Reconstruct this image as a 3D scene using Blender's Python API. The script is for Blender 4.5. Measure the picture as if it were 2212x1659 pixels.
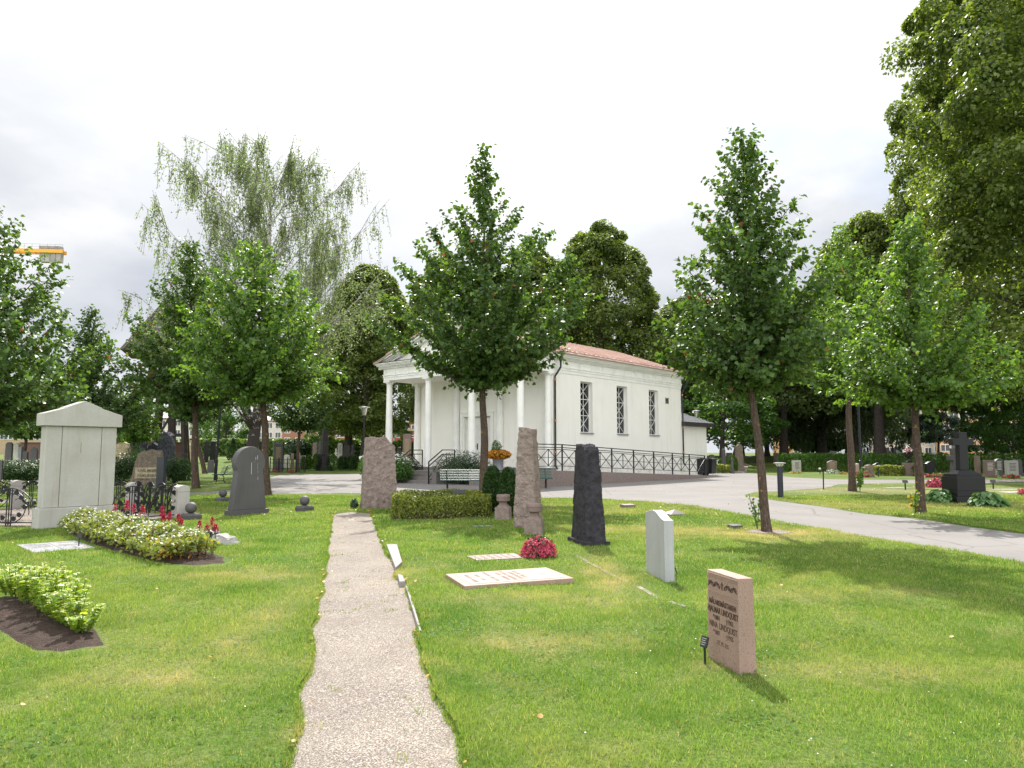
import bpy, bmesh, math, random
import numpy as np
from mathutils import Vector, Matrix, noise, geometry
R = math.radians
PI = math.pi
scene = bpy.context.scene
for o in list(bpy.data.objects): bpy.data.objects.remove(o)
C = scene.collection

# ------------------------------------------------------------------ camera
FL = 1588.6; TH = math.atan(147.5/FL); CH = 1.6          # measured on the photograph at 2212 px width
cam = bpy.data.cameras.new('camera'); cam.sensor_width = 36; cam.lens = 36*FL/2212
cam.clip_end = 3000; cam.clip_start = 0.05
co = bpy.data.objects.new('camera', cam); C.objects.link(co)
co.location = (0, 0, CH); co.rotation_euler = (R(90)+TH, 0, 0)
scene.camera = co
# ------------------------------------------------------------------ exposure
scene.view_settings.view_transform = 'Standard'; scene.view_settings.look = 'None'
scene.view_settings.exposure = 0.6; scene.view_settings.gamma = 1
# ------------------------------------------------------------------ sky and sun
SUN_EL = R(47.5); SUN_AZ = R(-3)
w = bpy.data.worlds.new('World'); scene.world = w; w.use_nodes = True
nt = w.node_tree; nt.nodes.clear()
def N(t, nt=nt, **k):
    n = nt.nodes.new(t)
    for a, b in k.items(): setattr(n, a, b)
    return n
out = N('ShaderNodeOutputWorld'); mixs = N('ShaderNodeMixShader')
bg1 = N('ShaderNodeBackground'); bg2 = N('ShaderNodeBackground')
sky = N('ShaderNodeTexSky', sky_type='NISHITA', sun_disc=False, sun_elevation=SUN_EL, sun_rotation=SUN_AZ)
nt.links.new(sky.outputs[0], bg1.inputs[0]); bg1.inputs[1].default_value = 0.12
tc = N('ShaderNodeTexCoord'); mp = N('ShaderNodeMapping')
mp.inputs['Scale'].default_value = (1.0, 1.0, 1.9); mp.inputs['Location'].default_value = (3.6, 0.9, 0.3)
nt.links.new(tc.outputs['Generated'], mp.inputs[0])
nz = N('ShaderNodeTexNoise'); nz.inputs['Scale'].default_value = 2.5; nz.inputs['Detail'].default_value = 7; nz.inputs['Roughness'].default_value = .5
nt.links.new(mp.outputs[0], nz.inputs['Vector'])
# cloud brightness: white above, soft grey-blue bellies lower down
cr = N('ShaderNodeValToRGB'); e = cr.color_ramp.elements
e[0].position = .38; e[0].color = (.60, .635, .70, 1); e[1].position = .60; e[1].color = (1.0, 1.0, 1.0, 1)
m_ = e.new(.50); m_.color = (.76, .785, .83, 1)
sz_ = N('ShaderNodeSeparateXYZ'); nt.links.new(tc.outputs['Generated'], sz_.inputs[0])
el = N('ShaderNodeMapRange'); el.inputs[1].default_value = .10; el.inputs[2].default_value = .50; el.inputs[3].default_value = -.03; el.inputs[4].default_value = .05
nt.links.new(sz_.outputs[2], el.inputs[0]); ad = N('ShaderNodeMath', operation='ADD'); nt.links.new(nz.outputs[0], ad.inputs[0]); nt.links.new(el.outputs[0], ad.inputs[1]); nt.links.new(ad.outputs[0], cr.inputs[0])
# brighter cloud towards the sun
dp = N('ShaderNodeVectorMath', operation='DOT_PRODUCT')
nrmz = N('ShaderNodeVectorMath', operation='NORMALIZE'); nt.links.new(tc.outputs['Generated'], nrmz.inputs[0])
nt.links.new(nrmz.outputs[0], dp.inputs[0])
dp.inputs[1].default_value = (math.sin(SUN_AZ-R(4))*math.cos(R(46)), math.cos(SUN_AZ-R(4))*math.cos(R(46)), math.sin(R(46)))
mr = N('ShaderNodeMapRange'); mr.inputs[1].default_value = .80; mr.inputs[2].default_value = 1.0; mr.inputs[3].default_value = 0; mr.inputs[4].default_value = 1.0
nt.links.new(dp.outputs['Value'], mr.inputs[0])
mx = N('ShaderNodeMix', data_type='RGBA', blend_type='MIX'); mx.inputs[7].default_value = (1.25, 1.25, 1.25, 1)
nt.links.new(mr.outputs[0], mx.inputs[0]); nt.links.new(cr.outputs[0], mx.inputs[6]); nt.links.new(mx.outputs[2], bg2.inputs[0])
# added fill for shaded fronts: brighter sky behind the camera and round the sun
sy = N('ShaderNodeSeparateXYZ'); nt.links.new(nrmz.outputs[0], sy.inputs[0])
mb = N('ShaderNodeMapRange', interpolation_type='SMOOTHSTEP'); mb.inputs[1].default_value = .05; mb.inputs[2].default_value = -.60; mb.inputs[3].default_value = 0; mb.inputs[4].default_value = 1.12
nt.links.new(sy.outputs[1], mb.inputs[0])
mc = N('ShaderNodeMapRange', interpolation_type='SMOOTHSTEP'); mc.inputs[1].default_value = .88; mc.inputs[2].default_value = 1.0; mc.inputs[3].default_value = .72; mc.inputs[4].default_value = 1.9
nt.links.new(dp.outputs['Value'], mc.inputs[0])
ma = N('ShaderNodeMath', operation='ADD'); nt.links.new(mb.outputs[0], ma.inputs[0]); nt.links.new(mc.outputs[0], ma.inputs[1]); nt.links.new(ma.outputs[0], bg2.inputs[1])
# how much blue shows between clouds
nz2 = N('ShaderNodeTexNoise'); nz2.inputs['Scale'].default_value = 2.3; nz2.inputs['Detail'].default_value = 4
nt.links.new(mp.outputs[0], nz2.inputs['Vector'])
mr2 = N('ShaderNodeMapRange'); mr2.inputs[1].default_value = .30; mr2.inputs[2].default_value = .45; mr2.inputs[3].default_value = .62; mr2.inputs[4].default_value = 1
nt.links.new(nz2.outputs[0], mr2.inputs[0]); nt.links.new(mr2.outputs[0], mixs.inputs[0])
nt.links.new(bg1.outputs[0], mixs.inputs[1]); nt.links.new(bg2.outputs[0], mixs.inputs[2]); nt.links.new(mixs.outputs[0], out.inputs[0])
w.cycles.sampling_method = 'MANUAL'; w.cycles.sample_map_resolution = 512
sd = bpy.data.lights.new('sun', 'SUN'); sd.energy = 4.95; sd.angle = R(.55); sd.color = (1, .955, .88)
so = bpy.data.objects.new('sun', sd); C.objects.link(so)
sdir = Vector((math.sin(SUN_AZ)*math.cos(SUN_EL), math.cos(SUN_AZ)*math.cos(SUN_EL), math.sin(SUN_EL)))
so.rotation_euler = sdir.to_track_quat('Z', 'Y').to_euler(); so.location = (0, 0, 60)
scene.cycles.max_bounces = 8; scene.cycles.transparent_max_bounces = 8; scene.cycles.transmission_bounces = 4
scene.cycles.caustics_reflective = False; scene.cycles.caustics_refractive = False

# ------------------------------------------------------------------ placing: photograph pixel (2212 px wide) -> ground
def P(u, v, z=0.0):
    a = (u-1106)/FL; b = -(v-829.5)/FL
    dy = math.cos(TH)-b*math.sin(TH); dz = math.sin(TH)+b*math.cos(TH)
    t = (z-CH)/dz
    return Vector((a*t, dy*t, z))
def Q(u, v, Y):
    a = (u-1106)/FL; b = -(v-829.5)/FL
    dy = math.cos(TH)-b*math.sin(TH); dz = math.sin(TH)+b*math.cos(TH)
    t = Y/dy
    return Vector((a*t, Y, CH+dz*t))
def sm(a, b, x):
    t = min(1, max(0, (x-a)/(b-a))); return t*t*(3-2*t)
def rise(x, y):
    return 1.15*sm(60, 86, y)
def LH(x, y):
    n = noise.noise(Vector((x*.35, y*.35, 3))) * .035 + noise.noise(Vector((x*1.1, y*1.1, 9)))*.018
    return .045 + n*(1-sm(25, 45, y)) + rise(x, y)

def DRY(x, y):
    """where the lawn is worn or parched (numpy arrays)"""
    x = np.asarray(x, float); y = np.asarray(y, float)
    w_ = np.sin(x*2.9+1.7*np.sin(y*2.3))*np.sin(y*3.3+1.5*np.sin(x*2.7))*.5+.5; w2 = np.sin(x*8.1+2*np.sin(y*6.3))*np.sin(y*7.7+2*np.sin(x*9.2))*.5+.5
    d = np.zeros_like(x)
    for cx_, cy_, rx, ry, s in ((4.9, 14.4, 1.9, 1.1, .95), (2.9, 15.2, 1.6, .8, .8), (.2, 8.1, .9, .35, .6), (.35, 6.2, .7, .3, .6), (1.2, 9.7, .35, 1.8, .7), (2.4, 5.4, .9, .25, .5), (-1.5, 8.4, .25, 2.2, .6), (-1.1, 5.8, .2, 1.8, .6), (-2.3, 7.6, .3, 2.5, .45), (-3.4, 9.6, .9, .5, .5), (11, 22, 9, 2.2, .55), (17, 30, 8, 2.5, .7), (19, 40, 9, 3, .8), (3.2, 19.5, 1.8, .9, .6), (-6, 6.4, 2, .3, .4), (-2.6, 5.2, .8, .2, .5), (3.4, 8.2, 1.2, .3, .5), (-8, 20, 3, 1, .35)):
        d = np.maximum(d, s*np.exp(-((x-cx_)/rx)**2-((y-cy_)/ry)**2))
    return np.clip(d*(.45+.6*w_)*(.6+.55*w2)+.22*(w_ > .8)*w2, 0, 1)

# ------------------------------------------------------------------ materials
MATS = {}
def newmat(name):
    m = bpy.data.materials.new(name); m.use_nodes = True; m.node_tree.nodes.clear(); return m, m.node_tree
def L(nt, a, b): nt.links.new(a, b)
def rgb(c): return (c[0], c[1], c[2], 1)
def mixc(nt, fac, a, b):
    n = nt.nodes.new('ShaderNodeMix'); n.data_type = 'RGBA'
    for s, v in ((0, fac), (6, a), (7, b)):
        if hasattr(v, 'links'): L(nt, v, n.inputs[s])
        else: n.inputs[s].default_value = v if s == 0 else rgb(v)
    return n.outputs[2]
def nse(nt, scale, detail=4, rough=.55, coord='Object', vec=None, dist=0):
    if vec is None:
        t = nt.nodes.new('ShaderNodeTexCoord'); vec = t.outputs[coord]
    n = nt.nodes.new('ShaderNodeTexNoise'); n.inputs['Scale'].default_value = scale; n.inputs['Detail'].default_value = detail
    n.inputs['Roughness'].default_value = rough; n.inputs['Distortion'].default_value = dist
    L(nt, vec, n.inputs['Vector']); return n.outputs[0]
def ramp(nt, src, p0, p1, v0=0., v1=1.):
    n = nt.nodes.new('ShaderNodeMapRange'); n.inputs[1].default_value = p0; n.inputs[2].default_value = p1
    n.inputs[3].default_value = v0; n.inputs[4].default_value = v1; L(nt, src, n.inputs[0]); return n.outputs[0]
def bsdf(nt, col, rough=.7, bump=None, bstr=.3, bdist=.01, metal=0, spec=.5):
    p = nt.nodes.new('ShaderNodeBsdfPrincipled'); o = nt.nodes.new('ShaderNodeOutputMaterial')
    if hasattr(col, 'links'): L(nt, col, p.inputs['Base Color'])
    else: p.inputs['Base Color'].default_value = rgb(col)
    if hasattr(rough, 'links'): L(nt, rough, p.inputs['Roughness'])
    else: p.inputs['Roughness'].default_value = rough
    p.inputs['Metallic'].default_value = metal; p.inputs['Specular IOR Level'].default_value = spec
    if bump is not None:
        b = nt.nodes.new('ShaderNodeBump'); b.inputs['Strength'].default_value = bstr; b.inputs['Distance'].default_value = bdist
        L(nt, bump, b.inputs['Height']); L(nt, b.outputs[0], p.inputs['Normal'])
    L(nt, p.outputs[0], o.inputs[0]); return p
def plain(name, c, rough=.6, metal=0, var=.12, scale=3, spec=.5, bump=0, bscale=60):
    if name in MATS: return MATS[name]
    m, nt = newmat(name)
    n = nse(nt, scale, 5)
    d = tuple(x*(1-var*2) for x in c); l = tuple(min(1, x*(1+var)) for x in c)
    col = mixc(nt, ramp(nt, n, .3, .7), d, l)
    bsdf(nt, col, rough, nse(nt, bscale, 3) if bump else None, bump, .004, metal, spec)
    MATS[name] = m; return m
def granite(name, c, dark=(.03, .03, .03), light=None, amount=.5, scale=170, stain=None, rough=.6, bump=.25, spec=.4):
    if name in MATS: return MATS[name]
    m, nt = newmat(name)
    light = light or tuple(min(1, x*1.35) for x in c)
    n1 = nse(nt, scale, 2, .6); n2 = nse(nt, scale*.6, 2, .6, vec=None)
    v = nt.nodes.new('ShaderNodeTexVoronoi'); v.inputs['Scale'].default_value = scale*.8
    t = nt.nodes.new('ShaderNodeTexCoord'); L(nt, t.outputs['Object'], v.inputs['Vector'])
    col = mixc(nt, ramp(nt, n1, .56, .64, 0, amount), c, dark)
    col = mixc(nt, ramp(nt, v.outputs['Distance'], .05, .35, amount, 0), col, light)
    big = nse(nt, 1.8, 6, .62)
    col = mixc(nt, ramp(nt, big, .35, .7, .0, .42), col, stain or tuple(x*.62 for x in c))
    mpz = nt.nodes.new('ShaderNodeMapping'); mpz.inputs['Scale'].default_value = (7, 7, .9); L(nt, t.outputs['Object'], mpz.inputs[0])
    col = mixc(nt, ramp(nt, nse(nt, 1.0, 5, .6, vec=mpz.outputs[0]), .52, .72, 0, .38), col, stain or tuple(x*.6 for x in c))
    bsdf(nt, col, rough, n1, bump, .004, 0, spec)
    MATS[name] = m; return m
def rock(name, c, c2, moss=None, bump=.8):
    if name in MATS: return MATS[name]
    m, nt = newmat(name)
    a = nse(nt, 9, 8, .65); b = nse(nt, 55, 4, .6); c_ = nse(nt, 2.2, 5, .6)
    col = mixc(nt, ramp(nt, a, .38, .62), c, c2)
    col = mixc(nt, ramp(nt, b, .58, .72, 0, .6), col, tuple(x*.4 for x in c))
    if moss: col = mixc(nt, ramp(nt, c_, .55, .72, 0, .55), col, moss)
    s = nt.nodes.new('ShaderNodeMath'); s.operation = 'ADD'; L(nt, a, s.inputs[0]); L(nt, b, s.inputs[1])
    bsdf(nt, col, .85, s.outputs[0], bump, .06, 0, .3)
    MATS[name] = m; return m
def leafmat(name, c1, c2, trans=.35, tcol=None, rough=.45, sick=None, big=.5):
    """c1..c2 leaf colour by leaf; light passes through the blades"""
    if name in MATS: return MATS[name]
    m, nt = newmat(name)
    at = nt.nodes.new('ShaderNodeAttribute'); at.attribute_name = 'lv'
    col = mixc(nt, at.outputs['Fac'], c1, c2)
    bn = nse(nt, big, 3)
    col = mixc(nt, ramp(nt, bn, .4, .7, 0, .35), col, tuple(x*.7 for x in c1))
    if sick: col = mixc(nt, ramp(nt, at.outputs['Fac'], .994, .996), col, sick)
    p = nt.nodes.new('ShaderNodeBsdfPrincipled'); L(nt, col, p.inputs['Base Color']); p.inputs['Roughness'].default_value = rough
    p.inputs['Specular IOR Level'].default_value = .35
    tr = nt.nodes.new('ShaderNodeBsdfTranslucent')
    tcx = nt.nodes.new('ShaderNodeMix'); tcx.data_type = 'RGBA'; tcx.blend_type = 'MULTIPLY'; tcx.inputs[0].default_value = 1
    L(nt, col, tcx.inputs[6]); tcx.inputs[7].default_value = rgb(tcol or (2.3, 2.1, .9)); L(nt, tcx.outputs[2], tr.inputs[0])
    ms = nt.nodes.new('ShaderNodeMixShader'); ms.inputs[0].default_value = trans
    L(nt, p.outputs[0], ms.inputs[1]); L(nt, tr.outputs[0], ms.inputs[2])
    o = nt.nodes.new('ShaderNodeOutputMaterial'); L(nt, ms.outputs[0], o.inputs[0])
    MATS[name] = m; return m

M = {}
M['chapel'] = None
def mk_materials():
    # render (plaster) of the chapel
    m, nt = newmat('white_plaster'); a = nse(nt, 60, 5, .7); b = nse(nt, .8, 5, .6)
    tcn = nt.nodes.new('ShaderNodeTexCoord'); sp = nt.nodes.new('ShaderNodeSeparateXYZ'); L(nt, tcn.outputs['Object'], sp.inputs[0])
    col = mixc(nt, ramp(nt, b, .35, .75, 0, .6), (.90, .88, .815), (.83, .805, .735))
    mm = nt.nodes.new('ShaderNodeMath'); mm.operation = 'MULTIPLY'
    L(nt, ramp(nt, sp.outputs[2], .75, 1.7, 1, 0), mm.inputs[0]); L(nt, ramp(nt, nse(nt, 3.5, 5, .7), .48, .6, 0, .5), mm.inputs[1])
    col = mixc(nt, mm.outputs[0], col, (.50, .46, .40))
    mpz = nt.nodes.new('ShaderNodeMapping'); mpz.inputs['Scale'].default_value = (2.2, 2.2, .22); L(nt, tcn.outputs['Object'], mpz.inputs[0])
    col = mixc(nt, ramp(nt, nse(nt, 1.3, 6, .65, vec=mpz.outputs[0]), .52, .75, 0, .35), col, (.66, .63, .56))
    bsdf(nt, col, .9, a, .5, .008, 0, .2); M['plaster'] = m
    M['trim'] = plain('white_trim_paint', (.88, .87, .82), .6, var=.04, scale=2)
    M['paint'] = plain('white_window_paint', (.78, .77, .73), .5, var=.05)
    m, nt = newmat('copper_roof'); a = nse(nt, 1.1, 5, .6); b = nse(nt, 14, 4)
    col = mixc(nt, ramp(nt, a, .35, .65), (.50, .34, .28), (.64, .48, .42)); col = mixc(nt, ramp(nt, b, .5, .8, 0, .4), col, (.34, .20, .16))
    bsdf(nt, col, .40, b, .08, .01, .55, .5); M['copper'] = m
    M['patina'] = plain('dark_copper_pipe', (.035, .045, .043), .5, .4, var=.3, scale=6)
    M['newcopper'] = plain('bright_copper_band', (.55, .22, .12), .4, .7)
    M['iron'] = plain('black_iron', (.012, .011, .014), .45, .2, var=.1)
    M['darksheet'] = plain('dark_roof_sheet', (.055, .045, .045), .5, .2)
    M['greysheet'] = plain('grey_roof_sheet', (.35, .36, .38), .35, .6)
    m, nt = newmat('window_glass'); bsdf(nt, (.012, .012, .014), .06, None, spec=.6); M['glass'] = m
    m, nt = newmat('door_glass'); bsdf(nt, (.05, .05, .055), .1, None, spec=.6); M['dglass'] = m
    M['stepstone'] = granite('step_granite', (.24, .22, .205), scale=120, bump=.4)
    M['rampstone'] = rock('ramp_granite', (.23, .18, .16), (.30, .24, .215), bump=.5)
    M['greygranite'] = granite('pale_grey_granite', (.47, .46, .425), dark=(.16, .15, .14), scale=130, amount=.4, stain=(.33, .29, .235), rough=.8)
    M['postgranite'] = granite('post_granite', (.46, .43, .40), dark=(.12, .1, .1), scale=110, amount=.55, rough=.8)
    M['darkgranite'] = granite('dark_grey_granite', (.105, .098, .10), dark=(.02, .02, .02), light=(.20, .19, .19), scale=200, amount=.6, rough=.6)
    M['blackgranite'] = granite('black_granite', (.012, .0115, .013), dark=(.005, .005, .005), light=(.03, .03, .032), scale=200, rough=.45, spec=.35)
    M['blackpolish'] = granite('polished_black_granite', (.02, .019, .022), light=(.04, .04, .045), scale=200, rough=.2, bump=.03)
    M['bluegranite'] = granite('pale_blue_grey_granite', (.44, .445, .45), dark=(.19, .2, .2), light=(.56, .57, .57), scale=170, amount=.5, rough=.6)
    M['pinkgranite'] = granite('pink_granite', (.38, .25, .20), dark=(.10, .07, .06), light=(.50, .37, .31), scale=95, amount=.7, stain=(.24, .165, .135), rough=.7)
    M['pinkpale'] = granite('pale_pink_granite', (.43, .33, .28), dark=(.24, .17, .15), light=(.56, .47, .41), scale=150, amount=.5, rough=.7)
    M['pinkdark'] = granite('brown_pink_granite', (.23, .165, .145), dark=(.06, .04, .04), scale=120, rough=.6)
    M['engrave'] = plain('engraved_letters', (.085, .045, .035), .8, var=.2, scale=30)
    M['engravegrey'] = plain('engraved_grey_letters', (.10, .10, .09), .8, var=.2, scale=30)
    M['gold'] = plain('golden_letters', (.45, .34, .16), .5)
    M['rockpink'] = rock('rough_pink_rock', (.25, .19, .165), (.36, .285, .25), bump=.7)
    M['rockblack'] = rock('rough_black_rock', (.028, .026, .031), (.055, .051, .06), bump=.7)
    M['rockgrey'] = rock('rough_blue_grey_rock', (.055, .055, .075), (.10, .10, .125), bump=.7)
    M['rockbrown'] = rock('rough_brown_rock', (.17, .135, .105), (.28, .225, .175), moss=(.15, .17, .10), bump=.7)
    M['boulder'] = rock('boulder_rock', (.33, .32, .30), (.45, .44, .42), bump=.4)
    M['limestone'] = plain('pale_limestone', (.5, .48, .42), .85, var=.12, scale=4, bump=.3)
    M['kerb'] = granite('kerb_granite', (.31, .30, .285), scale=140, rough=.85)
    M['marble'] = plain('white_marble', (.66, .64, .58), .6, var=.1, scale=4)
    M['sandstone'] = plain('tan_sandstone', (.42, .34, .22), .85, var=.2, scale=4, bump=.3)
    M['slate'] = plain('grey_slate', (.25, .25, .26), .75, var=.1, scale=3, bump=.1)
    # bark
    m, nt = newmat('linden_bark'); t = nt.nodes.new('ShaderNodeTexCoord'); mpg = nt.nodes.new('ShaderNodeMapping'); mpg.inputs['Scale'].default_value = (1, 1, .35)
    L(nt, t.outputs['Object'], mpg.inputs[0]); a = nse(nt, 30, 6, .65, vec=mpg.outputs[0]); b = nse(nt, 7, 4, .6, vec=t.outputs['Object'])
    sp = nt.nodes.new('ShaderNodeTexVoronoi'); sp.inputs['Scale'].default_value = 24; L(nt, t.outputs['Object'], sp.inputs['Vector'])
    col = mixc(nt, ramp(nt, a, .35, .65), (.046, .031, .023), (.125, .090, .070))
    col = mixc(nt, ramp(nt, b, .625, .69, 0, .85), col, (.36, .20, .035))
    col = mixc(nt, ramp(nt, sp.outputs['Distance'], .10, .13, .8, 0), col, (.30, .30, .27))
    bsdf(nt, col, .9, a, .8, .02, 0, .2); M['bark'] = m
    M['barkdark'] = rock('old_tree_bark', (.05, .04, .034), (.10, .082, .07), bump=.8)
    m, nt = newmat('birch_bark'); t = nt.nodes.new('ShaderNodeTexCoord'); mpg = nt.nodes.new('ShaderNodeMapping'); mpg.inputs['Scale'].default_value = (1, 1, 1.6)
    L(nt, t.outputs['Object'], mpg.inputs[0]); a = nse(nt, 4.2, 5, .6, vec=mpg.outputs[0], dist=1.2)
    s = nt.nodes.new('ShaderNodeSeparateXYZ'); L(nt, t.outputs['Object'], s.inputs[0])
    th = nt.nodes.new('ShaderNodeMath'); th.operation = 'ADD'; L(nt, a, th.inputs[0]); L(nt, ramp(nt, s.outputs[2], 1.5, 5.5, -.30, .03), th.inputs[1])
    col = mixc(nt, ramp(nt, th.outputs[0], .44, .50), (.05, .042, .036), (.46, .44, .41))
    bsdf(nt, col, .85, a, .6, .03, 0, .2); M['birchbark'] = m
    M['soil'] = rock('dark_soil', (.045, .026, .019), (.085, .052, .038), bump=1.0)
    # ground
    m, nt = newmat('lawn_grass'); g = nt.nodes.new('ShaderNodeNewGeometry')
    a = nse(nt, .42, 4, .6, vec=g.outputs['Position']); b = nse(nt, 38, 4, .7, vec=g.outputs['Position']); c = nse(nt, 2.3, 4, .6, vec=g.outputs['Position'])
    col = mixc(nt, ramp(nt, a, .38, .64), (.085, .165, .018), (.19, .235, .05))
    col = mixc(nt, ramp(nt, c, .55, .72, 0, .6), col, (.31, .26, .12))
    dat = nt.nodes.new('ShaderNodeAttribute'); dat.attribute_name = 'dry'; col = mixc(nt, dat.outputs['Fac'], col, (.42, .33, .19))
    col = mixc(nt, ramp(nt, b, .40, .66, .7, 0), col, (.035, .06, .012))
    bsdf(nt, col, .9, b, .9, .02, 0, .15); M['lawn'] = m
    m, nt = newmat('asphalt'); g = nt.nodes.new('ShaderNodeNewGeometry')
    a = nse(nt, .35, 5, .6, vec=g.outputs['Position']); b = nse(nt, 90, 3, .7, vec=g.outputs['Position']); c = nse(nt, 3, 6, .7, vec=g.outputs['Position'])
    col = mixc(nt, ramp(nt, a, .3, .7), (.19, .178, .17), (.25, .238, .23))
    col = mixc(nt, ramp(nt, b, .4, .7, 0, .45), col, (.15, .14, .135)); col = mixc(nt, ramp(nt, c, .55, .72, 0, .4), col, (.15, .138, .127)); vc = nt.nodes.new('ShaderNodeTexVoronoi'); vc.feature = 'DISTANCE_TO_EDGE'; vc.inputs['Scale'].default_value = .28; dn = nt.nodes.new('ShaderNodeMix'); dn.data_type = 'RGBA'; dn.inputs[0].default_value = .12; L(nt, g.outputs['Position'], dn.inputs[6]); nn_ = nt.nodes.new('ShaderNodeTexNoise'); nn_.inputs['Scale'].default_value = 2.2; nn_.inputs['Detail'].default_value = 6; L(nt, g.outputs['Position'], nn_.inputs['Vector']); L(nt, nn_.outputs['Color'], dn.inputs[7]); L(nt, dn.outputs[2], vc.inputs['Vector']); col = mixc(nt, ramp(nt, vc.outputs['Distance'], .002, .006, .45, 0), col, (.09, .083, .078))
    bsdf(nt, col, .9, b, .35, .006, 0, .25); M['asphalt'] = m
    m, nt = newmat('gravel'); g = nt.nodes.new('ShaderNodeNewGeometry')
    v = nt.nodes.new('ShaderNodeTexVoronoi'); v.inputs['Scale'].default_value = 115; L(nt, g.outputs['Position'], v.inputs['Vector'])
    sep = nt.nodes.new('ShaderNodeSeparateColor'); L(nt, v.outputs['Color'], sep.inputs[0])
    v2 = nt.nodes.new('ShaderNodeTexVoronoi'); v2.inputs['Scale'].default_value = 140; L(nt, g.outputs['Position'], v2.inputs['Vector'])
    col = mixc(nt, sep.outputs[0], (.19, .155, .135), (.39, .34, .295))
    col = mixc(nt, ramp(nt, sep.outputs[1], .82, .9, 0, .6), col, (.62, .58, .52)); col = mixc(nt, ramp(nt, sep.outputs[2], .86, .93, 0, .6), col, (.17, .15, .15))
    big = nse(nt, .9, 5, .6, vec=g.outputs['Position']); col = mixc(nt, ramp(nt, big, .4, .7, 0, .5), col, (.43, .375, .30))
    gg = nse(nt, 5, 5, .75, vec=g.outputs['Position']); col = mixc(nt, ramp(nt, gg, .60, .72, 0, .5), col, (.22, .22, .10)); tr_ = nse(nt, 1.6, 6, .7, vec=g.outputs['Position'], dist=.6); col = mixc(nt, ramp(nt, tr_, .50, .66, 0, .4), col, (.26, .215, .18))
    inv = ramp(nt, v.outputs['Distance'], 0, .6, 1, 0)
    bsdf(nt, col, .9, inv, 1.0, .012, 0, .2); M['gravel'] = m
    # foliage
    M['linden'] = leafmat('linden_leaves', (.045, .092, .028), (.10, .165, .042), .34, tcol=(2.5, 2.5, .8), sick=(.25, .07, .03))
    M['lindenbright'] = leafmat('bright_linden_leaves', (.06, .12, .028), (.13, .215, .05), .40, tcol=(2.5, 2.5, .8))
    M['lindenfar'] = leafmat('far_linden_leaves', (.042, .085, .028), (.09, .15, .042), .34, tcol=(2.4, 2.4, .8))
    M['bigleaf'] = leafmat('old_linden_leaves', (.05, .088, .022), (.19, .23, .055), .38, tcol=(2.2, 2.3, .8), big=.25)
    M['darkleaf'] = leafmat('dark_tree_leaves', (.055, .095, .03), (.14, .19, .055), .38, big=.25)
    M['weepleaf'] = leafmat('weeping_leaves', (.05, .08, .04), (.10, .14, .06), .35, big=.3)
    M['elmleaf'] = leafmat('blue_green_leaves', (.03, .062, .042), (.055, .095, .06), .15)
    M['birchleaf'] = leafmat('birch_leaves', (.13, .17, .085), (.22, .27, .13), .5, tcol=(1.7, 1.8, 1.1), big=.3)
    M['mapleleaf'] = leafmat('maple_leaves', (.05, .115, .025), (.10, .20, .04), .35)
    M['thuja'] = leafmat('thuja_sprays', (.035, .10, .012), (.10, .21, .02), .25)
    M['thujadark'] = leafmat('dark_thuja_sprays', (.018, .05, .010), (.045, .10, .018), .15)
    M['boxleaf'] = leafmat('boxwood_leaves', (.055, .095, .012), (.30, .33, .07), .35)
    M['rhodo'] = leafmat('rhododendron_leaves', (.022, .05, .02), (.05, .095, .03), .12, rough=.3)
    M['hosta'] = leafmat('hosta_leaves', (.07, .17, .055), (.17, .29, .11), .25, rough=.35)
    M['sedum'] = leafmat('sedum_leaves', (.17, .29, .05), (.38, .46, .09), .38)
    M['sedumhead'] = leafmat('sedum_heads', (.36, .40, .16), (.48, .50, .24), .2)
    M['whiteleaf'] = leafmat('bedding_leaves', (.08, .13, .025), (.30, .33, .08), .35)
    M['whiteflower'] = leafmat('white_flowers', (.72, .72, .66), (.8, .8, .76), .3, tcol=(1, 1, 1))
    M['redflower'] = leafmat('red_flowers', (.32, .01, .035), (.48, .025, .08), .3, tcol=(1.3, 1, 1))
    M['pinkflower'] = leafmat('pink_flowers', (.48, .035, .10), (.64, .14, .20), .3, tcol=(1.3, 1, 1))
    M['orangeflower'] = leafmat('orange_flowers', (.45, .16, .01), (.66, .36, .03), .3, tcol=(1.3, 1, 1))
    M['yellowflower'] = leafmat('yellow_flowers', (.5, .38, .04), (.65, .5, .08), .3, tcol=(1.3, 1, 1))
    M['ivy'] = leafmat('ivy_leaves', (.03, .075, .015), (.16, .25, .05), .25)
    m, nt = newmat('grass_blades'); g = nt.nodes.new('ShaderNodeNewGeometry'); at = nt.nodes.new('ShaderNodeAttribute'); at.attribute_name = 'lv'
    a = nse(nt, .38, 4, .6, vec=g.outputs['Position']); b = nse(nt, 2.4, 4, .65, vec=g.outputs['Position']); c = nse(nt, 1.1, 3, .6, vec=g.outputs['Position'])
    col = mixc(nt, at.outputs['Fac'], (.066, .165, .014), (.32, .425, .095))
    col = mixc(nt, ramp(nt, a, .48, .66, 0, .35), col, (.40, .40, .12)); col = mixc(nt, ramp(nt, b, .58, .72, 0, .5), col, (.55, .45, .23)); col = mixc(nt, ramp(nt, c, .50, .38, 0, .55), col, (.07, .17, .018))
    dat = nt.nodes.new('ShaderNodeAttribute'); dat.attribute_name = 'dry'; col = mixc(nt, dat.outputs['Fac'], col, (.58, .46, .25))
    p = nt.nodes.new('ShaderNodeBsdfPrincipled'); L(nt, col, p.inputs['Base Color']); p.inputs['Roughness'].default_value = .5; p.inputs['Specular IOR Level'].default_value = .3
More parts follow.
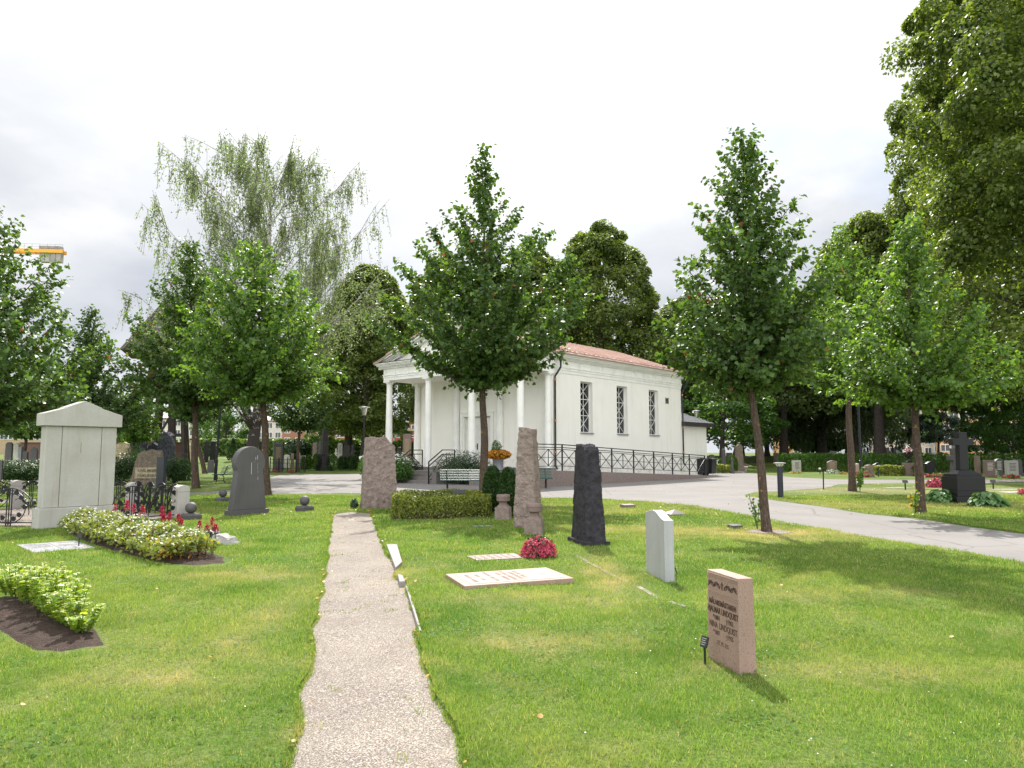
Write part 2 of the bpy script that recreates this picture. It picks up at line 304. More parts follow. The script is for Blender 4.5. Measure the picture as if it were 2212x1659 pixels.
    tr = nt.nodes.new('ShaderNodeBsdfTranslucent'); mu_ = nt.nodes.new('ShaderNodeMix'); mu_.data_type = 'RGBA'; mu_.blend_type = 'MULTIPLY'; mu_.inputs[0].default_value = 1; L(nt, col, mu_.inputs[6]); mu_.inputs[7].default_value = (1.5, 1.5, .8, 1); L(nt, mu_.outputs[2], tr.inputs[0])
    ms = nt.nodes.new('ShaderNodeMixShader'); ms.inputs[0].default_value = .36; L(nt, p.outputs[0], ms.inputs[1]); L(nt, tr.outputs[0], ms.inputs[2]); o = nt.nodes.new('ShaderNodeOutputMaterial'); L(nt, ms.outputs[0], o.inputs[0]); M['blade'] = m
    M['deadleaf'] = leafmat('fallen_leaves', (.38, .16, .03), (.55, .40, .10), .2, tcol=(1.2, 1, 1))
    M['clover'] = leafmat('clover_leaves', (.05, .13, .016), (.10, .21, .03), .3, rough=.75)
    M['benchgreen'] = plain('green_bench_paint', (.035, .10, .08), .45, var=.12, scale=5, spec=.3)
    M['lampgrey'] = plain('dark_blue_grey_metal', (.035, .037, .055), .4, .3)
    M['lampsteel'] = plain('brushed_steel', (.6, .6, .6), .3, .9)
    M['lampglass'] = plain('frosted_lamp_glass', (.7, .68, .6), .3)
    M['zinc'] = plain('zinc_pot', (.33, .33, .36), .45, .5)
    M['yellowbrick'] = None
mk_materials()
def brickmat(name, c1, c2, mortar, sc=1.0):
    m, nt = newmat(name); t = nt.nodes.new('ShaderNodeTexCoord'); b = nt.nodes.new('ShaderNodeTexBrick')
    mp = nt.nodes.new('ShaderNodeMapping'); mp.inputs['Rotation'].default_value = (R(90), 0, 0); L(nt, t.outputs['Object'], mp.inputs[0])
    b.inputs['Color1'].default_value = rgb(c1); b.inputs['Color2'].default_value = rgb(c2); b.inputs['Mortar'].default_value = rgb(mortar)
    b.inputs['Scale'].default_value = sc; b.inputs['Brick Width'].default_value = .26; b.inputs['Row Height'].default_value = .08; b.inputs['Mortar Size'].default_value = .012
    L(nt, mp.outputs[0], b.inputs['Vector']); n = nse(nt, 1.2, 4)
    bsdf(nt, mixc(nt, ramp(nt, n, .3, .7, 0, .35), b.outputs[0], tuple(x*.6 for x in c1)), .9); return m
M['yellowbrick'] = brickmat('yellow_brick', (.50, .36, .19), (.42, .29, .15), (.4, .36, .3))
M['redbrick'] = brickmat('red_brick', (.38, .15, .085), (.30, .11, .06), (.3, .2, .16))
M['wallbrick'] = brickmat('dark_red_brick', (.17, .06, .04), (.10, .04, .03), (.2, .17, .15), 1.0)
M['cream'] = plain('cream_render', (.60, .555, .49), .9, var=.06, scale=.3)
M['beige'] = plain('beige_render', (.58, .49, .40), .9, var=.06, scale=.3)
M['orange'] = plain('apricot_render', (.62, .36, .19), .9, var=.05, scale=.3)
M['palegrey'] = plain('pale_grey_render', (.50, .52, .52), .9, var=.06, scale=.3)
M['redtile'] = plain('red_roof_tiles', (.42, .16, .11), .8, var=.12, scale=1)
M['whiteroof'] = plain('pale_roof_sheet', (.66, .63, .60), .5, var=.05, scale=.2)
M['brownroof'] = plain('brown_eaves', (.20, .08, .06), .7)
M['redpanel'] = plain('red_balcony_panel', (.40, .04, .055), .6)
M['cranyellow'] = plain('yellow_crane_paint', (.75, .36, .03), .5, var=.05, scale=.5)
M['concrete'] = plain('weathered_concrete', (.36, .33, .30), .9, var=.2, scale=.6)
M['shingle'] = plain('weathered_shingles', (.115, .10, .082), .9, var=.25, scale=8)
M['tarwood'] = plain('tarred_timber', (.04, .028, .024), .8, var=.2, scale=3)
M['greenplastic'] = plain('green_plastic', (.02, .16, .07), .4)
M['blackplastic'] = plain('black_plastic', (.016, .018, .02), .4)
M['signblack'] = plain('black_sign_plate', (.02, .02, .022), .4)
M['signtext'] = plain('sign_text', (.4, .4, .38), .6)

# ------------------------------------------------------------------ mesh helpers
class MB:
    def __init__(s): s.v = []; s.f = []
    def add(s, vs, fs):
        n = len(s.v); s.v += [tuple(p) for p in vs]; s.f += [tuple(i+n for i in f) for f in fs]; return s
    def box(s, x0, x1, y0, y1, z0, z1, mtx=None):
        vs = [Vector((x, y, z)) for z in (z0, z1) for y in (y0, y1) for x in (x0, x1)]
        if mtx: vs = [mtx @ v for v in vs]
        return s.add(vs, [(0, 2, 3, 1), (4, 5, 7, 6), (0, 1, 5, 4), (2, 6, 7, 3), (0, 4, 6, 2), (1, 3, 7, 5)])
    def bar(s, a, b, w, h=None):
        a = Vector(a); b = Vector(b); d = b-a; l = d.length; h = h or w
        m = Matrix.Translation(a) @ d.to_track_quat('X', 'Z').to_matrix().to_4x4()
        return s.box(0, l, -w/2, w/2, -h/2, h/2, m)
    def tube(s, pts, rad, n=8, cap=True):
        pts = [Vector(p) for p in pts]
        if not hasattr(rad, '__len__'): rad = [rad]*len(pts)
        vs = []; fs = []; ref = Vector((0, 0, 1))
        d0 = (pts[1]-pts[0]).normalized()
        if abs(d0.z) > .9: ref = Vector((1, 0, 0))
        u = d0.cross(ref).normalized()
        for i, p in enumerate(pts):
            d = (pts[min(i+1, len(pts)-1)]-pts[max(i-1, 0)]).normalized()
            u = (u - d*u.dot(d)).normalized(); w_ = d.cross(u)
            for k in range(n):
                a = 2*PI*k/n; vs.append(p+(u*math.cos(a)+w_*math.sin(a))*rad[i])
        for i in range(len(pts)-1):
            for k in range(n):
                a = i*n+k; b = i*n+(k+1) % n; fs.append((a, b, b+n, a+n))
        if cap: fs.append(tuple(range(n-1, -1, -1))); fs.append(tuple(range((len(pts)-1)*n, len(pts)*n)))
        return s.add(vs, fs)
    def lathe(s, prof, n=24, c=(0, 0), half=False):
        vs = []; fs = []
        for r, z in prof:
            for k in range(n):
                a = 2*PI*k/n; vs.append((c[0]+r*math.cos(a), c[1]+r*math.sin(a), z))
        for i in range(len(prof)-1):
            for k in range(n):
                a = i*n+k; b = i*n+(k+1) % n; fs.append((a, b, b+n, a+n))
        fs.append(tuple(range(n-1, -1, -1))); fs.append(tuple(range((len(prof)-1)*n, len(prof)*n)))
        return s.add(vs, fs)
    def prism(s, poly, z0, z1, axis='z'):
        """extrude a 2D outline; axis z: poly is xy; axis y: poly is xz extruded over y; axis x: poly is yz"""
        n = len(poly)
        def mkp(p, t): return {'z': (p[0], p[1], t), 'y': (p[0], t, p[1]), 'x': (t, p[0], p[1])}[axis]
        vs = [mkp(p, z0) for p in poly]+[mkp(p, z1) for p in poly]
        fs = [tuple(range(n-1, -1, -1)), tuple(range(n, 2*n))]+[(i, (i+1) % n, (i+1) % n+n, i+n) for i in range(n)]
        return s.add(vs, fs)
    def build(s, name, mat, parent=None, smooth=False, bevel=0, loc=None):
        me = bpy.data.meshes.new(name); me.from_pydata(s.v, [], s.f)
        bm = bmesh.new(); bm.from_mesh(me); bmesh.ops.recalc_face_normals(bm, faces=bm.faces)
        if smooth:
            for f in bm.faces: f.smooth = True
            for e_ in bm.edges:
                if len(e_.link_faces) == 2 and e_.calc_face_angle(0) > .7: e_.smooth = False
        bm.to_mesh(me); bm.free()
        me.materials.append(mat)
        return link(name, me, parent, bevel, loc)
def link(name, me, parent=None, bevel=0, loc=None):
    o = bpy.data.objects.new(name, me); C.objects.link(o)
    if parent: o.parent = parent
    if loc is not None: o.location = loc
    if bevel:
        b = o.modifiers.new('bevel', 'BEVEL'); b.width = bevel; b.segments = 2; b.limit_method = 'ANGLE'; b.angle_limit = R(35)
    return o
def tag(o, label=None, cat=None, group=None, kind=None):
    if label: o['label'] = label
    if cat: o['category'] = cat
    if group: o['group'] = group
    if kind: o['kind'] = kind
    return o
def thing(name, label, cat, loc, rz=0, group=None):
    o = bpy.data.objects.new(name, None); C.objects.link(o); o.location = loc; o.rotation_euler = (0, 0, rz); o.empty_display_size = .2
    return tag(o, label, cat, group)
def fastmesh(name, V, F, mat, lv=None, parent=None, smooth=False):
    """V (n,3) float, F (m,k) int; lv per vertex value for leaf colour"""
    me = bpy.data.meshes.new(name); n = len(V); m, k = F.shape
    me.vertices.add(n); me.vertices.foreach_set('co', V.astype(np.float32).ravel())
    me.loops.add(m*k); me.loops.foreach_set('vertex_index', F.astype(np.int32).ravel())
    me.polygons.add(m); me.polygons.foreach_set('loop_start', np.arange(0, m*k, k, dtype=np.int32))
    me.update(calc_edges=True)
    if smooth: me.polygons.foreach_set('use_smooth', np.ones(m, dtype=bool))
    if lv is not None:
        a = me.attributes.new('lv', 'FLOAT', 'POINT'); a.data.foreach_set('value', lv.astype(np.float32))
    me.materials.append(mat)
    return link(name, me, parent)
LEAF = (np.array([(0, 0, 0), (-.40, .12, .07), (-.44, .52, .10), (0, 1, -.06), (.44, .52, .10), (.40, .12, .07)]), np.array([(0, 3, 2, 1), (0, 5, 4, 3)]))
DIAM = (np.array([(0, 0, 0), (-.36, .45, .05), (0, 1, 0), (.36, .45, .05)]), np.array([(0, 3, 2, 1)]))
LONG = (np.array([(0, 0, 0), (-.15, .45, .02), (0, 1, -.08), (.15, .45, .02)]), np.array([(0, 3, 2, 1)]))
BLAD = (np.array([(-.5, 0, 0), (.5, 0, 0), (0, 1, 0)]), np.array([(0, 1, 2)]))
HOST = (np.array([(0, 0, 0), (-.26, .30, .10), (-.34, .62, .06), (0, 1, -.16), (.34, .62, .06), (.26, .30, .10), (0, .5, -.02)]), np.array([(0, 6, 2, 1), (6, 3, 3, 2), (0, 5, 4, 6), (6, 4, 3, 3)]))
def norm(a): return a/np.maximum(1e-9, np.linalg.norm(a, axis=1, keepdims=True))
def cards(name, pos, nrm, tip, size, tmpl, mat, parent=None, rng=None, wid=None, lv=None):
    """place a small leaf outline at each position: nrm face normal, tip direction of the leaf's length"""
    T, Fc = tmpl; n = len(pos)
    nrm = norm(nrm); tip = norm(tip - nrm*np.sum(tip*nrm, axis=1, keepdims=True)); side = np.cross(tip, nrm)
    sx = size if wid is None else wid
    V = pos[:, None, :] + side[:, None, :]*(T[None, :, 0:1]*np.reshape(sx, (-1, 1, 1))) + tip[:, None, :]*(T[None, :, 1:2]*size[:, None, None]) + nrm[:, None, :]*(T[None, :, 2:3]*size[:, None, None])
    F = (Fc[None, :, :] + (np.arange(n)*len(T))[:, None, None]).reshape(-1, Fc.shape[1])
    if lv is None: lv = rng.random(n)
    o = fastmesh(name, V.reshape(-1, 3), F, mat, np.repeat(lv, len(T)), parent)
    if parent and name != 'crown': o['kind'] = 'stuff'
    return o
HOST = (np.array([(0, 0, 0), (-.30, .35, .08), (-.30, .68, .06), (0, 1, -.14), (.30, .68, .06), (.30, .35, .08)]), np.array([(0, 3, 2, 1), (0, 5, 4, 3)]))
def rv(rng, n): return norm(rng.normal(size=(n, 3)))
def rough(name, w, d, h, mat, parent, tw=1, td=1, amp=.03, cuts=22, seed=0, top=None, freq=3, zb=0.0, smooth=True, chip=.0, bottomw=1):
    """a rough quarried block: tapering, chipped, uneven"""
    bm = bmesh.new(); nz_ = max(6, int(cuts*h/max(w, d)*.8)); nx = cuts; ny = max(4, int(cuts*d/w))
    grid = {}
    def vert(i, j, k):
        key = (i, j, k)
        if key not in grid: grid[key] = bm.verts.new(((i/nx-.5)*w, (j/ny-.5)*d, k/nz_*h))
        return grid[key]
    for i in range(nx):
        for k in range(nz_):
            bm.faces.new((vert(i, 0, k), vert(i+1, 0, k), vert(i+1, 0, k+1), vert(i, 0, k+1)))
            bm.faces.new((vert(i, ny, k), vert(i, ny, k+1), vert(i+1, ny, k+1), vert(i+1, ny, k)))
    for j in range(ny):
        for k in range(nz_):
            bm.faces.new((vert(0, j, k), vert(0, j, k+1), vert(0, j+1, k+1), vert(0, j+1, k)))
            bm.faces.new((vert(nx, j, k), vert(nx, j+1, k), vert(nx, j+1, k+1), vert(nx, j, k+1)))
    for i in range(nx):
        for j in range(ny): bm.faces.new((vert(i, j, nz_), vert(i+1, j, nz_), vert(i+1, j+1, nz_), vert(i, j+1, nz_)))
    off = Vector((seed*7.3, seed*3.1, seed*1.7))
    for v in bm.verts:
        x, y, z = v.co; t = z/h
        sx = bottomw+(tw-bottomw)*t; sy = 1+(td-1)*t
        if top: z = z*(top(x/w)) if t > 0 else z
        v.co = Vector((x*sx, y*sy, z))
    bm.normal_update()
    disp = {}
    for v in bm.verts:
        p = v.co*freq+off
        dd = noise.fractal(p, 1, 2, 4)*amp + abs(noise.noise(p*2.3))*amp*.8 - chip*max(0, noise.noise(p*.7+Vector((5, 5, 5)))-.2)
        disp[v] = v.co + v.normal*dd
        if v.co.z < .02: disp[v].z = 0
    for v, c_ in disp.items(): v.co = c_+Vector((0, 0, zb))
    for f in bm.faces: f.smooth = False
    me = bpy.data.meshes.new(name); bm.to_mesh(me); bm.free(); me.materials.append(mat)
    return link(name, me, parent)
def textmesh(name, s, size, mat, parent, mtx, ext=.003, bold=0, align='CENTER', sx=1):
    cu = bpy.data.curves.new(name, 'FONT'); cu.body = s; cu.size = size; cu.extrude = ext; cu.align_x = align; cu.align_y = 'CENTER'; cu.offset = bold
    cu.resolution_u = 3
    to = bpy.data.objects.new('tmp', cu); C.objects.link(to)
    bpy.context.view_layer.update()
    me = bpy.data.meshes.new_from_object(to.evaluated_get(bpy.context.evaluated_depsgraph_get()))
    bpy.data.objects.remove(to); me.transform(Matrix.Diagonal((sx, 1, 1, 1))); me.transform(mtx); me.name = name
    me.materials.clear(); me.materials.append(mat)
    return link(name, me, parent)

# ================================================================== GROUND
def densify(pts, step):
    o = []
    for i, p in enumerate(pts):
        q = pts[(i+1) % len(pts)]; d = (Vector(q)-Vector(p)).length; n = max(1, int(d/step))
        for k in range(n): o.append((p[0]+(q[0]-p[0])*k/n, p[1]+(q[1]-p[1])*k/n))
    return o
def inpoly(x, y, poly):
    x = np.asarray(x, float); y = np.asarray(y, float); c = np.zeros(x.shape, bool); j = len(poly)-1
    for i in range(len(poly)):
        xi, yi = poly[i]; xj, yj = poly[j]
        if yi != yj: c ^= ((yi > y) != (yj > y)) & (x < (xj-xi)*(y-yi)/(yj-yi)+xi)
        j = i
    return c
def gp(l): return [tuple(P(u, v)[:2]) for u, v in l]
road_px = [(-320, 1104), (62, 1088), (403, 1071.6), (492, 1067), (585, 1067.5), (767, 1067), (900, 1071), (1158, 1077), (1299.7, 1080.4), (1406, 1087), (1492, 1095), (1568, 1108), (1640, 1122), (1774, 1144.7), (1872, 1164.6), (1994, 1184.5), (2086, 1199.7), (2212, 1221), (2520, 1285), (3500, 1500),
           (3500, 1390), (2520, 1213), (2212, 1154), (2101, 1140), (1994, 1123.4), (1872, 1111), (1768, 1094.4), (1667, 1081), (1622, 1073.5), (1607.8, 1069.5), (1622, 1066), (1658, 1062.6), (1780, 1054.6), (1811, 1047), (1887, 1044.3), (2070, 1044.3), (2212, 1041.5), (3600, 1040), (3600, 1036),
           (2212, 1036.8), (1887, 1036.5), (1811, 1035.7), (1719, 1031.7), (1643, 1024.5), (1611, 1021.5), (1566, 1021), (1540, 1020)]
road = gp(road_px) + [(19, 60), (8, 62), (-3, 61)] + gp([(860, 1019), (770, 1023.5), (680, 1024.7), (640, 1025), (604, 1026.4), (588, 1030), (576, 1037), (556, 1048), (520, 1056), (492, 1059.4), (403, 1064.6), (62, 1079), (-320, 1093)])
path_px = [(580, 1900), (622, 1659), (639, 1564.8), (647, 1485), (665, 1420), (676, 1368.6), (685, 1310), (701, 1230.6), (708.6, 1176), (716, 1128.8), (721, 1110.6), (762, 1106.5), (801.5, 1110.6), (812, 1139.7), (827, 1176), (854, 1225), (860, 1252.4), (876, 1259.6), (909, 1358), (898, 1367), (907, 1401), (930, 1467), (949, 1513.9), (971, 1535.8), (986, 1590.4), (1008, 1659), (1075, 1900)]
gpath = gp(path_px)
far_path = gp([(1566.5, 1021), (1611.6, 1021.5), (1624, 1006), (1620, 1003)]) + [(24.2, 84), (22.8, 84)] + gp([(1596, 1003), (1585, 1010)])
def lump(poly, step, amp, sd_):
    o = []
    for x, y in densify(poly, step):
        s = amp*(1 if y < 30 else .4)
        o.append((x+noise.noise(Vector((x*1.7, y*1.7, sd_)))*s*2, y+noise.noise(Vector((x*1.7, y*1.7, sd_+7)))*s*2))
    return o
roadL = lump(road, .8, .04, 2); pathL = lump(gpath, .12, .035, 5); fpL = far_path
# one sheet of ground that reaches the horizon
rng = np.random.default_rng(1)
gx = np.linspace(-700, 700, 141); gy = np.linspace(-60, 900, 161)
X_, Y_ = np.meshgrid(gx, gy); Zg = np.array([rise(0, y) for y in gy])[:, None]+X_*0-.035
V = np.stack([X_, Y_, Zg], -1).reshape(-1, 3); ii = np.arange(160)[:, None]*141+np.arange(140)[None, :]
F = np.stack([ii, ii+1, ii+142, ii+141], -1).reshape(-1, 4)
tag(fastmesh('ground', V, F, M['lawn']), kind='structure')
# lawn, road and path cut from one another
outer = [(-34, -3), (40, -3), (75, 30), (75, 95), (-75, 95), (-75, 40)]
pts2 = []; faces_in = []
def addloop(pl):
    n = len(pts2); pts2.extend([Vector(p) for p in pl]); faces_in.append(list(range(n, n+len(pl))))
addloop(densify(outer, 3)); addloop(roadL); addloop(pathL); addloop(fpL)
nb = len(pts2)
for (a, b, c_, d, s) in ((-14, 14, 2.2, 14, .22), (-20, 24, 14, 30, .5), (-45, 48, 30, 62, 1.6), (-70, 72, 62, 94, 4)):
    xs = np.arange(a, b, s); ys = np.arange(c_, d, s)
    for i, x in enumerate(xs):
        for j, y in enumerate(ys):
            pts2.append(Vector((x+(j % 2)*s/2+random.uniform(-.1, .1)*s, y+random.uniform(-.1, .1)*s)))
rv_, re_, rf_, ov, oe, of = geometry.delaunay_2d_cdt(pts2, [], faces_in, 1, 1e-5)
sel = {'lawn': [], 'road': [], 'path': [], 'far_path': []}
cx = np.array([sum(rv_[i][0] for i in f)/len(f) for f in rf_]); cy = np.array([sum(rv_[i][1] for i in f)/len(f) for f in rf_])
for f, a, b, c_, d in zip(rf_, inpoly(cx, cy, outer), inpoly(cx, cy, pathL), inpoly(cx, cy, fpL), inpoly(cx, cy, roadL)):
    if not a: continue
    sel['path' if b else 'far_path' if c_ else 'road' if d else 'lawn'].append(tuple(f))
def sub(name, fs, zf, mat):
    ids = sorted({i for f in fs for i in f}); mp_ = {i: k for k, i in enumerate(ids)}
    edge = {i for i in ids if ov[i] and ov[i][0] < nb} if name == 'lawn' else set()
    me = bpy.data.meshes.new(name); me.from_pydata([(rv_[i][0], rv_[i][1], .004+rise(*rv_[i]) if i in edge else zf(rv_[i][0], rv_[i][1])) for i in ids], [], [tuple(mp_[i] for i in f) for f in fs])
    for p in me.polygons: p.use_smooth = True
    if name == 'lawn':
        da = me.attributes.new('dry', 'FLOAT', 'POINT'); da.data.foreach_set('value', DRY([rv_[i][0] for i in ids], [rv_[i][1] for i in ids]).astype(np.float32))
    me.materials.append(mat); return tag(link(name, me), kind='structure')
sub('lawn', sel['lawn'], LH, M['lawn'])
sub('asphalt_road', sel['road'], lambda x, y: .006+noise.noise(Vector((x*.2, y*.2, 1)))*.008, M['asphalt'])
sub('gravel_path', sel['path'], lambda x, y: .008+noise.noise(Vector((x*1.2, y*1.2, 1)))*.01, M['gravel'])
sub('far_gravel_path', sel['far_path'], lambda x, y: .012+rise(x, y), M['gravel'])

# beds of bare soil, and flat stones lying in the lawn: grass keeps off them
keepout = []
def AX(p, rz, pts):
    c, s = math.cos(rz), math.sin(rz); return [(p[0]+x*c-y*s, p[1]+x*s+y*c) for x, y in pts]

# ---- grass blades (only where single blades can be seen)
def make_grass():
    rng = np.random.default_rng(5)
    PX = []; SZ = []; WD = []
    for (y0, y1, dens, h, wd) in ((2.9, 6.5, 9500, .030, .0042), (6.5, 10, 5500, .033, .0055), (10, 16, 2300, .038, .009), (16, 27, 850, .044, .017)):
        W = .74*y1+3.2; A = 2*W*(y1-y0); n = int(A*dens)
        x = rng.uniform(-W, W, n); y = rng.uniform(y0, y1, n)
        k = (np.abs(x) < .72*y+.8) | ((np.abs(x) < .72*y+3.0) & (rng.random(n) < .6)); x = x[k]; y = y[k]
        bad = inpoly(x, y, roadL) | inpoly(x, y, pathL)
        for kp in keepout: bad |= inpoly(x, y, kp)
        x = x[~bad]; y = y[~bad]; PX.append(np.stack([x, y], 1)); SZ.append(rng.uniform(.5, 1.35, len(x))*h); WD.append(rng.uniform(.7, 1.3, len(x))*wd)
    # ragged fringe along the gravel
    Pp = np.array(pathL); 
    for rep in range(26):
        i = rng.integers(0, len(Pp)-1, 2200); t = rng.random((2200, 1)); q = Pp[i]*(1-t)+Pp[i+1]*t+rng.normal(0, .014, (2200, 2))
        q = q[(q[:, 1] > 2.9) & (q[:, 1] < 20)]
        PX.append(q); SZ.append(rng.uniform(.5, 1.3, len(q))*.024); WD.append(rng.uniform(.7, 1.3, len(q))*.006)
    # tufts and weeds in the gravel
    for rep in range(60):
        y = rng.uniform(3.6, 14); c_ = (-.237*y+ .0, y); c_ = (-.30*y*.78+rng.uniform(-.45, .55)+.25, y)
        m_ = rng.integers(4, 28); q = np.array(c_)+rng.normal(0, .035, (m_, 2)); PX.append(q); SZ.append(rng.uniform(.5, 1.2, m_)*.022); WD.append(np.full(m_, .006))
    xy = np.concatenate(PX); sz = np.concatenate(SZ); wd = np.concatenate(WD); n = len(xy)
    # height of the lawn, bilinear from a small table
    tx = np.arange(-24, 24.01, .25); ty = np.arange(2, 28.01, .25)
    T = np.array([[LH(a, b) for b in ty] for a in tx])
    fx = (np.clip(xy[:, 0], -23.9, 23.9)+24)/.25; fy = (np.clip(xy[:, 1], 2.01, 27.9)-2)/.25; i = fx.astype(int); j = fy.astype(int); u = fx-i; v = fy-j
    z = T[i, j]*(1-u)*(1-v)+T[i+1, j]*u*(1-v)+T[i, j+1]*(1-u)*v+T[i+1, j+1]*u*v
    inp = inpoly(xy[:, 0], xy[:, 1], pathL); z = np.where(inp, .006, z-.004)
    pos = np.concatenate([xy, z[:, None]], 1)
    # clumpy growth
    cl = np.array([noise.noise(Vector((a*1.3, b*1.3, 0))) for a, b in xy[::1]]) if n < 0 else np.sin(xy[:, 0]*2.1+np.sin(xy[:, 1]*1.3)*2)*np.sin(xy[:, 1]*2.7+np.sin(xy[:, 0]*1.9)*2)
    c2 = np.sin(xy[:, 0]*19+3*np.sin(xy[:, 1]*13))*np.sin(xy[:, 1]*23+3*np.sin(xy[:, 0]*17)); c3 = np.sin(xy[:, 0]*47+2*np.sin(xy[:, 1]*31))*np.sin(xy[:, 1]*41+2*np.sin(xy[:, 0]*37))
    sz = sz*(1+.30*cl+.42*c2+.30*c3)
    az = rng.uniform(0, 2*PI, n); lean = rng.uniform(.1, .95, n)
    tip = np.stack([np.cos(az)*lean, np.sin(az)*lean, np.ones(n)], 1)
    az2 = az+rng.normal(0, .9, n); nr = np.stack([np.cos(az2), np.sin(az2), rng.uniform(-.2, .6, n)], 1)
    pn = (np.sin(xy[:, 0]*1.1+1.3*np.sin(xy[:, 1]*.8))+np.sin(xy[:, 1]*1.7+1.1*np.sin(xy[:, 0]*1.4)))*.25+.5
    lv = np.clip(rng.random(n)**1.3*.95+pn*.25-.12, 0, .96); lv[rng.random(n) < .03] = .975*0+.96
    o = cards('grass', pos, nr, tip, sz, BLAD, M['blade'], None, rng, wid=wd, lv=lv)
    dr = DRY(xy[:, 0], xy[:, 1]); dr = np.where(rng.random(n) < .035, .9, dr*rng.uniform(.5, 1.3, n)); da = o.data.attributes.new('dry', 'FLOAT', 'POINT'); da.data.foreach_set('value', np.repeat(np.clip(dr, 0, 1), 3).astype(np.float32))
    tag(o, 'short mown grass of the cemetery lawn', 'grass', kind='stuff')
    # clover and daisies
    n = 13000; cc = np.stack([rng.uniform(-5, 6, 160), rng.uniform(3.2, 12, 160)], 1)
    q = cc[rng.integers(0, 160, n)]+rng.normal(0, .16, (n, 2)); bad = inpoly(q[:, 0], q[:, 1], roadL) | inpoly(q[:, 0], q[:, 1], pathL)
    for kp in keepout: bad |= inpoly(q[:, 0], q[:, 1], kp)
    q = q[~bad]; z = np.array([LH(a, b) for a, b in q])+rng.uniform(.008, .03, len(q))
    tip = rv(rng, len(q)); tip[:, 2] *= .3; nr = rv(rng, len(q))*.5; nr[:, 2] = 1
    tag(cards('clover', np.column_stack([q, z]), nr, tip, rng.uniform(.013, .025, len(q)), LEAF, M['clover'], None, rng), 'patches of clover in the lawn', 'clover', kind='stuff')
    n = 700; cc = np.stack([rng.uniform(-5, 6, 60), rng.uniform(3.5, 18, 60)], 1); q = cc[rng.integers(0, 60, n)]+rng.normal(0, .35, (n, 2)); bad = inpoly(q[:, 0], q[:, 1], roadL) | inpoly(q[:, 0], q[:, 1], pathL); q = q[~bad]
    z = np.array([LH(a, b) for a, b in q])+.025; nr = rv(rng, len(q))*.5; nr[:, 2] = 1
    tag(cards('small_white_flowers', np.column_stack([q, z]), nr, rv(rng, len(q)), rng.uniform(.006, .013, len(q)), DIAM, M['whiteflower'], None, rng, wid=np.full(len(q), .014)), 'tiny white clover flowers scattered in the lawn', 'flowers', kind='stuff')
    # fallen leaves
    q = np.concatenate([np.stack([rng.uniform(-9, 9, 70), rng.uniform(3.4, 16, 70)], 1), np.stack([rng.uniform(4, 22, 1500), rng.uniform(14, 36, 1500)], 1), np.stack([rng.uniform(-14, 1, 350), rng.uniform(14, 36, 350)], 1), rng.normal(0, .16, (260, 2))+np.array(roadL)[rng.integers(0, len(roadL), 260)], rng.normal(0, .05, (90, 2))+np.array(pathL)[rng.integers(0, len(pathL), 90)]])
    q = q[(q[:, 1] > 3) & (q[:, 1] < 45)]
    k = rng.random(len(q)) < np.where(inpoly(q[:, 0], q[:, 1], roadL), .12, 1); q = q[k]
    z = np.array([LH(a, b) for a, b in q]); z = np.where(inpoly(q[:, 0], q[:, 1], roadL), .02, z+.02); nr = rv(rng, len(q))*.6; nr[:, 2] = 1
    tag(cards('fallen_leaves', np.column_stack([q, z]), nr, rv(rng, len(q)), rng.uniform(.025, .055, len(q))*np.where(q[:, 1] > 14, 1.05, .75), LEAF, M['deadleaf'], None, rng), 'yellow and orange leaves fallen on lawn and road', 'leaves', kind='stuff')

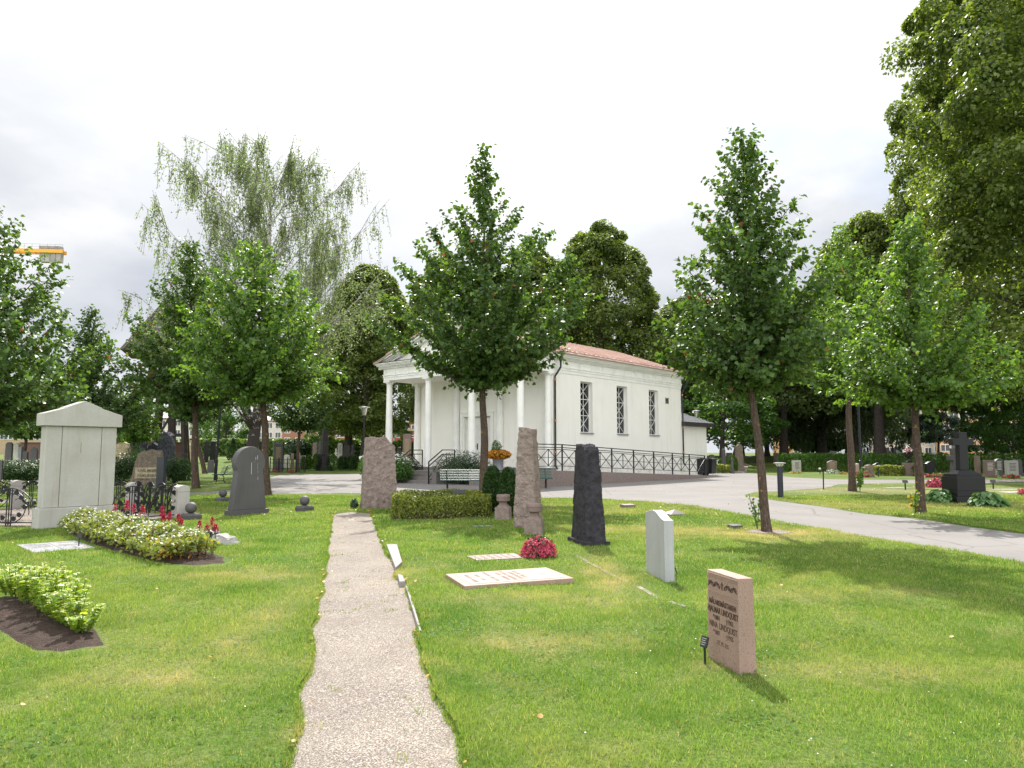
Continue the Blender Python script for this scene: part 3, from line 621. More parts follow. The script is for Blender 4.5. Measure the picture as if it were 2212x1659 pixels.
# ================================================================== CHAPEL
CR = math.atan2(.755, .656)
def chapel():
    T = thing('chapel', 'white plastered chapel with columned portico and copper roof', 'chapel', (.42, 36.75, 0), CR)
    W = 10.17; x1 = 16.3; yR = -.20; yL = W+.20; ZA = 5.80; ZC = 6.50; ZE = 6.92; ym = W/2
    # hall walls with real window recesses on the right-hand side
    m = MB(); ws = [4.86, 8.50, 12.16]; ww = 1.16; wz0, wz1 = 2.66, 5.50; th = .35; z0, z1 = .0, 6.2
    xs = [2.35]
    for a in ws: xs += [a, a+ww]
    xs.append(x1)
    for i in range(0, len(xs), 2): m.box(xs[i], xs[i+1], yR, yR+th, z0, z1)
    for a in ws: m.box(a, a+ww, yR, yR+th, z0, wz0); m.box(a, a+ww, yR, yR+th, wz1, z1)
    m.box(2.35, x1, yL-th, yL, z0, z1); m.box(x1-th, x1, yR+th, yL-th, z0, z1)
    # front wall with a door opening
    dx = .3; dc = 5.25; dw = 2.05; dz = 3.62
    m.box(2.35, 2.35+dx, yR+th, dc-dw/2, z0, z1); m.box(2.35, 2.35+dx, dc+dw/2, yL-th, z0, z1); m.box(2.35, 2.35+dx, dc-dw/2, dc+dw/2, dz, z1); m.box(2.35, 2.35+dx, dc-dw/2, dc+dw/2, z0, .8)
    m.build('wall', M['plaster'], T)
    MB().box(2.6, x1-.4, yR+.5, yL-.5, 6.0, 6.1).build('ceiling', M['plaster'], T)
    # entablature: architrave, frieze, dentils, cornice
    a = MB(); e0 = -.27
    def ring(mb, out_, za, zb, inn=.55):
        X0, X1, Y0, Y1 = e0-out_, x1+out_+.02, yR-.03-out_, yL+.03+out_
        mb.box(X0, X0+inn, Y0, Y1, za, zb); mb.box(X0+inn, X1, Y0, Y0+inn, za, zb); mb.box(X0+inn, X1, Y1-inn, Y1, za, zb)
    ring(a, .0, ZA, ZA+.17); ring(a, .025, ZA+.17, ZA+.30); ring(a, .06, ZA+.30, ZA+.345)
    a.build('architrave', M['trim'], T, bevel=.006)
    f = MB(); ring(f, .005, ZA+.345, ZA+.68)
    def side_x(k0, k1, step): return np.arange(k0, k1, step)
    for x in np.arange(.1, x1, 1.13):       # raised frames of the frieze
        for s in (0, .09, .18): f.box(x+s, x+s+.05, yR-.06, yR-.035, ZA+.36, ZA+.66)
        f.box(x-.02, x+.25, yR-.10, yR-.035, ZA+.27, ZA+.295)
    for y in np.arange(.0, W+.1, .924):
        for s in (0, .09, .18): f.box(e0-.03, e0-.005, y+s-.1, y+s-.05, ZA+.36, ZA+.66)
        f.box(e0-.08, e0-.02, y-.12, y+.15, ZA+.27, ZA+.295)
    f.build('frieze', M['trim'], T)
    d = MB()
    for x in np.arange(e0-.05, x1+.1, .115): d.box(x, x+.066, yR-.14, yR-.02, ZA+.70, ZA+.775)
    for y in np.arange(yR-.06, yL+.1, .115): d.box(e0-.12, e0-.01, y, y+.066, ZA+.70, ZA+.775)
    d.build('dentils', M['trim'], T)
    c = MB(); ring(c, .05, ZA+.68, ZA+.70); ring(c, .16, ZA+.775, ZA+.83); ring(c, .26, ZA+.83, ZA+.90, .9); ring(c, .33, ZA+.90, ZA+.955, .9); ring(c, .40, ZA+.955, ZA+1.02, .95)
    c.build('cornice', M['trim'], T, bevel=.008)
    MB().box(e0+.1, 2.4, yR+.1, yL-.1, ZA+.02, ZA+.12).build('portico_ceiling', M['plaster'], T)
    # dark sheet strip on the cornice below the pediment
    MB().box(e0-.43, e0+.1, yR-.1, yL+.1, ZA+1.022, ZA+1.045).build('cornice_flashing', M['darksheet'], T)
    # pediment
    apex = 8.72; ze = ZA+1.02; hw = ym-yR+.4
    MB().prism([(yR, ze), (yL, ze), (ym, apex-.12)], e0+.08, e0+.3, 'x').build('pediment', M['plaster'], T)
    rk = MB(); sl = (apex-ze)/hw
    for sg in (-1, 1):
        def pt(t, dz): return (ym+sg*(hw*(1-t)), ze+(apex-ze)*t+dz)
        for (x_a, x_b, d0, d1) in ((e0-.40, e0+.1, -.10, .0), (e0-.26, e0+.1, -.18, -.10), (e0-.10, e0+.1, -.34, -.18)):
            rk.prism([pt(.0, d0), pt(0, d1), pt(1, d1), pt(1, d0)], x_a, x_b, 'x')
        n = int(hw/.125)
        for k in range(4, n-1):
            t = k/n; y, z = pt(t, -.245); rk.box(e0-.20, e0-.1, y-.035, y+.035, z, z+.07)
    rk.build('raking_cornice', M['trim'], T)
    # roof: two copper slopes with standing seams, kicked at the eaves
    r = MB(); ov = .46; xr0, xr1 = e0-.46, x1+.5
    def rpt(t):  # t 0 at eave .. 1 ridge
        y = hw+ov-.4; y = y*(1-t); z = ze+.02+(apex+.05-ze)*min(1, t*1.0)
        if t < .12: z = ze+.02+(apex+.05-ze)*t*.55+.0
        elif t < .2: z = ze+.02+(apex+.05-ze)*(.066+(t-.12)*(.2-.066)/.08)
        return y, z
    ts = [0, .06, .12, .2, .4, .6, .8, 1]
    for sg in (-1, 1):
        for i in range(len(ts)-1):
            (ya, za), (yb, zb) = rpt(ts[i]), rpt(ts[i+1])
            r.add([(xr0, ym+sg*ya, za), (xr1, ym+sg*ya, za), (xr1, ym+sg*yb, zb), (xr0, ym+sg*yb, zb)], [(0, 1, 2, 3) if sg < 0 else (3, 2, 1, 0)])
            r.add([(xr0, ym+sg*ya, za-.06), (xr0, ym+sg*ya, za), (xr0, ym+sg*yb, zb), (xr0, ym+sg*yb, zb-.06)], [(0, 1, 2, 3)])
            r.add([(xr1, ym+sg*ya, za-.06), (xr1, ym+sg*ya, za), (xr1, ym+sg*yb, zb), (xr1, ym+sg*yb, zb-.06)], [(3, 2, 1, 0)])
        ya, za = rpt(0); r.box(xr0, xr1, min(ym+sg*ya, ym+sg*(ya+.012)), max(ym+sg*ya, ym+sg*(ya+.012)), za-.07, za)
        for x in np.arange(xr0+.02, xr1, .47):
            for i in range(3, len(ts)-1):
                (ya, za), (yb, zb) = rpt(ts[i]), rpt(ts[i+1])
                r.bar((x, ym+sg*ya, za+.02), (x, ym+sg*yb, zb+.02), .045, .10)
        for x in np.arange(xr0+.02, xr1, .94):
            (ya, za), (yb, zb) = rpt(0), rpt(.2); r.bar((x, ym+sg*ya, za+.006), (x, ym+sg*yb, zb+.0), .015, .02)
        (ya, za) = rpt(.16); r.box(xr0, xr1, ym+sg*ya-.012, ym+sg*ya+.012, za-.01, za+.07)
    r.bar((xr0, ym, apex+.07), (xr1, ym, apex+.07), .09, .05)
    ro = r.build('roof', M['copper'], T)
    MB().prism([(yR, ze-.2), (yL, ze-.2), (ym, apex-.12)], x1-.3, x1-.1, 'x').build('rear_gable', M['plaster'], T)
    # columns
    def column(x, y, half=False):
        c_ = MB(); zb = .8; zt = ZA
        c_.lathe([(.235, zb), (.235, zb+.06), (.205, zb+.085), (.20, zb+.12), (.20, zb+1.2), (.192, zb+2.4), (.168, zt-.42), (.162, zt-.32), (.185, zt-.31), (.185, zt-.28), (.164, zt-.27), (.164, zt-.22), (.20, zt-.17), (.235, zt-.13), (.24, zt-.10)], 28, (x, y))
        c_.box(x-.26, x+.26, y-.26, y+.26, zt-.10, zt-.003)
        return c_
    for i, y in enumerate((0, 3.39, 6.78, 10.17)):
        o = column(0, y).build('column', M['trim'], T, smooth=True)
    for y in (0.0, 3.39, 6.78, 10.17): column(2.22, y).build('engaged_column', M['trim'], T, smooth=True)
    # platform, steps
    s = MB(); s.box(-.42, 2.34, yR-.25, yL+.25, .0, .798); s.build('plinth', M['stepstone'], T, bevel=.01)
    s = MB()
    for k, (xa, z) in enumerate(((-1.45, .64), (-1.78, .48), (-2.11, .32), (-2.44, .16))):
        s.box(xa, -.424, 4.05, 6.3, 0 if k == 3 else z-.162, z)
    s.build('steps', M['stepstone'], T, bevel=.008)
    for ya in (3.6, 6.304): MB().box(-2.35, -.424, ya, ya+.44, 0, .62).build('cheek_wall', M['stepstone'], T, bevel=.01)
    for yy in (3.92, 6.43):
        h = MB(); p0 = Vector((-2.4, yy, .1)); p1 = Vector((-.72, yy, .64))
        h.bar((-2.55, yy, 0), (-2.55, yy, 1.12), .05); h.bar((-.72, yy, .62), (-.72, yy, 1.72), .05)
        for hz in (0, -.22):
            h.bar((-2.55, yy, 1.12+hz), (-1.6, yy, 1.72+hz), .045); h.bar((-1.62, yy, 1.72+hz), (-.72, yy, 1.72+hz), .045)
        h.bar((-2.55, yy, .20), (-.72, yy, .72), .03); h.bar((-2.5, yy, .35), (-1.5, yy, 1.50), .026); h.bar((-1.55, yy, 1.5), (-.72, yy, .8), .026)
        h.bar((-2.1, yy, 1.15), (-1.2, yy, .62), .026); h.bar((-1.3, yy, 1.5), (-1.3, yy, .62), .024)
        h.build('handrail', M['iron'], T)
    # windows
    for a in ws:
        fr = MB(); y0 = yR+.20; xa, xb = a+.01, a+ww-.01; t = .055
        fr.box(xa, xb, y0, y0+.07, wz0+.01, wz0+.01+t); fr.box(xa, xb, y0, y0+.07, wz1-.01-t, wz1-.01); fr.box(xa, xa+t, y0, y0+.07, wz0+.01+t, wz1-.01-t); fr.box(xb-t, xb, y0, y0+.07, wz0+.01+t, wz1-.01-t)
        wo = fr.build('window', M['paint'], T)
        MB().box(xa+t, xb-t, y0+.05, y0+.06, wz0+t, wz1-t).build('glass_pane', M['glass'], wo)
        mu = MB(); xm = (xa+xb)/2; A, B = xa+t, xb-t; h0 = wz0+t+.01; h1 = wz1-t-.01; H3 = (h1-h0)/3
        mu.bar((xm, y0+.03, h0), (xm, y0+.03, h1), .03)
        for k in range(3):
            za, zb = h0+k*H3, h0+(k+1)*H3
            mu.bar((A, y0+.028, za), (B, y0+.028, zb), .024, .024); mu.bar((A, y0+.034, zb), (B, y0+.034, za), .024, .024)
            if k: mu.box(A, B, y0+.015, y0+.045, za-.018, za+.018)
        mu.build('glazing_bars', M['paint'], wo)
        MB().box(a-.05, a+ww+.05, yR-.07, y0-.002, wz0-.045, wz0+.008).build('window_sill', M['greysheet'], wo)
    v = MB()
    for k in range(7): v.box(14.25, 14.55, yR-.03, yR-.005, 4.75+k*.05, 4.78+k*.05)
    v.box(14.22, 14.25, yR-.035, yR-.002, 4.72, 5.12); v.box(14.55, 14.58, yR-.035, yR-.002, 4.72, 5.12); v.build('vent_grille', M['darksheet'], T)
    # door
    xd = 2.35+.16; dt = .05
    fr = MB(); ow = dw/2+.28; y_a, y_b = dc-ow, dc+ow; X = 2.35
    fr.box(X-.05, X-.002, y_a, y_a+.20, .8, dz+.22); fr.box(X-.05, X-.002, y_b-.20, y_b, .8, dz+.22); fr.box(X-.05, X-.002, y_a+.2, y_b-.2, dz+.02, dz+.22)
    fr.box(X-.07, X-.05, y_a+.0, y_a+.05, .8, dz+.22); fr.box(X-.07, X-.05, y_b-.05, y_b, .8, dz+.22); fr.box(X-.09, X-.005, y_a-.03, y_b+.03, dz+.222, dz+.28)
    fr.build('door_frame', M['trim'], T, bevel=.006)
    for sg in (-1, 1):
        lf = MB(); ya, yb = (dc-dw/2+.01, dc-.006) if sg < 0 else (dc+.006, dc+dw/2-.01); st = .22; Z0, Z1 = .83, dz-.02
        ga, gb = ya+.37, yb-.37; 
        lf.box(xd, xd+dt, ya, ga, Z0, Z1); lf.box(xd, xd+dt, gb, yb, Z0, Z1); lf.box(xd, xd+dt, ga, gb, Z0, Z0+.35); lf.box(xd, xd+dt, ga, gb, Z1-.42, Z1)
        lo = lf.build('door', M['paint'], T)
        MB().box(xd+.02, xd+.03, ga, gb, Z0+.35, Z1-.42).build('glass_pane', M['dglass'], lo)
        mu = MB(); n = 4; h0, h1 = Z0+.35, Z1-.42; H_ = (h1-h0)/n
        for k in range(n):
            mu.bar((xd+.005, ga, h0+k*H_), (xd+.005, gb, h0+(k+1)*H_), .022); mu.bar((xd+.012, ga, h0+(k+1)*H_), (xd+.012, gb, h0+k*H_), .022)
            mu.box(xd-.004, xd+.015, ga, gb, h0+(k+.5)*H_-.012, h0+(k+.5)*H_+.012)
        mu.build('glazing_bars', M['paint'], lo)
        if sg > 0:
            hb = MB().box(xd-.02, xd, ya+.05, ya+.12, 1.75, 2.1); hb.bar((xd-.05, ya+.08, 1.95), (xd-.05, ya+.22, 1.95), .02); hb.bar((xd-.05, ya+.085, 1.95), (xd, ya+.085, 1.95), .02); hb.build('door_handle', M['iron'], lo)
    # downpipes
    def pipe(x, y, top):
        p = MB(); p.lathe([(.04, top-.5), (.06, top-.44), (.15, top-.10), (.16, top)], 14, (x+.13, y-.38))
        p.tube([(x+.13, y-.38, top-.45), (x+.13, y-.38, top-.72), (x, y-.10, top-1.20), (x, y-.10, top-1.35), (x, y-.10, .9), (x+.0, y-.22, .74)], .052, 10)
        po = p.build('downpipe', M['patina'], T, smooth=True)
        b = MB()
        for z in (5.35, 3.2, 1.55):
            b.lathe([(.062, z), (.066, z+.01), (.066, z+.09), (.062, z+.10)], 12, (x, y-.10)); b.bar((x, y-.1, z+.05), (x, y+.0, z+.05), .02)
            b.build('pipe_clip', M['newcopper'], po); b = MB()
        k = MB(); k.lathe([(.02, ZE-.10), (.17, ZE-.06), (.19, ZE+.05)], 8, (x+.13, y-.42)); k.build('spout', M['copper'], po)
    pipe(2.46, yR, 6.78); pipe(x1+.02, yR, 6.78)
    # annex behind
    an = MB(); xa0, xa1, ya0, ya1 = x1, 20.2, yR+.15, 6.0
    an.box(xa0+.003, xa1, ya0, ya1, 0, 3.35); ao = an.build('annex', M['plaster'], T)
    rf = MB(); rf.box(xa0+.01, xa1+.4, ya0-.4, ya1+.3, 3.352, 3.62); rf.build('eaves', M['darksheet'], ao)
    rf = MB(); z = 3.63; rf.add([(xa0+.01, ya0-.42, z), (xa1+.42, ya0-.42, z), (xa1+.42, ya1+.3, z), (xa0+.01, ya1+.3, z), (xa0+.01, ya0+1.8, z+.95), (xa1-1.6, ya0+1.8, z+.95)], [(0, 1, 5, 4), (1, 2, 5), (2, 3, 4, 5), (0, 4, 3), (0, 3, 2, 1)])
    for x in np.arange(xa0+.2, xa1, .45):
        zt = min(1, (xa1+.42-x)/2.0); rf.bar((x, ya0-.42, z+.02), (x, ya0-.42+2.22*zt, z+.02+.95*zt), .02, .04)
    rf.build('roof', M['greysheet'], ao)
    # ---------- access ramp (a thing of its own)
    rt = thing('access_ramp', 'rough granite access ramp along the side of the white chapel', 'ramp', (.42, 36.75, 0), CR)
    yo, yi = -2.45, -.22
    prof = [(-.4, .74), (6.0, .72), (15.4, .16)]
    wl = MB()
    cuts = [-2.0, -.3, 1.4, 3.1, 4.9, 6.6, 8.7, 10.9, 13.1, 15.4]
    def ztop(x): return .74 if x < 0 else .74-x/15.4*.60
    for a_, b_ in zip(cuts[:-1], cuts[1:]):
        wl.prism([(a_+.006, -.05), (b_-.006, -.05), (b_-.006, ztop(b_)), (a_+.006, ztop(a_))], yo, yo+.3, 'y')
    wl.build('retaining_wall', M['rampstone'], rt, bevel=.012)
    dk = MB(); dk.box(-2.0, -.43, yo+.302, 1.35, -.05, .695); MB().box(-2.0, -.43, 1.352, 1.6, -.05, .70).build('end_wall', M['rampstone'], rt); dk.prism([(-.42, -.05), (15.4, -.05), (15.4, .10), (0, .695), (-.42, .695)], yo+.302, yi-.001, 'y'); dk.build('ramp_deck', M['asphalt'], rt)
    rl = MB(); yy = yo+.12
    posts = [-1.8, .35, 2.5, 4.65, 6.8, 8.95, 11.1, 13.2, 15.25]
    xs_ = [-1.4]+posts
    for a_ in posts: rl.bar((a_, yy, ztop(a_)-.02), (a_, yy, ztop(a_)+1.24), .055)
    for i in range(len(posts)-1):
        a_, b_ = posts[i], posts[i+1]; za, zb = ztop(a_), ztop(b_); mid = (a_+b_)/2; zm = (za+zb)/2
        for hgt, w_ in ((1.24, .045), (1.10, .035), (1.01, .03), (.22, .03)): rl.bar((a_, yy, za+hgt), (b_, yy, zb+hgt), w_)
        rl.bar((a_, yy, za+.63), (b_, yy, zb+.63), .022)
        rl.bar((mid, yy, zm+.22), (mid, yy, zm+1.0), .03)
        for q0, q1 in ((a_, mid), (mid, b_)):
            z0_, z1_ = ztop(q0), ztop(q1)
            rl.bar((q0, yy+.01, z0_+.22), (q1, yy+.01, z1_+1.0), .024); rl.bar((q0, yy-.01, z0_+1.0), (q1, yy-.01, z1_+.22), .024)
    rl.build('railing', M['iron'], rt)
chapel()
def inchapel(x, y, z=0):
    return Vector((.42+x*math.cos(CR)-y*math.sin(CR), 36.75+x*math.sin(CR)+y*math.cos(CR), z))

# ================================================================== STONES NEAR THE CAMERA
A1 = R(49)           # the old plots lie parallel to the chapel
def at(u, v): 
    p = P(u, v, .045); return Vector((p.x, p.y, LH(p.x, p.y)-.012))
def sunk(x, y, z=-.012): return Vector((x, y, LH(x, y)+z))
def rect(cx, cy, w, d, rz): return AX((cx, cy), rz, [(-w/2, -d/2), (w/2, -d/2), (w/2, d/2), (-w/2, d/2)])

def monument():
    p = sunk(-9.67, 15.2); T = thing('grave_monument', 'large pale granite monument with a gabled cap, left of the flower bed', 'monument', p, A1); Wd = 1.52; D = .42
    keepout.append(rect(-9.67+.656*.76-.755*.21, 15.2+.755*.76+.656*.21, 1.6, .5, A1))
    MB().box(0, Wd, 0, D, -.1, .42).build('plinth', M['greygranite'], T, bevel=.012)
    b = MB(); x0, x1_ = .07, Wd-.07; h = 2.12
    for xa, xb, y in ((x0, x0+.298, .05), (x0+.306, x1_-.306, .056), (x1_-.298, x1_, .05)): b.box(xa, xb, y, D-.05, .425, h)
    b.build('body', M['greygranite'], T, bevel=.01)
    j = MB(); j.box(x0+.01, x1_-.01, .07, D-.07, .424, h+.003); j.build('joint', plain('dark_mortar', (.05, .045, .035), .9), T)
    for xa, za, zb_ in ((.74, 1.56, 1.78),): MB().box(xa, xa+.006, .0545, .0555, za, zb_).build('crack', M['engrave'], T)
    MB().prism([(-.01, h+.004), (Wd+.01, h+.004), (Wd+.01, h+.26), (Wd-.42, h+.395), (Wd-.42, h+.41), (Wd/2, h+.55), (.42, h+.41), (.42, h+.395), (-.01, h+.26)], -.02, D+.02, 'y').build('cap', M['greygranite'], T, bevel=.012)
monument()
def round_stone():
    p = sunk(-6.93, 18.3); T = thing('gravestone', 'dark grey gravestone with a round head, white streaks on its face', 'gravestone', p, A1)
    keepout.append(rect(-6.93+.34-.1, 18.3+.4+.09, 1.1, .35, A1))
    MB().box(0, 1.06, 0, .30, -.1, .14).build('base', M['darkgranite'], T, bevel=.008)
    cx_, r_, cz = .53, .40, 1.32
    pts = [(.07, .142), (.99, .142), (.88, 1.08)]
    a0 = math.asin(-(cz-1.12)/r_); 
    for k in range(0, 25):
        a = a0+(PI-2*a0)*k/24; pts.append((cx_+r_*math.cos(a), cz+r_*math.sin(a)))
    pts.append((.18, 1.08))
    MB().prism(pts, .035, .265, 'y').build('stone', M['darkgranite'], T, bevel=.008)
    for x, z0, z1, w_ in ((.55, 1.02, 1.32, .010), (.66, 1.38, 1.46, .008), (.71, 1.40, 1.50, .009), (.63, 1.33, 1.345, .01), (.73, 1.05, 1.12, .004), (.735, .88, .95, .005), (.72, 1.15, 1.3, .003)):
        MB().box(x-w_/2, x+w_/2, .0335, .034, z0, z1).build('white_streak', plain('bird_lime', (.7, .7, .68), .8), T)
round_stone()
def ball(u, v, label, sc=1):
    p = at(u, v); T = thing('ball_stone', label, 'stone ball', p, A1+R(8), 'stone balls marking the grave plots')
    s = MB(); a, b = .165*sc, .13*sc; z1, z2 = .10*sc, .15*sc
    s.box(-a, a, -a, a, -.05, z1); s.add([(-a, -a, z1+.0005), (a, -a, z1+.0005), (a, a, z1+.0005), (-a, a, z1+.0005), (-b, -b, z2), (b, -b, z2), (b, b, z2), (-b, b, z2)], [(0, 1, 5, 4), (1, 2, 6, 5), (2, 3, 7, 6), (3, 0, 4, 7), (4, 5, 6, 7), (3, 2, 1, 0)])
    s.build('block', M['darkgranite'], T, bevel=.005)
    r_ = .125*sc; MB().lathe([(.01, z2-.01)]+[(r_*math.sin(t), z2+r_*.95-r_*math.cos(t)) for t in np.linspace(.45, PI-.02, 16)], 22).build('ball', M['darkgranite'], T, smooth=True)
    keepout.append(rect(p.x, p.y, .36, .36, A1))
ball(412, 1122, 'dark stone ball on a block against the pale fence post', 1.05); ball(481, 1083, 'dark stone ball behind the round-headed gravestone'); ball(657.5, 1104, 'dark stone ball standing alone on the lawn left of the gravel path', 1.05)

def tall_rock(name, label, x, y, rz, w_, d, h, mat, seed, tw=1, td=1, amp=.03, top=None, base=None, cat='gravestone', cuts=24, group=None, bw=1, freq=3):
    T = thing(name, label, cat, sunk(x, y, -.02), rz, group)
    zb = 0
    if base:
        MB().box(-base[0]/2, base[0]/2, -base[1]/2, base[1]/2, -.08, base[2]).build('base', mat, T, bevel=.012); zb = base[2]+.002
    rough('stone', w_, d, h, mat, T, tw, td, amp, cuts, seed, top, freq, zb, bottomw=bw)
    if y < 28: keepout.append(rect(x, y, (base or (w_, d))[0], (base or (w_, d))[1], rz))
    return T
tall_rock('standing_stone', 'broad rough brown-pink standing stone at the end of the gravel path', -3.72, 20.75, R(24), .92, .36, 1.98, M['rockpink'], 1, .84, .9, .020, top=lambda t: 1-.12*max(0, (t-.12)/.38)**1.3+.008*math.sin(t*14), bw=1.06, cuts=48, freq=6.5)
tall_rock('standing_stone', 'tall slender rough pink standing stone between two small bollards', .33, 15.45, R(-20), .44, .40, 2.07, M['rockpink'], 6, .66, .80, .020, top=lambda t: 1-.02*t, bw=1.16, cuts=28, freq=6.5)
tall_rock('standing_stone', 'tapering black rough-hewn pillar on a low black base', 1.31, 12.83, R(-76), .72, .35, 1.60, M['rockblack'], 4, .60, .74, .016, top=lambda t: 1-.04*max(0, t)*2+.012*math.sin(t*22), base=(.90, .46, .085), cuts=46, freq=6, bw=1.06)

def bollard(u, v, label):
    p = at(u, v); T = thing('stone_bollard', label, 'bollard', p, R(-12), 'carved bollards of the pink grave'); keepout.append(rect(p.x, p.y, .32, .32, R(-12)))
    rough('foot', .33, .33, .30, M['rockpink'], T, .98, .98, .008, 10, 2, None, 5)
    s = MB(); s.lathe([(.20, .295), (.15, .335), (.115, .36), (.105, .40), (.13, .435)], 4); s.v = [tuple(Matrix.Rotation(PI/4, 3, 'Z') @ Vector(q)) for q in s.v]; s.build('neck', M['pinkdark'], T, bevel=.004)
    h = MB(); h.lathe([(.14, .432), (.155, .44), (.158, .50), (.15, .505), (.15, .515), (.158, .52), (.158, .575), (.15, .585)], 20); h.build('head', M['pinkdark'], T, smooth=True)
bollard(1154.5, 1153, 'carved pink bollard in front of the slender standing stone'); bollard(1087, 1122.5, 'carved pink bollard in front of the two clipped conifers')

def pale_stone():
    T = thing('gravestone', 'pale blue-grey gravestone with a wavy top beside a small black sign', 'gravestone', sunk(1.885, 9.56), R(-85)); keepout.append(rect(1.885, 9.56, .86, .14, R(-85)))
    w_ = .85; pts = [(-w_/2, -.08), (w_/2, -.08), (w_/2, .76)]
    for k in range(1, 21):
        t = 1-2*k/20; pts.append((t*w_/2, float(np.interp(t, [-1, -.75, -.45, -.15, .15, .45, .7, 1], [.800, .812, .838, .852, .842, .806, .775, .762]))))
    MB().prism(pts, -.06, .06, 'y').build('stone', M['bluegranite'], T, bevel=.004)
pale_stone()
def pink_stone():
    rz = R(-76.7); T = thing('gravestone', 'upright pink granite gravestone with carved scrolls and lettering, nearest to the camera', 'gravestone', sunk(1.605, 5.54), rz); keepout.append(rect(1.605, 5.54, .45, .13, rz))
    w_, d, h = .445, .125, .668; zb = -.05
    vs = [(-w_/2-.004, -d/2-.006, zb), (w_/2+.004, -d/2-.006, zb), (w_/2+.004, d/2+.006, zb), (-w_/2-.004, d/2+.006, zb), (-w_/2, -d/2+.004, h), (w_/2, -d/2+.004, h), (w_/2, d/2-.004, h), (-w_/2, d/2-.004, h)]
    s = MB(); s.add(vs, [(0, 1, 5, 4), (1, 2, 6, 5), (2, 3, 7, 6), (3, 0, 4, 7), (4, 5, 6, 7), (3, 2, 1, 0)]); s.build('stone', M['pinkgranite'], T, bevel=.004)
    y = -d/2+.001
    b = MB()
    for z in (h-.018, h-.036, h-.150, h-.168): b.box(-w_/2+.004, w_/2-.004, y-.003, y+.002, z-.003, z+.003)
    b.build('raised_bands', M['pinkgranite'], T)
    o = MB(); zc = h-.092
    def scroll(x0, sg, sc, dirn):
        pts = []
        for k in range(26):
            a = k/25*PI*2.6; r_ = .019*sc*(1-k/30); pts.append((x0+sg*(.02*sc+r_*math.cos(a)*-1), y-.001, zc+dirn*(r_*math.sin(a))))
        o.tube(pts, [.0028*(1-.5*k/26) for k in range(26)], 5)
    for sg in (-1, 1):
        for k in range(4): scroll(sg*(.028+k*.044), sg, 1.15, 1 if k % 2 else -1); o.tube([(sg*(.03+k*.044), y-.001, zc-.02*(-1)**k), (sg*(.05+k*.044), y-.001, zc+.004), (sg*(.074+k*.044), y-.001, zc+.02*(-1)**k)], .0026, 5)
    o.box(-.004, .004, y-.003, y+.002, zc-.028, zc+.03); o.box(-.016, .016, y-.0035, y+.0025, zc+.008, zc+.016); o.build('carved_scrolls', M['engrave'], T)
    def ln(s_, z, sz, sx=.78, nm='lettering', x=0): textmesh(nm, s_, sz, M['engrave'], T, Matrix.Translation((x, y-.0005+(h-z)*-.004, z)) @ Matrix.Rotation(R(90), 4, 'X'), .0022, .0006, sx=sx)
    ln('MÅLAREMÄSTAREN', .445, .054, .82); ln('HJALMAR LINDQUIST', .388, .062, .74); ln('*1884', .334, .046, .88, x=-.09); ln('†1962', .334, .046, .88, x=.10); ln('NINA', .280, .062, .80, x=-.135); ln('LINDQUIST', .280, .062, .80, x=.075); ln('*1887', .226, .046, .88, x=-.09); ln('†1955', .226, .046, .88, x=.10); ln('ST. PS. 355', .158, .042, .85)
pink_stone()
def small_sign(u, v, h, label, rz, sc=1, txt=True):
    p = at(u, v); T = thing('grave_sign', label, 'sign', p, rz, 'small black grave number signs')
    MB().box(-.009*sc, .009*sc, -.003, .003, -.05, h*.62).build('stake', M['signblack'], T)
    m = Matrix.Translation((0, 0, h*.80)) @ Matrix.Rotation(R(-18), 4, 'X')
    s = MB().box(-.034*sc, .034*sc, -.004, .004, -.04*sc, .04*sc, m); s.build('plate', M['signblack'], T)
    if txt:
        t = MB()
        for k in range(4): t.box(-.026*sc, .02*sc-(k % 2)*.008, -.0052, -.0045, .022*sc-k*.015*sc, .027*sc-k*.015*sc, m)
        t.build('print', M['signtext'], T)
small_sign(1523, 1437, .215, 'small black number sign in front of the pink gravestone', R(-60))
small_sign(1461, 1260, .22, 'small black number sign right of the pale blue-grey gravestone', R(75), txt=False)
small_sign(170, 1180, .24, 'small black number sign at the left end of the white flower bed', R(40), txt=False)
small_sign(2007+3, 1053, .3, 'small black sign beside the pink begonias', R(0), 1.7, False) if 0 else None

def slab(name, label, cx_, cy_, w_, d, rz, z, th, mat, cat='grave slab', tilt=0):
    T = thing(name, label, cat, (cx_, cy_, LH(cx_, cy_)+z), rz); T.rotation_euler = (0, tilt, rz); keepout.append(rect(cx_, cy_, w_-.02, d-.02, rz))
    MB().box(-w_/2, w_/2, -d/2, d/2, -th, 0).build('slab', mat, T, bevel=.005); return T
T = slab('grave_slab', 'raised pink granite slab with a cross and rows of worn lettering', -.045, 9.2, 1.36, .88, R(19.4), .055, .12, M['pinkgranite'], tilt=R(-.6))
MB().box(-.58, .585, -.36, .36, .0, .004).build('polished_field', M['pinkpale'], T)
cr_ = MB(); cr_.box(.18, .56, -.012, .012, .0045, .006); cr_.box(.44, .465, -.06, .06, .0048, .0063); cr_.build('cross', M['pinkgranite'], T)
def words(T, rows, mat, z=.0045, th=.0016, nm='worn_lettering', hgt=.05):
    """rows: (x, [(y0,y1),...]) worn word blocks running across the slab, broken into uneven letter strokes"""
    rr = random.Random(5); m = MB()
    for x, ws in rows:
        for y0, y1 in ws:
            y = y0
            while y < y1:
                l = rr.uniform(.012, .022); k = rr.random()
                m.box(x-hgt/2, x+hgt/2, y, y+.006, z, z+th)
                if k < .7: xx = x+rr.choice((-.5, -.1, .42))*hgt; m.box(xx, xx+.006, y+.006, y+l, z, z+th)
                if k > .4: m.box(x-hgt/2, x+hgt/2, y+l, y+l+.005, z+.0003, z+th+.0002)
                y += l+.012
    m.build(nm, mat, T)
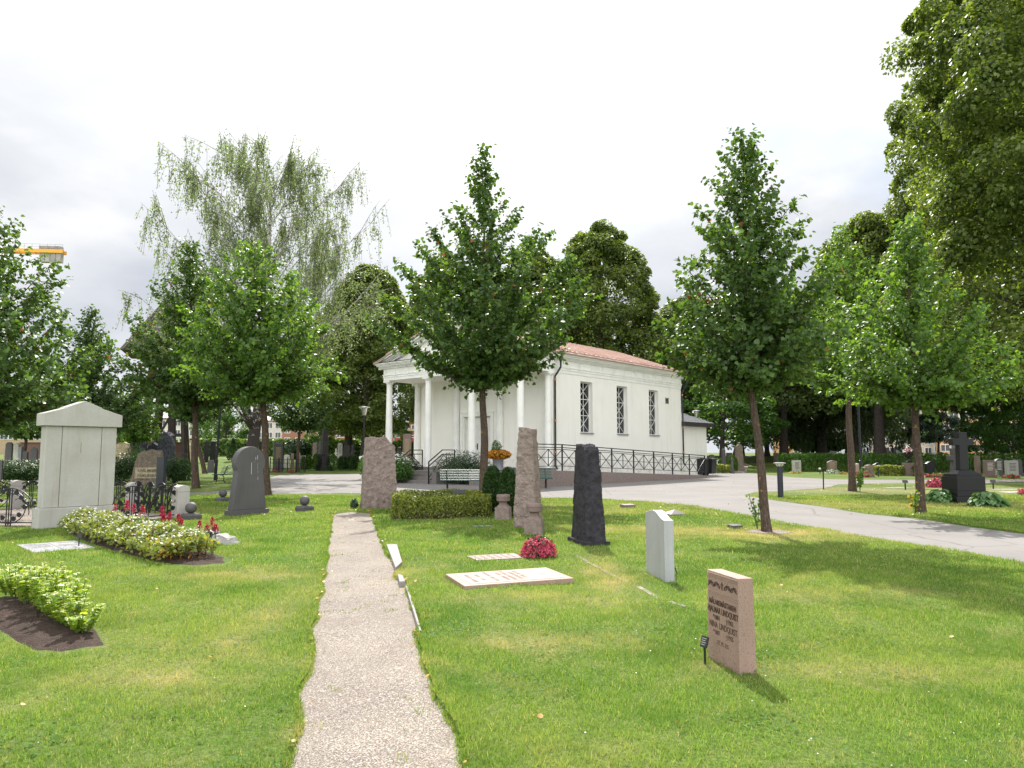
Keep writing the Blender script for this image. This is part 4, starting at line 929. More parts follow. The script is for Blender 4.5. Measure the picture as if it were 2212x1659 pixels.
words(T, [(-.48, [(-.28, -.05), (0, .25)]), (-.36, [(-.2, -.05), (.05, .2)]), (-.22, [(-.3, .0), (.05, .33)]), (-.08, [(-.28, .0), (.05, .28)]), (.0, [(-.3, .02), (.06, .34)]), (.09, [(-.26, .28)]), (.16, [(-.2, -.02), (.04, .3)])], M['pinkgranite'])
T2 = slab('grave_slab', 'small brown grave slab flush with the grass beside the pink begonias', -.24, 11.17, .78, .50, R(22), .012, .06, M['pinkdark'])
words(T2, [(-.3+k*.11, [(-.17, .0), (.03, .18)]) for k in range(6)], M['pinkgranite'], .0005, hgt=.035)
p = P(1042, 1141); T3 = slab('grave_slab', 'tiny pale slab nearly overgrown in front of the box hedge', p.x, p.y, .42, .26, R(20), .008, .05, M['slate']); words(T3, [(-.1, [(-.08, .1)]), (.05, [(-.08, .08)])], M['engravegrey'], .0005)
T4 = slab('grave_slab', 'flat grey slate slab with cross lines left of the white flower bed', -7.57, 12.40, 1.34, .88, R(-47), .012, .06, M['slate'])
m = MB(); m.box(-.66, .66, -.004, .004, .0005, .0018); m.box(.2, .62, .20, .212, .0005, .0018); m.box(.48, .495, .13, .28, .0005, .002); m.box(.2, .62, -.215, -.205, .0005, .0018); m.box(.48, .495, -.28, -.14, .0005, .002); m.build('engraved_crosses', M['engravegrey'], T4)
words(T4, [(-.52, [(-.36, -.2), (.06, .38)]), (-.42, [(-.36, -.05), (.12, .3)]), (-.3, [(-.36, -.05)]), (-.15, [(-.36, -.06), (.05, .2)]), (-.05, [(-.3, -.06), (.05, .38)]), (.06, [(-.36, -.06), (.1, .3)])], M['engravegrey'], .0005, hgt=.045)

# stone edging of the gravel path and an old edging line in the lawn
def edging(label, px, z0, z1, mat, name='kerb_stone', world=False):
    pl = [tuple(q) for q in px] if world else [tuple(P(*q, .07)[:2]) for q in px]
    o = MB().prism(pl, z0, z1, 'z').build(name, mat, None, bevel=.004)
    if name != 'edging_stone': keepout.append(pl)
    return tag(o, label, 'kerb stone')
edging('wide white granite kerb stone on the right edge of the gravel path', [(835, 1176), (854.6, 1226.4), (868.5, 1213.7), (857.5, 1176)], -.05, .075, M['kerb'])
edging('short white kerb stone between the wide one and the thin strip', [(859, 1240), (863, 1257), (875, 1256), (870, 1243)], -.05, .075, M['kerb'])
edging('thin white kerb strip along the right edge of the gravel path', [(876, 1262), (906, 1358), (911, 1358), (881, 1262)], -.05, .055, M['kerb'])
ln_ = [(.98, 11.38), (1.2, 10.07), (1.47, 8.82), (1.63, 7.81), (1.76, 7.5)]
for k, lb in enumerate(('nearest the black pillar', 'beside the pink slab', 'left of the pale gravestone', 'nearest the pink gravestone')):
    a, b = Vector(ln_[k]), Vector(ln_[k+1]); d = (b-a); a2 = a+d*.04; b2 = b-d*(.12 if k % 2 else .04); nn = Vector((-d.y, d.x)).normalized()*.032; 
    zz = LH(*((a+b)/2)); edging('flat stone of the sunken edging in the grass, the one '+lb, [tuple(a2-nn), tuple(b2-nn), tuple(b2+nn), tuple(a2+nn)], zz-.06, zz+.008, plain('mossy_edging', (.25, .22, .165), .9, var=.3, scale=9), 'edging_stone', True)
def lowstone(u, v, w_, d, h, label, mat, pyr=False, rz=.4):
    p = at(u, v); s = MB()
    if pyr: s.add([(-w_/2, -d/2, -.03), (w_/2, -d/2, -.03), (w_/2, d/2, -.03), (-w_/2, d/2, -.03), (-w_/2, -d/2, h*.35), (w_/2, -d/2, h*.35), (w_/2, d/2, h*.35), (-w_/2, d/2, h*.35), (0, 0, h)], [(0, 1, 5, 4), (1, 2, 6, 5), (2, 3, 7, 6), (3, 0, 4, 7), (4, 5, 8), (5, 6, 8), (6, 7, 8), (7, 4, 8), (3, 2, 1, 0)])
    else: s.box(-w_/2, w_/2, -d/2, d/2, -.03, h)
    o = s.build('corner_stone', mat, None, bevel=.008); o.location = p; o.rotation_euler = (R(3), 0, rz); tag(o, label, 'stone')
lowstone(1457, 1115, .46, .36, .15, 'low pyramid-shaped corner stone near the asphalt edge', M['stepstone'], True)
lowstone(1356, 1096, .36, .26, .10, 'low flat corner stone near the asphalt behind the black pillar', M['pinkdark'])
lowstone(1588, 1141, .24, .2, .09, 'low dark corner stone left of the leaning linden trunk', M['darkgranite'])
o = rough('boulder', .62, .34, .15, M['boulder'], None, .6, .5, .03, 14, 9, None, 4); o.location = at(484, 1174); o.rotation_euler = (0, R(6), R(-35)); tag(o, 'smooth pale boulder at the right end of the white flower bed', 'boulder')
def lantern(u, v, sc, label):
    p = at(u, v); T = thing('grave_lantern', label, 'lantern', p, .5)
    s = MB(); s.box(-.055*sc, .055*sc, -.055*sc, .055*sc, -.02, .02)
    for a in (-1, 1):
        for b in (-1, 1): s.box(a*.05*sc-.005, a*.05*sc+.005, b*.05*sc-.005, b*.05*sc+.005, .02, .13*sc)
    s.build('body', M['iron'], T)
    MB().box(-.046*sc, .046*sc, -.046*sc, .046*sc, .021, .128*sc).build('glass', M['dglass'], T)
    MB().lathe([(.10*sc, .13*sc), (.10*sc, .135*sc), (.035*sc, .18*sc), (.03*sc, .20*sc), (.034*sc, .205*sc), (.008*sc, .22*sc)], 8).build('lid', M['iron'], T)
lantern(462, 1168, 1.25, 'black grave lantern beside the pale boulder'); lantern(1066, 1104, 1.0, 'small dark grave lantern at the right end of the box hedge')

# ------------------------------------------------------------------ wrought iron fence
def fence_panel(a, b, n, label, zb=.0):
    a = Vector(a); b = Vector(b); d = (b-a); Lh = d.length; rz = math.atan2(d.y, d.x)
    T = thing('iron_fence_panel', label, 'fence', sunk(a.x, a.y, 0), rz, 'wrought iron fence panels of the monument plot')
    w_ = Lh/n; m = MB(); r_ = .012
    m.bar((0, 0, .10), (Lh, 0, .10), .022, .022)
    lf = MB(); rg = random.Random(int(a.x*10))
    for k in range(n):
        c_ = (k+.5)*w_; hw = w_*.56
        m.tube([(c_+hw*math.cos(t), .012*(k % 2), .30+.50*math.sin(t)) for t in np.linspace(-.25, PI+.25, 22)], r_, 6)
        m.tube([(c_+hw*.80*math.cos(t), -.012, .30+.40*math.sin(t)) for t in np.linspace(-.1, PI+.1, 18)], r_*.8, 6)
        rr = w_*.36
        m.tube([(c_+rr*math.cos(t), .0, .42+rr*.9*math.sin(t)) for t in np.linspace(-2.6, PI+2.6-PI, 24)], r_*.85, 6)
        for s in (-.055, 0, .055): m.bar((c_+s, 0, .02), (c_+s, 0, .80-abs(s)*.3), .016)
        m.bar((c_-w_*.5, 0, .02), (c_-w_*.5, 0, .62), .016)
        for (lx, lz, rot) in ((-.72, .62, .5), (-.95, .45, 2.2), (-.70, .27, 3.6), (-.35, .2, 4.4), (.72, .62, -.5), (.95, .42, -2.2), (.66, .26, -3.4), (.36, .18, -4.4), (-.4, .74, .2), (.42, .72, -.2)):
            X = c_+lx*rr; Z_ = lz; s = .048
            pts = [(X+s*math.sin(t+rot)*(1-.25*math.cos(t)), Z_+s*math.cos(t+rot)*1.1) for t in np.linspace(0, 2*PI, 11)[:-1]]
            lf.prism(pts, -.022, .0, 'y'); m.bar((X, -.01, Z_), (c_+lx*rr*.5, -.01, Z_-.06), .01)
    m.build('scrollwork', M['iron'], T); lf.build('iron_leaves', M['iron'], T)
def fpost(x, y, label, rz=A1):
    T = thing('fence_post', label, 'fence post', sunk(x, y), rz, 'granite posts of the iron fence'); keepout.append(rect(x, y, .3, .3, rz))
    w_ = .145; MB().box(-w_, w_, -w_, w_, -.1, .63).build('shaft', M['postgranite'], T, bevel=.006)
    pts = [(-w_, .634), (w_, .634), (w_, .70)]+[(w_*math.cos(t), .70+.09*math.sin(t)) for t in np.linspace(.25, PI-.25, 9)]+[(-w_, .70)]
    MB().prism(pts, -w_, w_, 'y').build('head', M['postgranite'], T, bevel=.004)
p2 = P(389, 1124); p3 = Vector((-10.05, 19.7, 0)); p1 = Vector((-13.6, 20.4, 0)); p4 = Vector((-15.0, 15.8, 0))
fpost(p2.x, p2.y, 'granite fence post at the front right corner of the monument plot'); fpost(p3.x, p3.y, 'granite fence post behind the ironwork right of the monument'); fpost(p1.x, p1.y, 'granite fence post left of the monument')
fence_panel((-8.75, 16.35), p2[:2], 2, 'short iron fence panel between monument and granite post')
fence_panel(p2[:2], p3[:2], 4, 'iron fence panel running back from the front right post')
fence_panel(p3[:2], p1[:2], 4, 'iron fence panel across the back of the plot, partly behind the monument')
fence_panel((-15.2, 16.1), (-9.95, 15.42), 5, 'iron fence panel with round arches left of the monument')
fence_panel((-16.8, 18.2), p1[:2], 3, 'iron fence panel leading off to the left behind the near one')
gp_ = [(-16.0, 16.25), (-9.9, 15.55), (-9.2, 15.9), (p2.x, p2.y+.1), (p3.x, p3.y), (p1.x, p1.y), (-16.5, 18.4)]
keepout.append(gp_); zz = .075; tag(MB().prism(gp_, -.03, zz, 'z').build('gravel_plot', M['gravel'], None), kind='structure')

# ================================================================== GRAVESTONES FARTHER OFF
def gstone(kind, u, Y, vtop, wpx, mat, label, rz=A1, base=True, d=.22, parts=(), cat='gravestone', name=None, amp=None, seed=1, group=None, top_only=None):
    q = Q(u, vtop, Y); X = q.x; zg = LH(X, Y)-.03; h = max(.25, q.z-zg); w_ = wpx*Y/1600
    T = thing(name or 'gravestone', label, cat, (X, Y, zg), rz, group)
    if Y < 28: keepout.append(rect(X, Y, w_, d, rz))
    zb = 0
    if base and kind not in ('obelisk', 'pedestal', 'rough', 'crossplinth'):
        zb = min(.22, h*.16); MB().box(-w_*.58, w_*.58, -d*.7, d*.7, -.05, zb).build('base', mat, T, bevel=.01); zb += .002
    s = MB(); H_ = h; hw = w_/2
    if kind == 'rect': s.box(-hw, hw, -d/2, d/2, zb, H_)
    elif kind == 'trapez': s.prism([(-hw*.78, H_), (hw*.78, H_), (hw, zb), (-hw, zb)], -d/2, d/2, 'y')
    elif kind == 'peak': s.prism([(-hw, zb), (hw, zb), (hw, H_-w_*.25), (0, H_), (-hw, H_-w_*.25)], -d/2, d/2, 'y')
    elif kind == 'round': s.prism([(-hw, zb), (hw, zb)]+[(hw*math.cos(t), H_-hw+hw*math.sin(t)) for t in np.linspace(0, PI, 17)], -d/2, d/2, 'y')
    elif kind == 'soft': s.prism([(-hw, zb), (hw, zb)]+[(hw*math.cos(t), H_-hw*.45+hw*.45*math.sin(t)) for t in np.linspace(0, PI, 17)], -d/2, d/2, 'y')
    elif kind == 'curve': s.prism([(-hw*.9, zb), (hw*.9, zb), (hw, H_*.8)]+[(hw*(1-2*k/10), H_*.84+H_*.16*math.sin(k/10*PI*.8+.6)) for k in range(0, 11)]+[(-hw, H_*.75)], -d/2, d/2, 'y')
    elif kind == 'obelisk':
        s.box(-hw, hw, -hw, hw, -.05, h*.06); s.box(-hw*.86, hw*.86, -hw*.86, hw*.86, h*.062, h*.14); s.box(-hw*.68, hw*.68, -hw*.68, hw*.68, h*.142, h*.36)
        s.build('pedestal', mat, T, bevel=.015); s = MB(); a = hw*.78
        s.box(-a, a, -a, a, h*.362, h*.40); s.build('moulding', mat, T, bevel=.03); s = MB(); a, b = hw*.50, hw*.34
        s.add([(-a, -a, h*.402), (a, -a, h*.402), (a, a, h*.402), (-a, a, h*.402), (-b, -b, h*.95), (b, -b, h*.95), (b, b, h*.95), (-b, b, h*.95), (0, 0, h)], [(0, 1, 5, 4), (1, 2, 6, 5), (2, 3, 7, 6), (3, 0, 4, 7), (4, 5, 8), (5, 6, 8), (6, 7, 8), (7, 4, 8), (3, 2, 1, 0)])
    elif kind == 'pedestal':
        s.box(-hw, hw, -hw, hw, -.05, h*.40); s.build('pedestal', mat, T, bevel=.02); s = MB(); s.lathe([(hw*.95, h*.402), (hw*.5, h*.47), (hw*.30, h*.52), (hw*.24, h*.8), (hw*.22, h*.95), (hw*.06, h)], 4)
    elif kind == 'cross':
        t = w_*.17; za = zb+(H_-zb)*.62; s.prism([(-t*1.7, zb), (t*1.7, zb), (t*1.05, za-t*1.6), (t, za-t), (hw, za-t), (hw, za+t), (t, za+t), (t, H_), (-t, H_), (-t, za+t), (-hw, za+t), (-hw, za-t), (-t, za-t), (-t*1.05, za-t*1.6)], -d/2, d/2, 'y')
    elif kind == 'rough':
        rough('stone', w_, d, h, mat, T, .72, .85, amp or .04, 14, seed, (lambda t: 1-.09*abs(t-.08)*2), 2.2); return T
    elif kind == 'shaft': s.add([(-hw, -hw, zb), (hw, -hw, zb), (hw, hw, zb), (-hw, hw, zb), (-hw*.8, -hw*.8, H_*.93), (hw*.8, -hw*.8, H_*.93), (hw*.8, hw*.8, H_*.93), (-hw*.8, hw*.8, H_*.93), (0, 0, H_)], [(0, 1, 5, 4), (1, 2, 6, 5), (2, 3, 7, 6), (3, 0, 4, 7), (4, 5, 8), (5, 6, 8), (6, 7, 8), (7, 4, 8), (3, 2, 1, 0)])
    s.build('stone', mat, T, bevel=.012)
    for pname, pm, (xa, xb, za, zc) in parts:   # small panels, letters, medallions on the front face
        if pname == 'lines':
            l = MB(); k = 0; z = H_*zc
            while z > H_*za: 
                l.box(hw*xa, hw*(xb-.15*(k % 2)), -d/2-.004, -d/2-.0005, z-.035, z); z -= .085; k += 1
            l.build('lettering', pm, T)
        elif pname == 'medallion':
            l = MB(); l.lathe([(w_*.22, 0), (w_*.22, .02)], 16); l.v = [(x, -d/2-.001-z, H_*zc+y) for x, y, z in l.v]; l.build('medallion', pm, T)
        else: MB().box(hw*xa, hw*xb, -d/2-.006, -d/2-.0005, H_*za, H_*zc).build(pname, pm, T)
    return T
B, DK, PD = M['blackgranite'], M['darkgranite'], M['pinkdark']
LT = lambda m_=None: ('lines', m_ or M['gold'], (-.6, .6, .4, .85))
# ---- left side
T = tall_rock('gravestone', 'rough brown family gravestone with a smoothed inscription field', -17.55, 35.8, R(12), 1.62, .42, 1.68, M['rockbrown'], 8, .62, .9, .035, top=lambda t: 1-.10*max(0, -t-.05)*2-.06*max(0, t-.2)*2+.012*math.sin(t*17), bw=1.0, cuts=24, freq=2)
MB().box(-.56, .62, -.255, -.20, .32, .84).build('inscription_field', M['sandstone'], T)
for s_, z in (('KARL MEIJERS', .69), ('FAMILJEGRAV', .45)): textmesh('lettering', s_, .17, M['engravegrey'], T, Matrix.Translation((.03, -.258, z)) @ Matrix.Rotation(R(90), 4, 'X'), .004, .003, sx=.93)
gstone('rect', 349.5, 32.4, 987, 6, M['lampgrey'], 'narrow dark blue-grey slab seen edge-on beside the rough brown gravestone', A1, d=.7, base=False)
gstone('rough', 302, 45, 933, 33, M['rockgrey'], 'left of the two very tall dark blue-grey rough stones', R(5), d=.7, amp=.06, seed=11)
gstone('rough', 360, 45.5, 933, 34, M['rockgrey'], 'right of the two very tall dark blue-grey rough stones', R(-4), d=.7, amp=.06, seed=12)
gstone('rough', 333, 45.8, 957, 27, M['rockgrey'], 'lower dark rough stone joining the two very tall ones', R(0), d=.5, amp=.04, seed=13)
gstone('rough', 266, 46, 953, 34, M['sandstone'], 'broad tan rough stone behind the thuja bushes right of the pale monument', R(5), d=.4, amp=.04, seed=14)
gstone('pedestal', 387, 72, 942, 17, M['marble'], 'white marble column on a square pedestal before the ivy hedge', A1)
gstone('rect', 404, 75, 949, 9, PD, 'narrow brown stone between the white column and the tan medallion stone', R(10))
gstone('soft', 411.5, 72, 951, 11, M['sandstone'], 'tan stone with a round white medallion', R(5), parts=[('medallion', M['marble'], (0, 0, 0, .82))])
gstone('trapez', 399, 58, 980, 15, B, 'slim dark leaning stone in front of the white column', R(14))
gstone('rect', 447, 73, 953, 9, B, 'plain black stone left of the black stone with the pale cap', R(8))
gstone('shaft', 461, 72, 950, 13, B, 'black shaft with a pale pointed cap behind the lamp post', R(20))
gstone('trapez', 456, 57, 994, 14, DK, 'small dark trapezoid stone left of the lamp post', R(6))
gstone('shaft', 548, 76, 953, 8, B, 'thin black shaft behind the head of the round gravestone', R(20))
gstone('shaft', 566, 72, 950, 12, B, 'tall black shaft left of the second linden trunk', R(12))
gstone('rect', 601, 60, 957, 20, DK, 'wide dark slab inside the low black fence', R(40), parts=[LT()])
gstone('rect', 609.5, 63, 956, 8, B, 'narrow black slab behind the wide dark one in the fenced plot', R(30))
gstone('obelisk', 702, 62, 923, 27, M['blackgranite'], 'tall dark obelisk on a stepped pedestal among thujas', R(38))
gstone('rect', 680.5, 74, 956, 9, M['pinkdark'], 'brown stone left of the obelisk before the hedge', R(8))
gstone('rect', 694, 76, 955, 12, DK, 'dark slab just behind the obelisk', R(8))
gstone('peak', 735, 75, 956, 10, M['limestone'], 'pale pointed stone right of the obelisk', R(8), parts=[LT(M['engravegrey'])])
gstone('soft', 750, 76, 961, 12, DK, 'dark low stone right of the pale pointed stone', R(8))
gstone('rough', 762, 76, 959, 9, DK, 'dark rough stone just left of the broad standing stone', R(8), d=.3)
gstone('cross', 726, 72, 969, 7, M['marble'], 'little white cross near the pale pointed stone', R(8), d=.15)
for k, (u, vt, w_, mt, lb) in enumerate(((598, 988, 12, M['slate'], 'low grey stone left of the bushy round shrub'), (620, 982, 12, M['limestone'], 'low pale stone below the round shrub'), (632, 979, 6, PD, 'little brown stone below the round shrub, left one'), (645, 978, 7, M['pinkpale'], 'little pink stone beside the little brown one'), (655, 984, 12, M['slate'], 'low grey stone behind the left thujas'), (711, 981, 16, M['limestone'], 'low white curved stone right of the obelisk foot'), (724, 983, 14, M['limestone'], 'low white stone with red flowers right of the curved one'), (745, 985, 12, B, 'low black stone behind the right thujas'))):
    gstone('soft' if k % 2 else 'rect', u, 66+k*.4, vt, w_, mt, lb, R(8), d=.18)
gstone('rect', 879.5, 66, 937.5, 18, PD, 'large brown stone seen between the two left columns of the chapel', R(12), parts=[LT()])
gstone('rect', 862, 60, 966, 8, B, 'small black stone left of the large brown one by the portico', R(12))
for u, vt, w_, kd, mt, lb in ((21, 955, 13, 'round', DK, 'dark round-topped stone before the brick wall'), (18.5, 969, 14, 'round', M['pinkpale'], 'pale pink round stone before the brick wall'), (37, 957, 10, 'peak', M['limestone'], 'pale pointed stone before the brick wall'), (45, 965, 7, 'rect', M['slate'], 'small grey stone right of the pale pointed one'), (56, 974, 9, 'peak', DK, 'low dark stone in the middle before the brick wall'), (75, 966, 13, 'round', DK, 'grey rounded stone at the left edge of the monument')):
    gstone(kd, u, 52, vt, w_, mt, lb, R(5), d=.22)
gstone('rect', 0, 33, 995, 12, DK, 'dark stone cut by the left edge of the picture', R(20))
# ---- right side, in front of the clipped hedge
gstone('rect', 1720, 56.5, 994.5, 19, M['limestone'], 'pale grey slab in front of the clipped hedge with yellow flowers', R(12), base=False, parts=[LT(M['engravegrey'])])
gstone('curve', 1796.5, 56, 994.5, 21, PD, 'brown curved stone in front of the clipped hedge', R(0), parts=[LT()])
gstone('soft', 1853, 50, 1001, 9, M['pinkpale'], 'small pale pink stone behind the lamp post', R(10))
gstone('rough', 1876, 47, 1004, 17, M['rockbrown'], 'reddish boulder-like stone right of the lamp post', R(10), d=.4, seed=21)
T = gstone('rect', 1965.5, 49, 1000, 27, M['pinkdark'], 'wide brown granite pedestal carrying a black urn', R(5), d=.5, base=False)
gstone('curve', 2008, 47, 996, 20, B, 'black curved stone right of the third linden trunk', R(10))
gstone('rect', 1988, 49.5, 1003, 12, B, 'low black stone just behind the third linden trunk', R(10))
gstone('cross', 2059, 47, 968, 29, DK, 'large grey stone cross behind the black cross monument', R(10), d=.3)
gstone('rect', 2110, 47, 985, 9, PD, 'brown stone partly hidden by the black cross shaft', R(10))
gstone('rect', 2135.5, 46, 994, 24, PD, 'brown stone with pale lettering right of the black cross', R(10), parts=[LT(M['marble'])])
gstone('curve', 2155, 48, 990.5, 19, M['darkgranite'], 'grey stone with a swept curved top right of the brown one', R(10), parts=[LT(M['marble'])])
gstone('rect', 2184, 45.5, 995, 28, M['greygranite'], 'wide pale grey stone with red flowers at its foot', R(10), parts=[LT(M['engravegrey'])])
gstone('soft', 2196, 49, 991, 20, DK, 'grey rounded stone behind the wide pale grey one', R(10))
gstone('soft', 2080, 50, 1003, 22, B, 'low wide black stone between grey cross and black cross', R(10))
gstone('peak', 1895, 53, 999, 22, B, 'low black gabled stone behind the variegated hedge', R(10))
gstone('rect', 1822, 60, 988, 10, M['slate'], 'grey slab in the gap of the hedge behind the lamp post', R(10)) if 0 else None
far = [(2141, 961.5, 19, 'rect', PD, 'large brown slab beyond the hedge right of the black cross'), (2153, 962, 4, 'rect', M['limestone'], 'narrow pale slab leaning on the large brown one'), (1915.5, 967, 17, 'cross', PD, 'brown stone cross beyond the hedge'), (1931, 967, 8, 'rect', DK, 'dark grey upright beside the brown stone cross'), (1985, 964, 10, 'peak', B, 'tall black stone just left of the third linden trunk'), (1948, 977, 12, 'rect', M['slate'], 'low grey stone beyond the hedge behind the urn'), (1938, 981, 11, 'rect', M['limestone'], 'low pale stone beyond the hedge left of the urn'), (2004, 978, 12, 'curve', M['slate'], 'grey curved stone beyond the hedge right of the third trunk'), (2017, 978, 13, 'rect', M['marble'], 'low whitish stone beyond the hedge'), (2031, 976, 9, 'soft', DK, 'dark stone under the umbrella elm'), (1870, 975, 10, 'soft', M['slate'], 'grey stone beyond the hedge right of the lamp post'), (1858, 976, 9, 'rect', B, 'black stone beyond the hedge behind the lamp post'), (1874, 966, 5, 'cross', B, 'small dark cross beyond the hedge'), (2190, 980, 26, 'rect', M['limestone'], 'long low pale stone beyond the hedge at the far right'), (2170, 978, 14, 'soft', M['slate'], 'low grey stone beyond the hedge near the right edge'), (2205, 972, 10, 'rect', DK, 'dark stone at the right edge of the picture beyond the hedge'),
       (1799, 974, 13, 'soft', M['slate'], 'grey stone peeping over the clipped hedge'), (1785, 979, 12, 'soft', PD, 'brown stone peeping over the clipped hedge'), (1746, 978, 12, 'rect', M['slate'], 'pale stone over the clipped hedge in tree shade'), (1731, 977, 14, 'soft', DK, 'dark stone over the clipped hedge in tree shade'), (1718, 981, 11, 'rect', M['slate'], 'grey low stone over the hedge behind the pale slab'), (1676, 978, 10, 'soft', PD, 'brown low stone over the hedge behind the bollard lamp'), (1814, 980, 15, 'soft', M['pinkdark'], 'wide brown low stone over the hedge near its right end'), (1832, 981, 10, 'rect', M['slate'], 'grey low stone left of the lamp post over the hedge')]
for k, (u, vt, w_, kd, mt, lb) in enumerate(far): gstone(kd, u, 72+(k % 5)*1.5, vt, w_, mt, lb, R(8), d=.24)
gstone('rough', 1595.5, 62, 959, 18, M['rockbrown'], 'tall reddish carved stone beyond the far gravel path', R(5), d=.4, seed=31)
gstone('shaft', 1562.5, 60, 968, 8, DK, 'slim grey pillar stone behind the waste bins', R(10)); gstone('shaft', 1581, 56, 988, 5, DK, 'short grey post stone beside the far gravel path', R(10))
gstone('soft', 1537, 64, 982, 12, DK, 'dark rounded stone behind the waste bins', R(10)); gstone('rect', 1546, 57, 993, 6, M['marble'], 'tiny white stone in the white-flowering hedge', R(10)); gstone('rect', 1575, 70, 978, 12, M['pinkdark'], 'low reddish stone between the far hedges', R(10))
def black_cross():
    p = at(2104, 1086); T = thing('cross_monument', 'tall black stone cross on a stepped block between two hostas', 'monument', p, R(8))
    keepout.append(rect(p.x, p.y+.4, 1.25, .95, R(8))); s = MB()
    def bx(n, w_, d, z0, z1, bev=.01): MB().box(-w_/2, w_/2, .4-d/2, .4+d/2, z0, z1).build(n, M['blackgranite'], T, bevel=bev)
    bx('base', 1.22, .9, -.05, .20); bx('step', 1.08, .78, .202, .36); bx('block', .98, .68, .362, .80)
    b = MB(); b.box(-.43, .43, .12, .68, .802, .88); b.add([(-.43, .12, .8805), (.43, .12, .8805), (.43, .68, .8805), (-.43, .68, .8805), (-.2, .27, 1.0), (.2, .27, 1.0), (.2, .53, 1.0), (-.2, .53, 1.0)], [(0, 1, 5, 4), (1, 2, 6, 5), (2, 3, 7, 6), (3, 0, 4, 7), (4, 5, 6, 7), (3, 2, 1, 0)]); b.build('sloped_cap', M['blackgranite'], T)
    t = .15; MB().prism([(-t*1.05, 1.002), (t*1.05, 1.002), (t*.95, 1.78), (.36, 1.78), (.36, 1.99), (t*.95, 1.99), (t*.95, 2.20), (-t*.95, 2.20), (-t*.95, 1.99), (-.36, 1.99), (-.36, 1.78), (-t*.95, 1.78)], .30, .50, 'y').build('cross', M['blackgranite'], T, bevel=.012)
black_cross()
def urn():
    q = Q(1963, 999, 49); T = thing('urn', 'black footed urn with red and white flowers on a brown pedestal', 'urn', (q.x, 49, q.z))
    MB().lathe([(.22, 0), (.22, .05), (.08, .12), (.07, .22), (.20, .34), (.30, .50), (.30, .58), (.40, .66), (.38, .68)], 20).build('bowl', M['blackpolish'], T, smooth=True)
    rng = np.random.default_rng(4); n = 60; pos = rng.normal(0, 1, (n, 3))*np.array([.14, .14, .16])+np.array([0, 0, .85])
    cards('flowers', pos, rv(rng, n), rv(rng, n), rng.uniform(.08, .14, n), LEAF, M['whiteflower'], T, rng)
    pos = rng.normal(0, 1, (n, 3))*np.array([.12, .12, .12])+np.array([0, 0, .72]); cards('red_flowers', pos, rv(rng, n), rv(rng, n), rng.uniform(.06, .1, n), LEAF, M['redflower'], T, rng)
urn()

# ================================================================== FURNITURE
def bench(x, y, rz, label, z=0.01, L_=1.95):
    T = thing('park_bench', label, 'bench', (x, y, z), rz, 'green slatted park benches')
    # side profile (y back negative .. seat front positive)
    seat = [(.46, .43), (.40, .445), (.33, .45), (.26, .445), (.19, .435), (.12, .425), (.05, .425)]
    back = [(-.02, .46), (-.06, .53), (-.095, .60), (-.13, .67), (-.165, .74), (-.20, .81), (-.245, .875)]
    for yy, zz in seat: MB().box(-L_/2, L_/2, yy-.026, yy+.026, zz-.012, zz+.012).build('seat_slat', M['benchgreen'], T)
    for k, (yy, zz) in enumerate(back):
        m = Matrix.Translation((0, yy, zz)) @ Matrix.Rotation(R(26), 4, 'X'); MB().box(-L_/2, L_/2, -.008, .008, -.015, .015, m).build('back_slat', M['benchgreen'], T)
    for sx in (-L_/2+.28, L_/2-.28):
        f = MB(); f.tube([(sx, .50, .40), (sx, .42, .428), (sx, .2, .415), (sx, .03, .40), (sx, -.05, .47), (sx, -.15, .66), (sx, -.27, .88)], .020, 6)
        f.tube([(sx, .40, .42), (sx, .36, .25), (sx, .42, .12), (sx, .46, .0)], .022, 6); f.tube([(sx, .03, .40), (sx, -.05, .28), (sx, -.02, .15), (sx, -.16, .0)], .022, 6)
        f.bar((sx, .40, .13), (sx, -.05, .15), .02); f.build('leg_frame', M['iron'], T)
bench(-2.15*.995+.15, 30.6, R(180) if 0 else R(0), 'green slatted bench seen from behind, beside the middle linden trunk')
bench(.80, 33.05, R(183), 'green slatted bench in front of the ramp wall')
q = P(490, 1045); bench(q.x+.3, q.y, R(90-20), 'green slatted bench seen end-on behind the round-headed gravestone', z=.05)

def bollard_lamp():
    p = at(1686.5, 1075); T = thing('bollard_lamp', 'dark cylindrical bollard lamp with a flat disc top on the island lawn', 'bollard lamp', p)
    MB().lathe([(.095, -.05), (.095, 1.08)], 20).build('post', M['lampgrey'], T, smooth=True)
    MB().lathe([(.09, 1.083), (.13, 1.13), (.165, 1.175)], 20).build('diffuser', M['lampglass'], T, smooth=True)
    f = MB()
    for k in range(8): a = k*PI/4; f.bar((.095*math.cos(a), .095*math.sin(a), 1.08), (.172*math.cos(a), .172*math.sin(a), 1.178), .012)
    f.build('ribs', M['lampgrey'], T); MB().lathe([(.21, 1.18), (.21, 1.205), (.12, 1.225)], 24).build('cap', M['slate'], T, smooth=True)
bollard_lamp()
def street_lamp(x, y, h, label, lean=0, hd=1.0, zg=None):
    T = thing('street_lamp', label, 'street lamp', (x, y, LH(x, y)-.05 if zg is None else zg), 0, 'park street lamps'); T.rotation_euler = (0, lean, 0)
    MB().lathe([(.085, 0), (.085, 1.2), (.06, 1.22), (.055, h-.55)], 12).build('pole', M['iron'], T, smooth=True)
    MB().lathe([(.10*hd, h-.55), (.11*hd, h-.52), (.21*hd, h-.12)], 18).build('lamp_shade', M['lampsteel'], T, smooth=True)
    MB().lathe([(.32*hd, h-.10), (.34*hd, h-.08), (.30*hd, h-.03), (.04, h)], 20).build('lid', M['lampsteel'], T, smooth=True)
q = Q(787, 876, 45); street_lamp(q.x, 45, q.z-LH(q.x, 45), 'street lamp with a funnel head behind the broad standing stone')
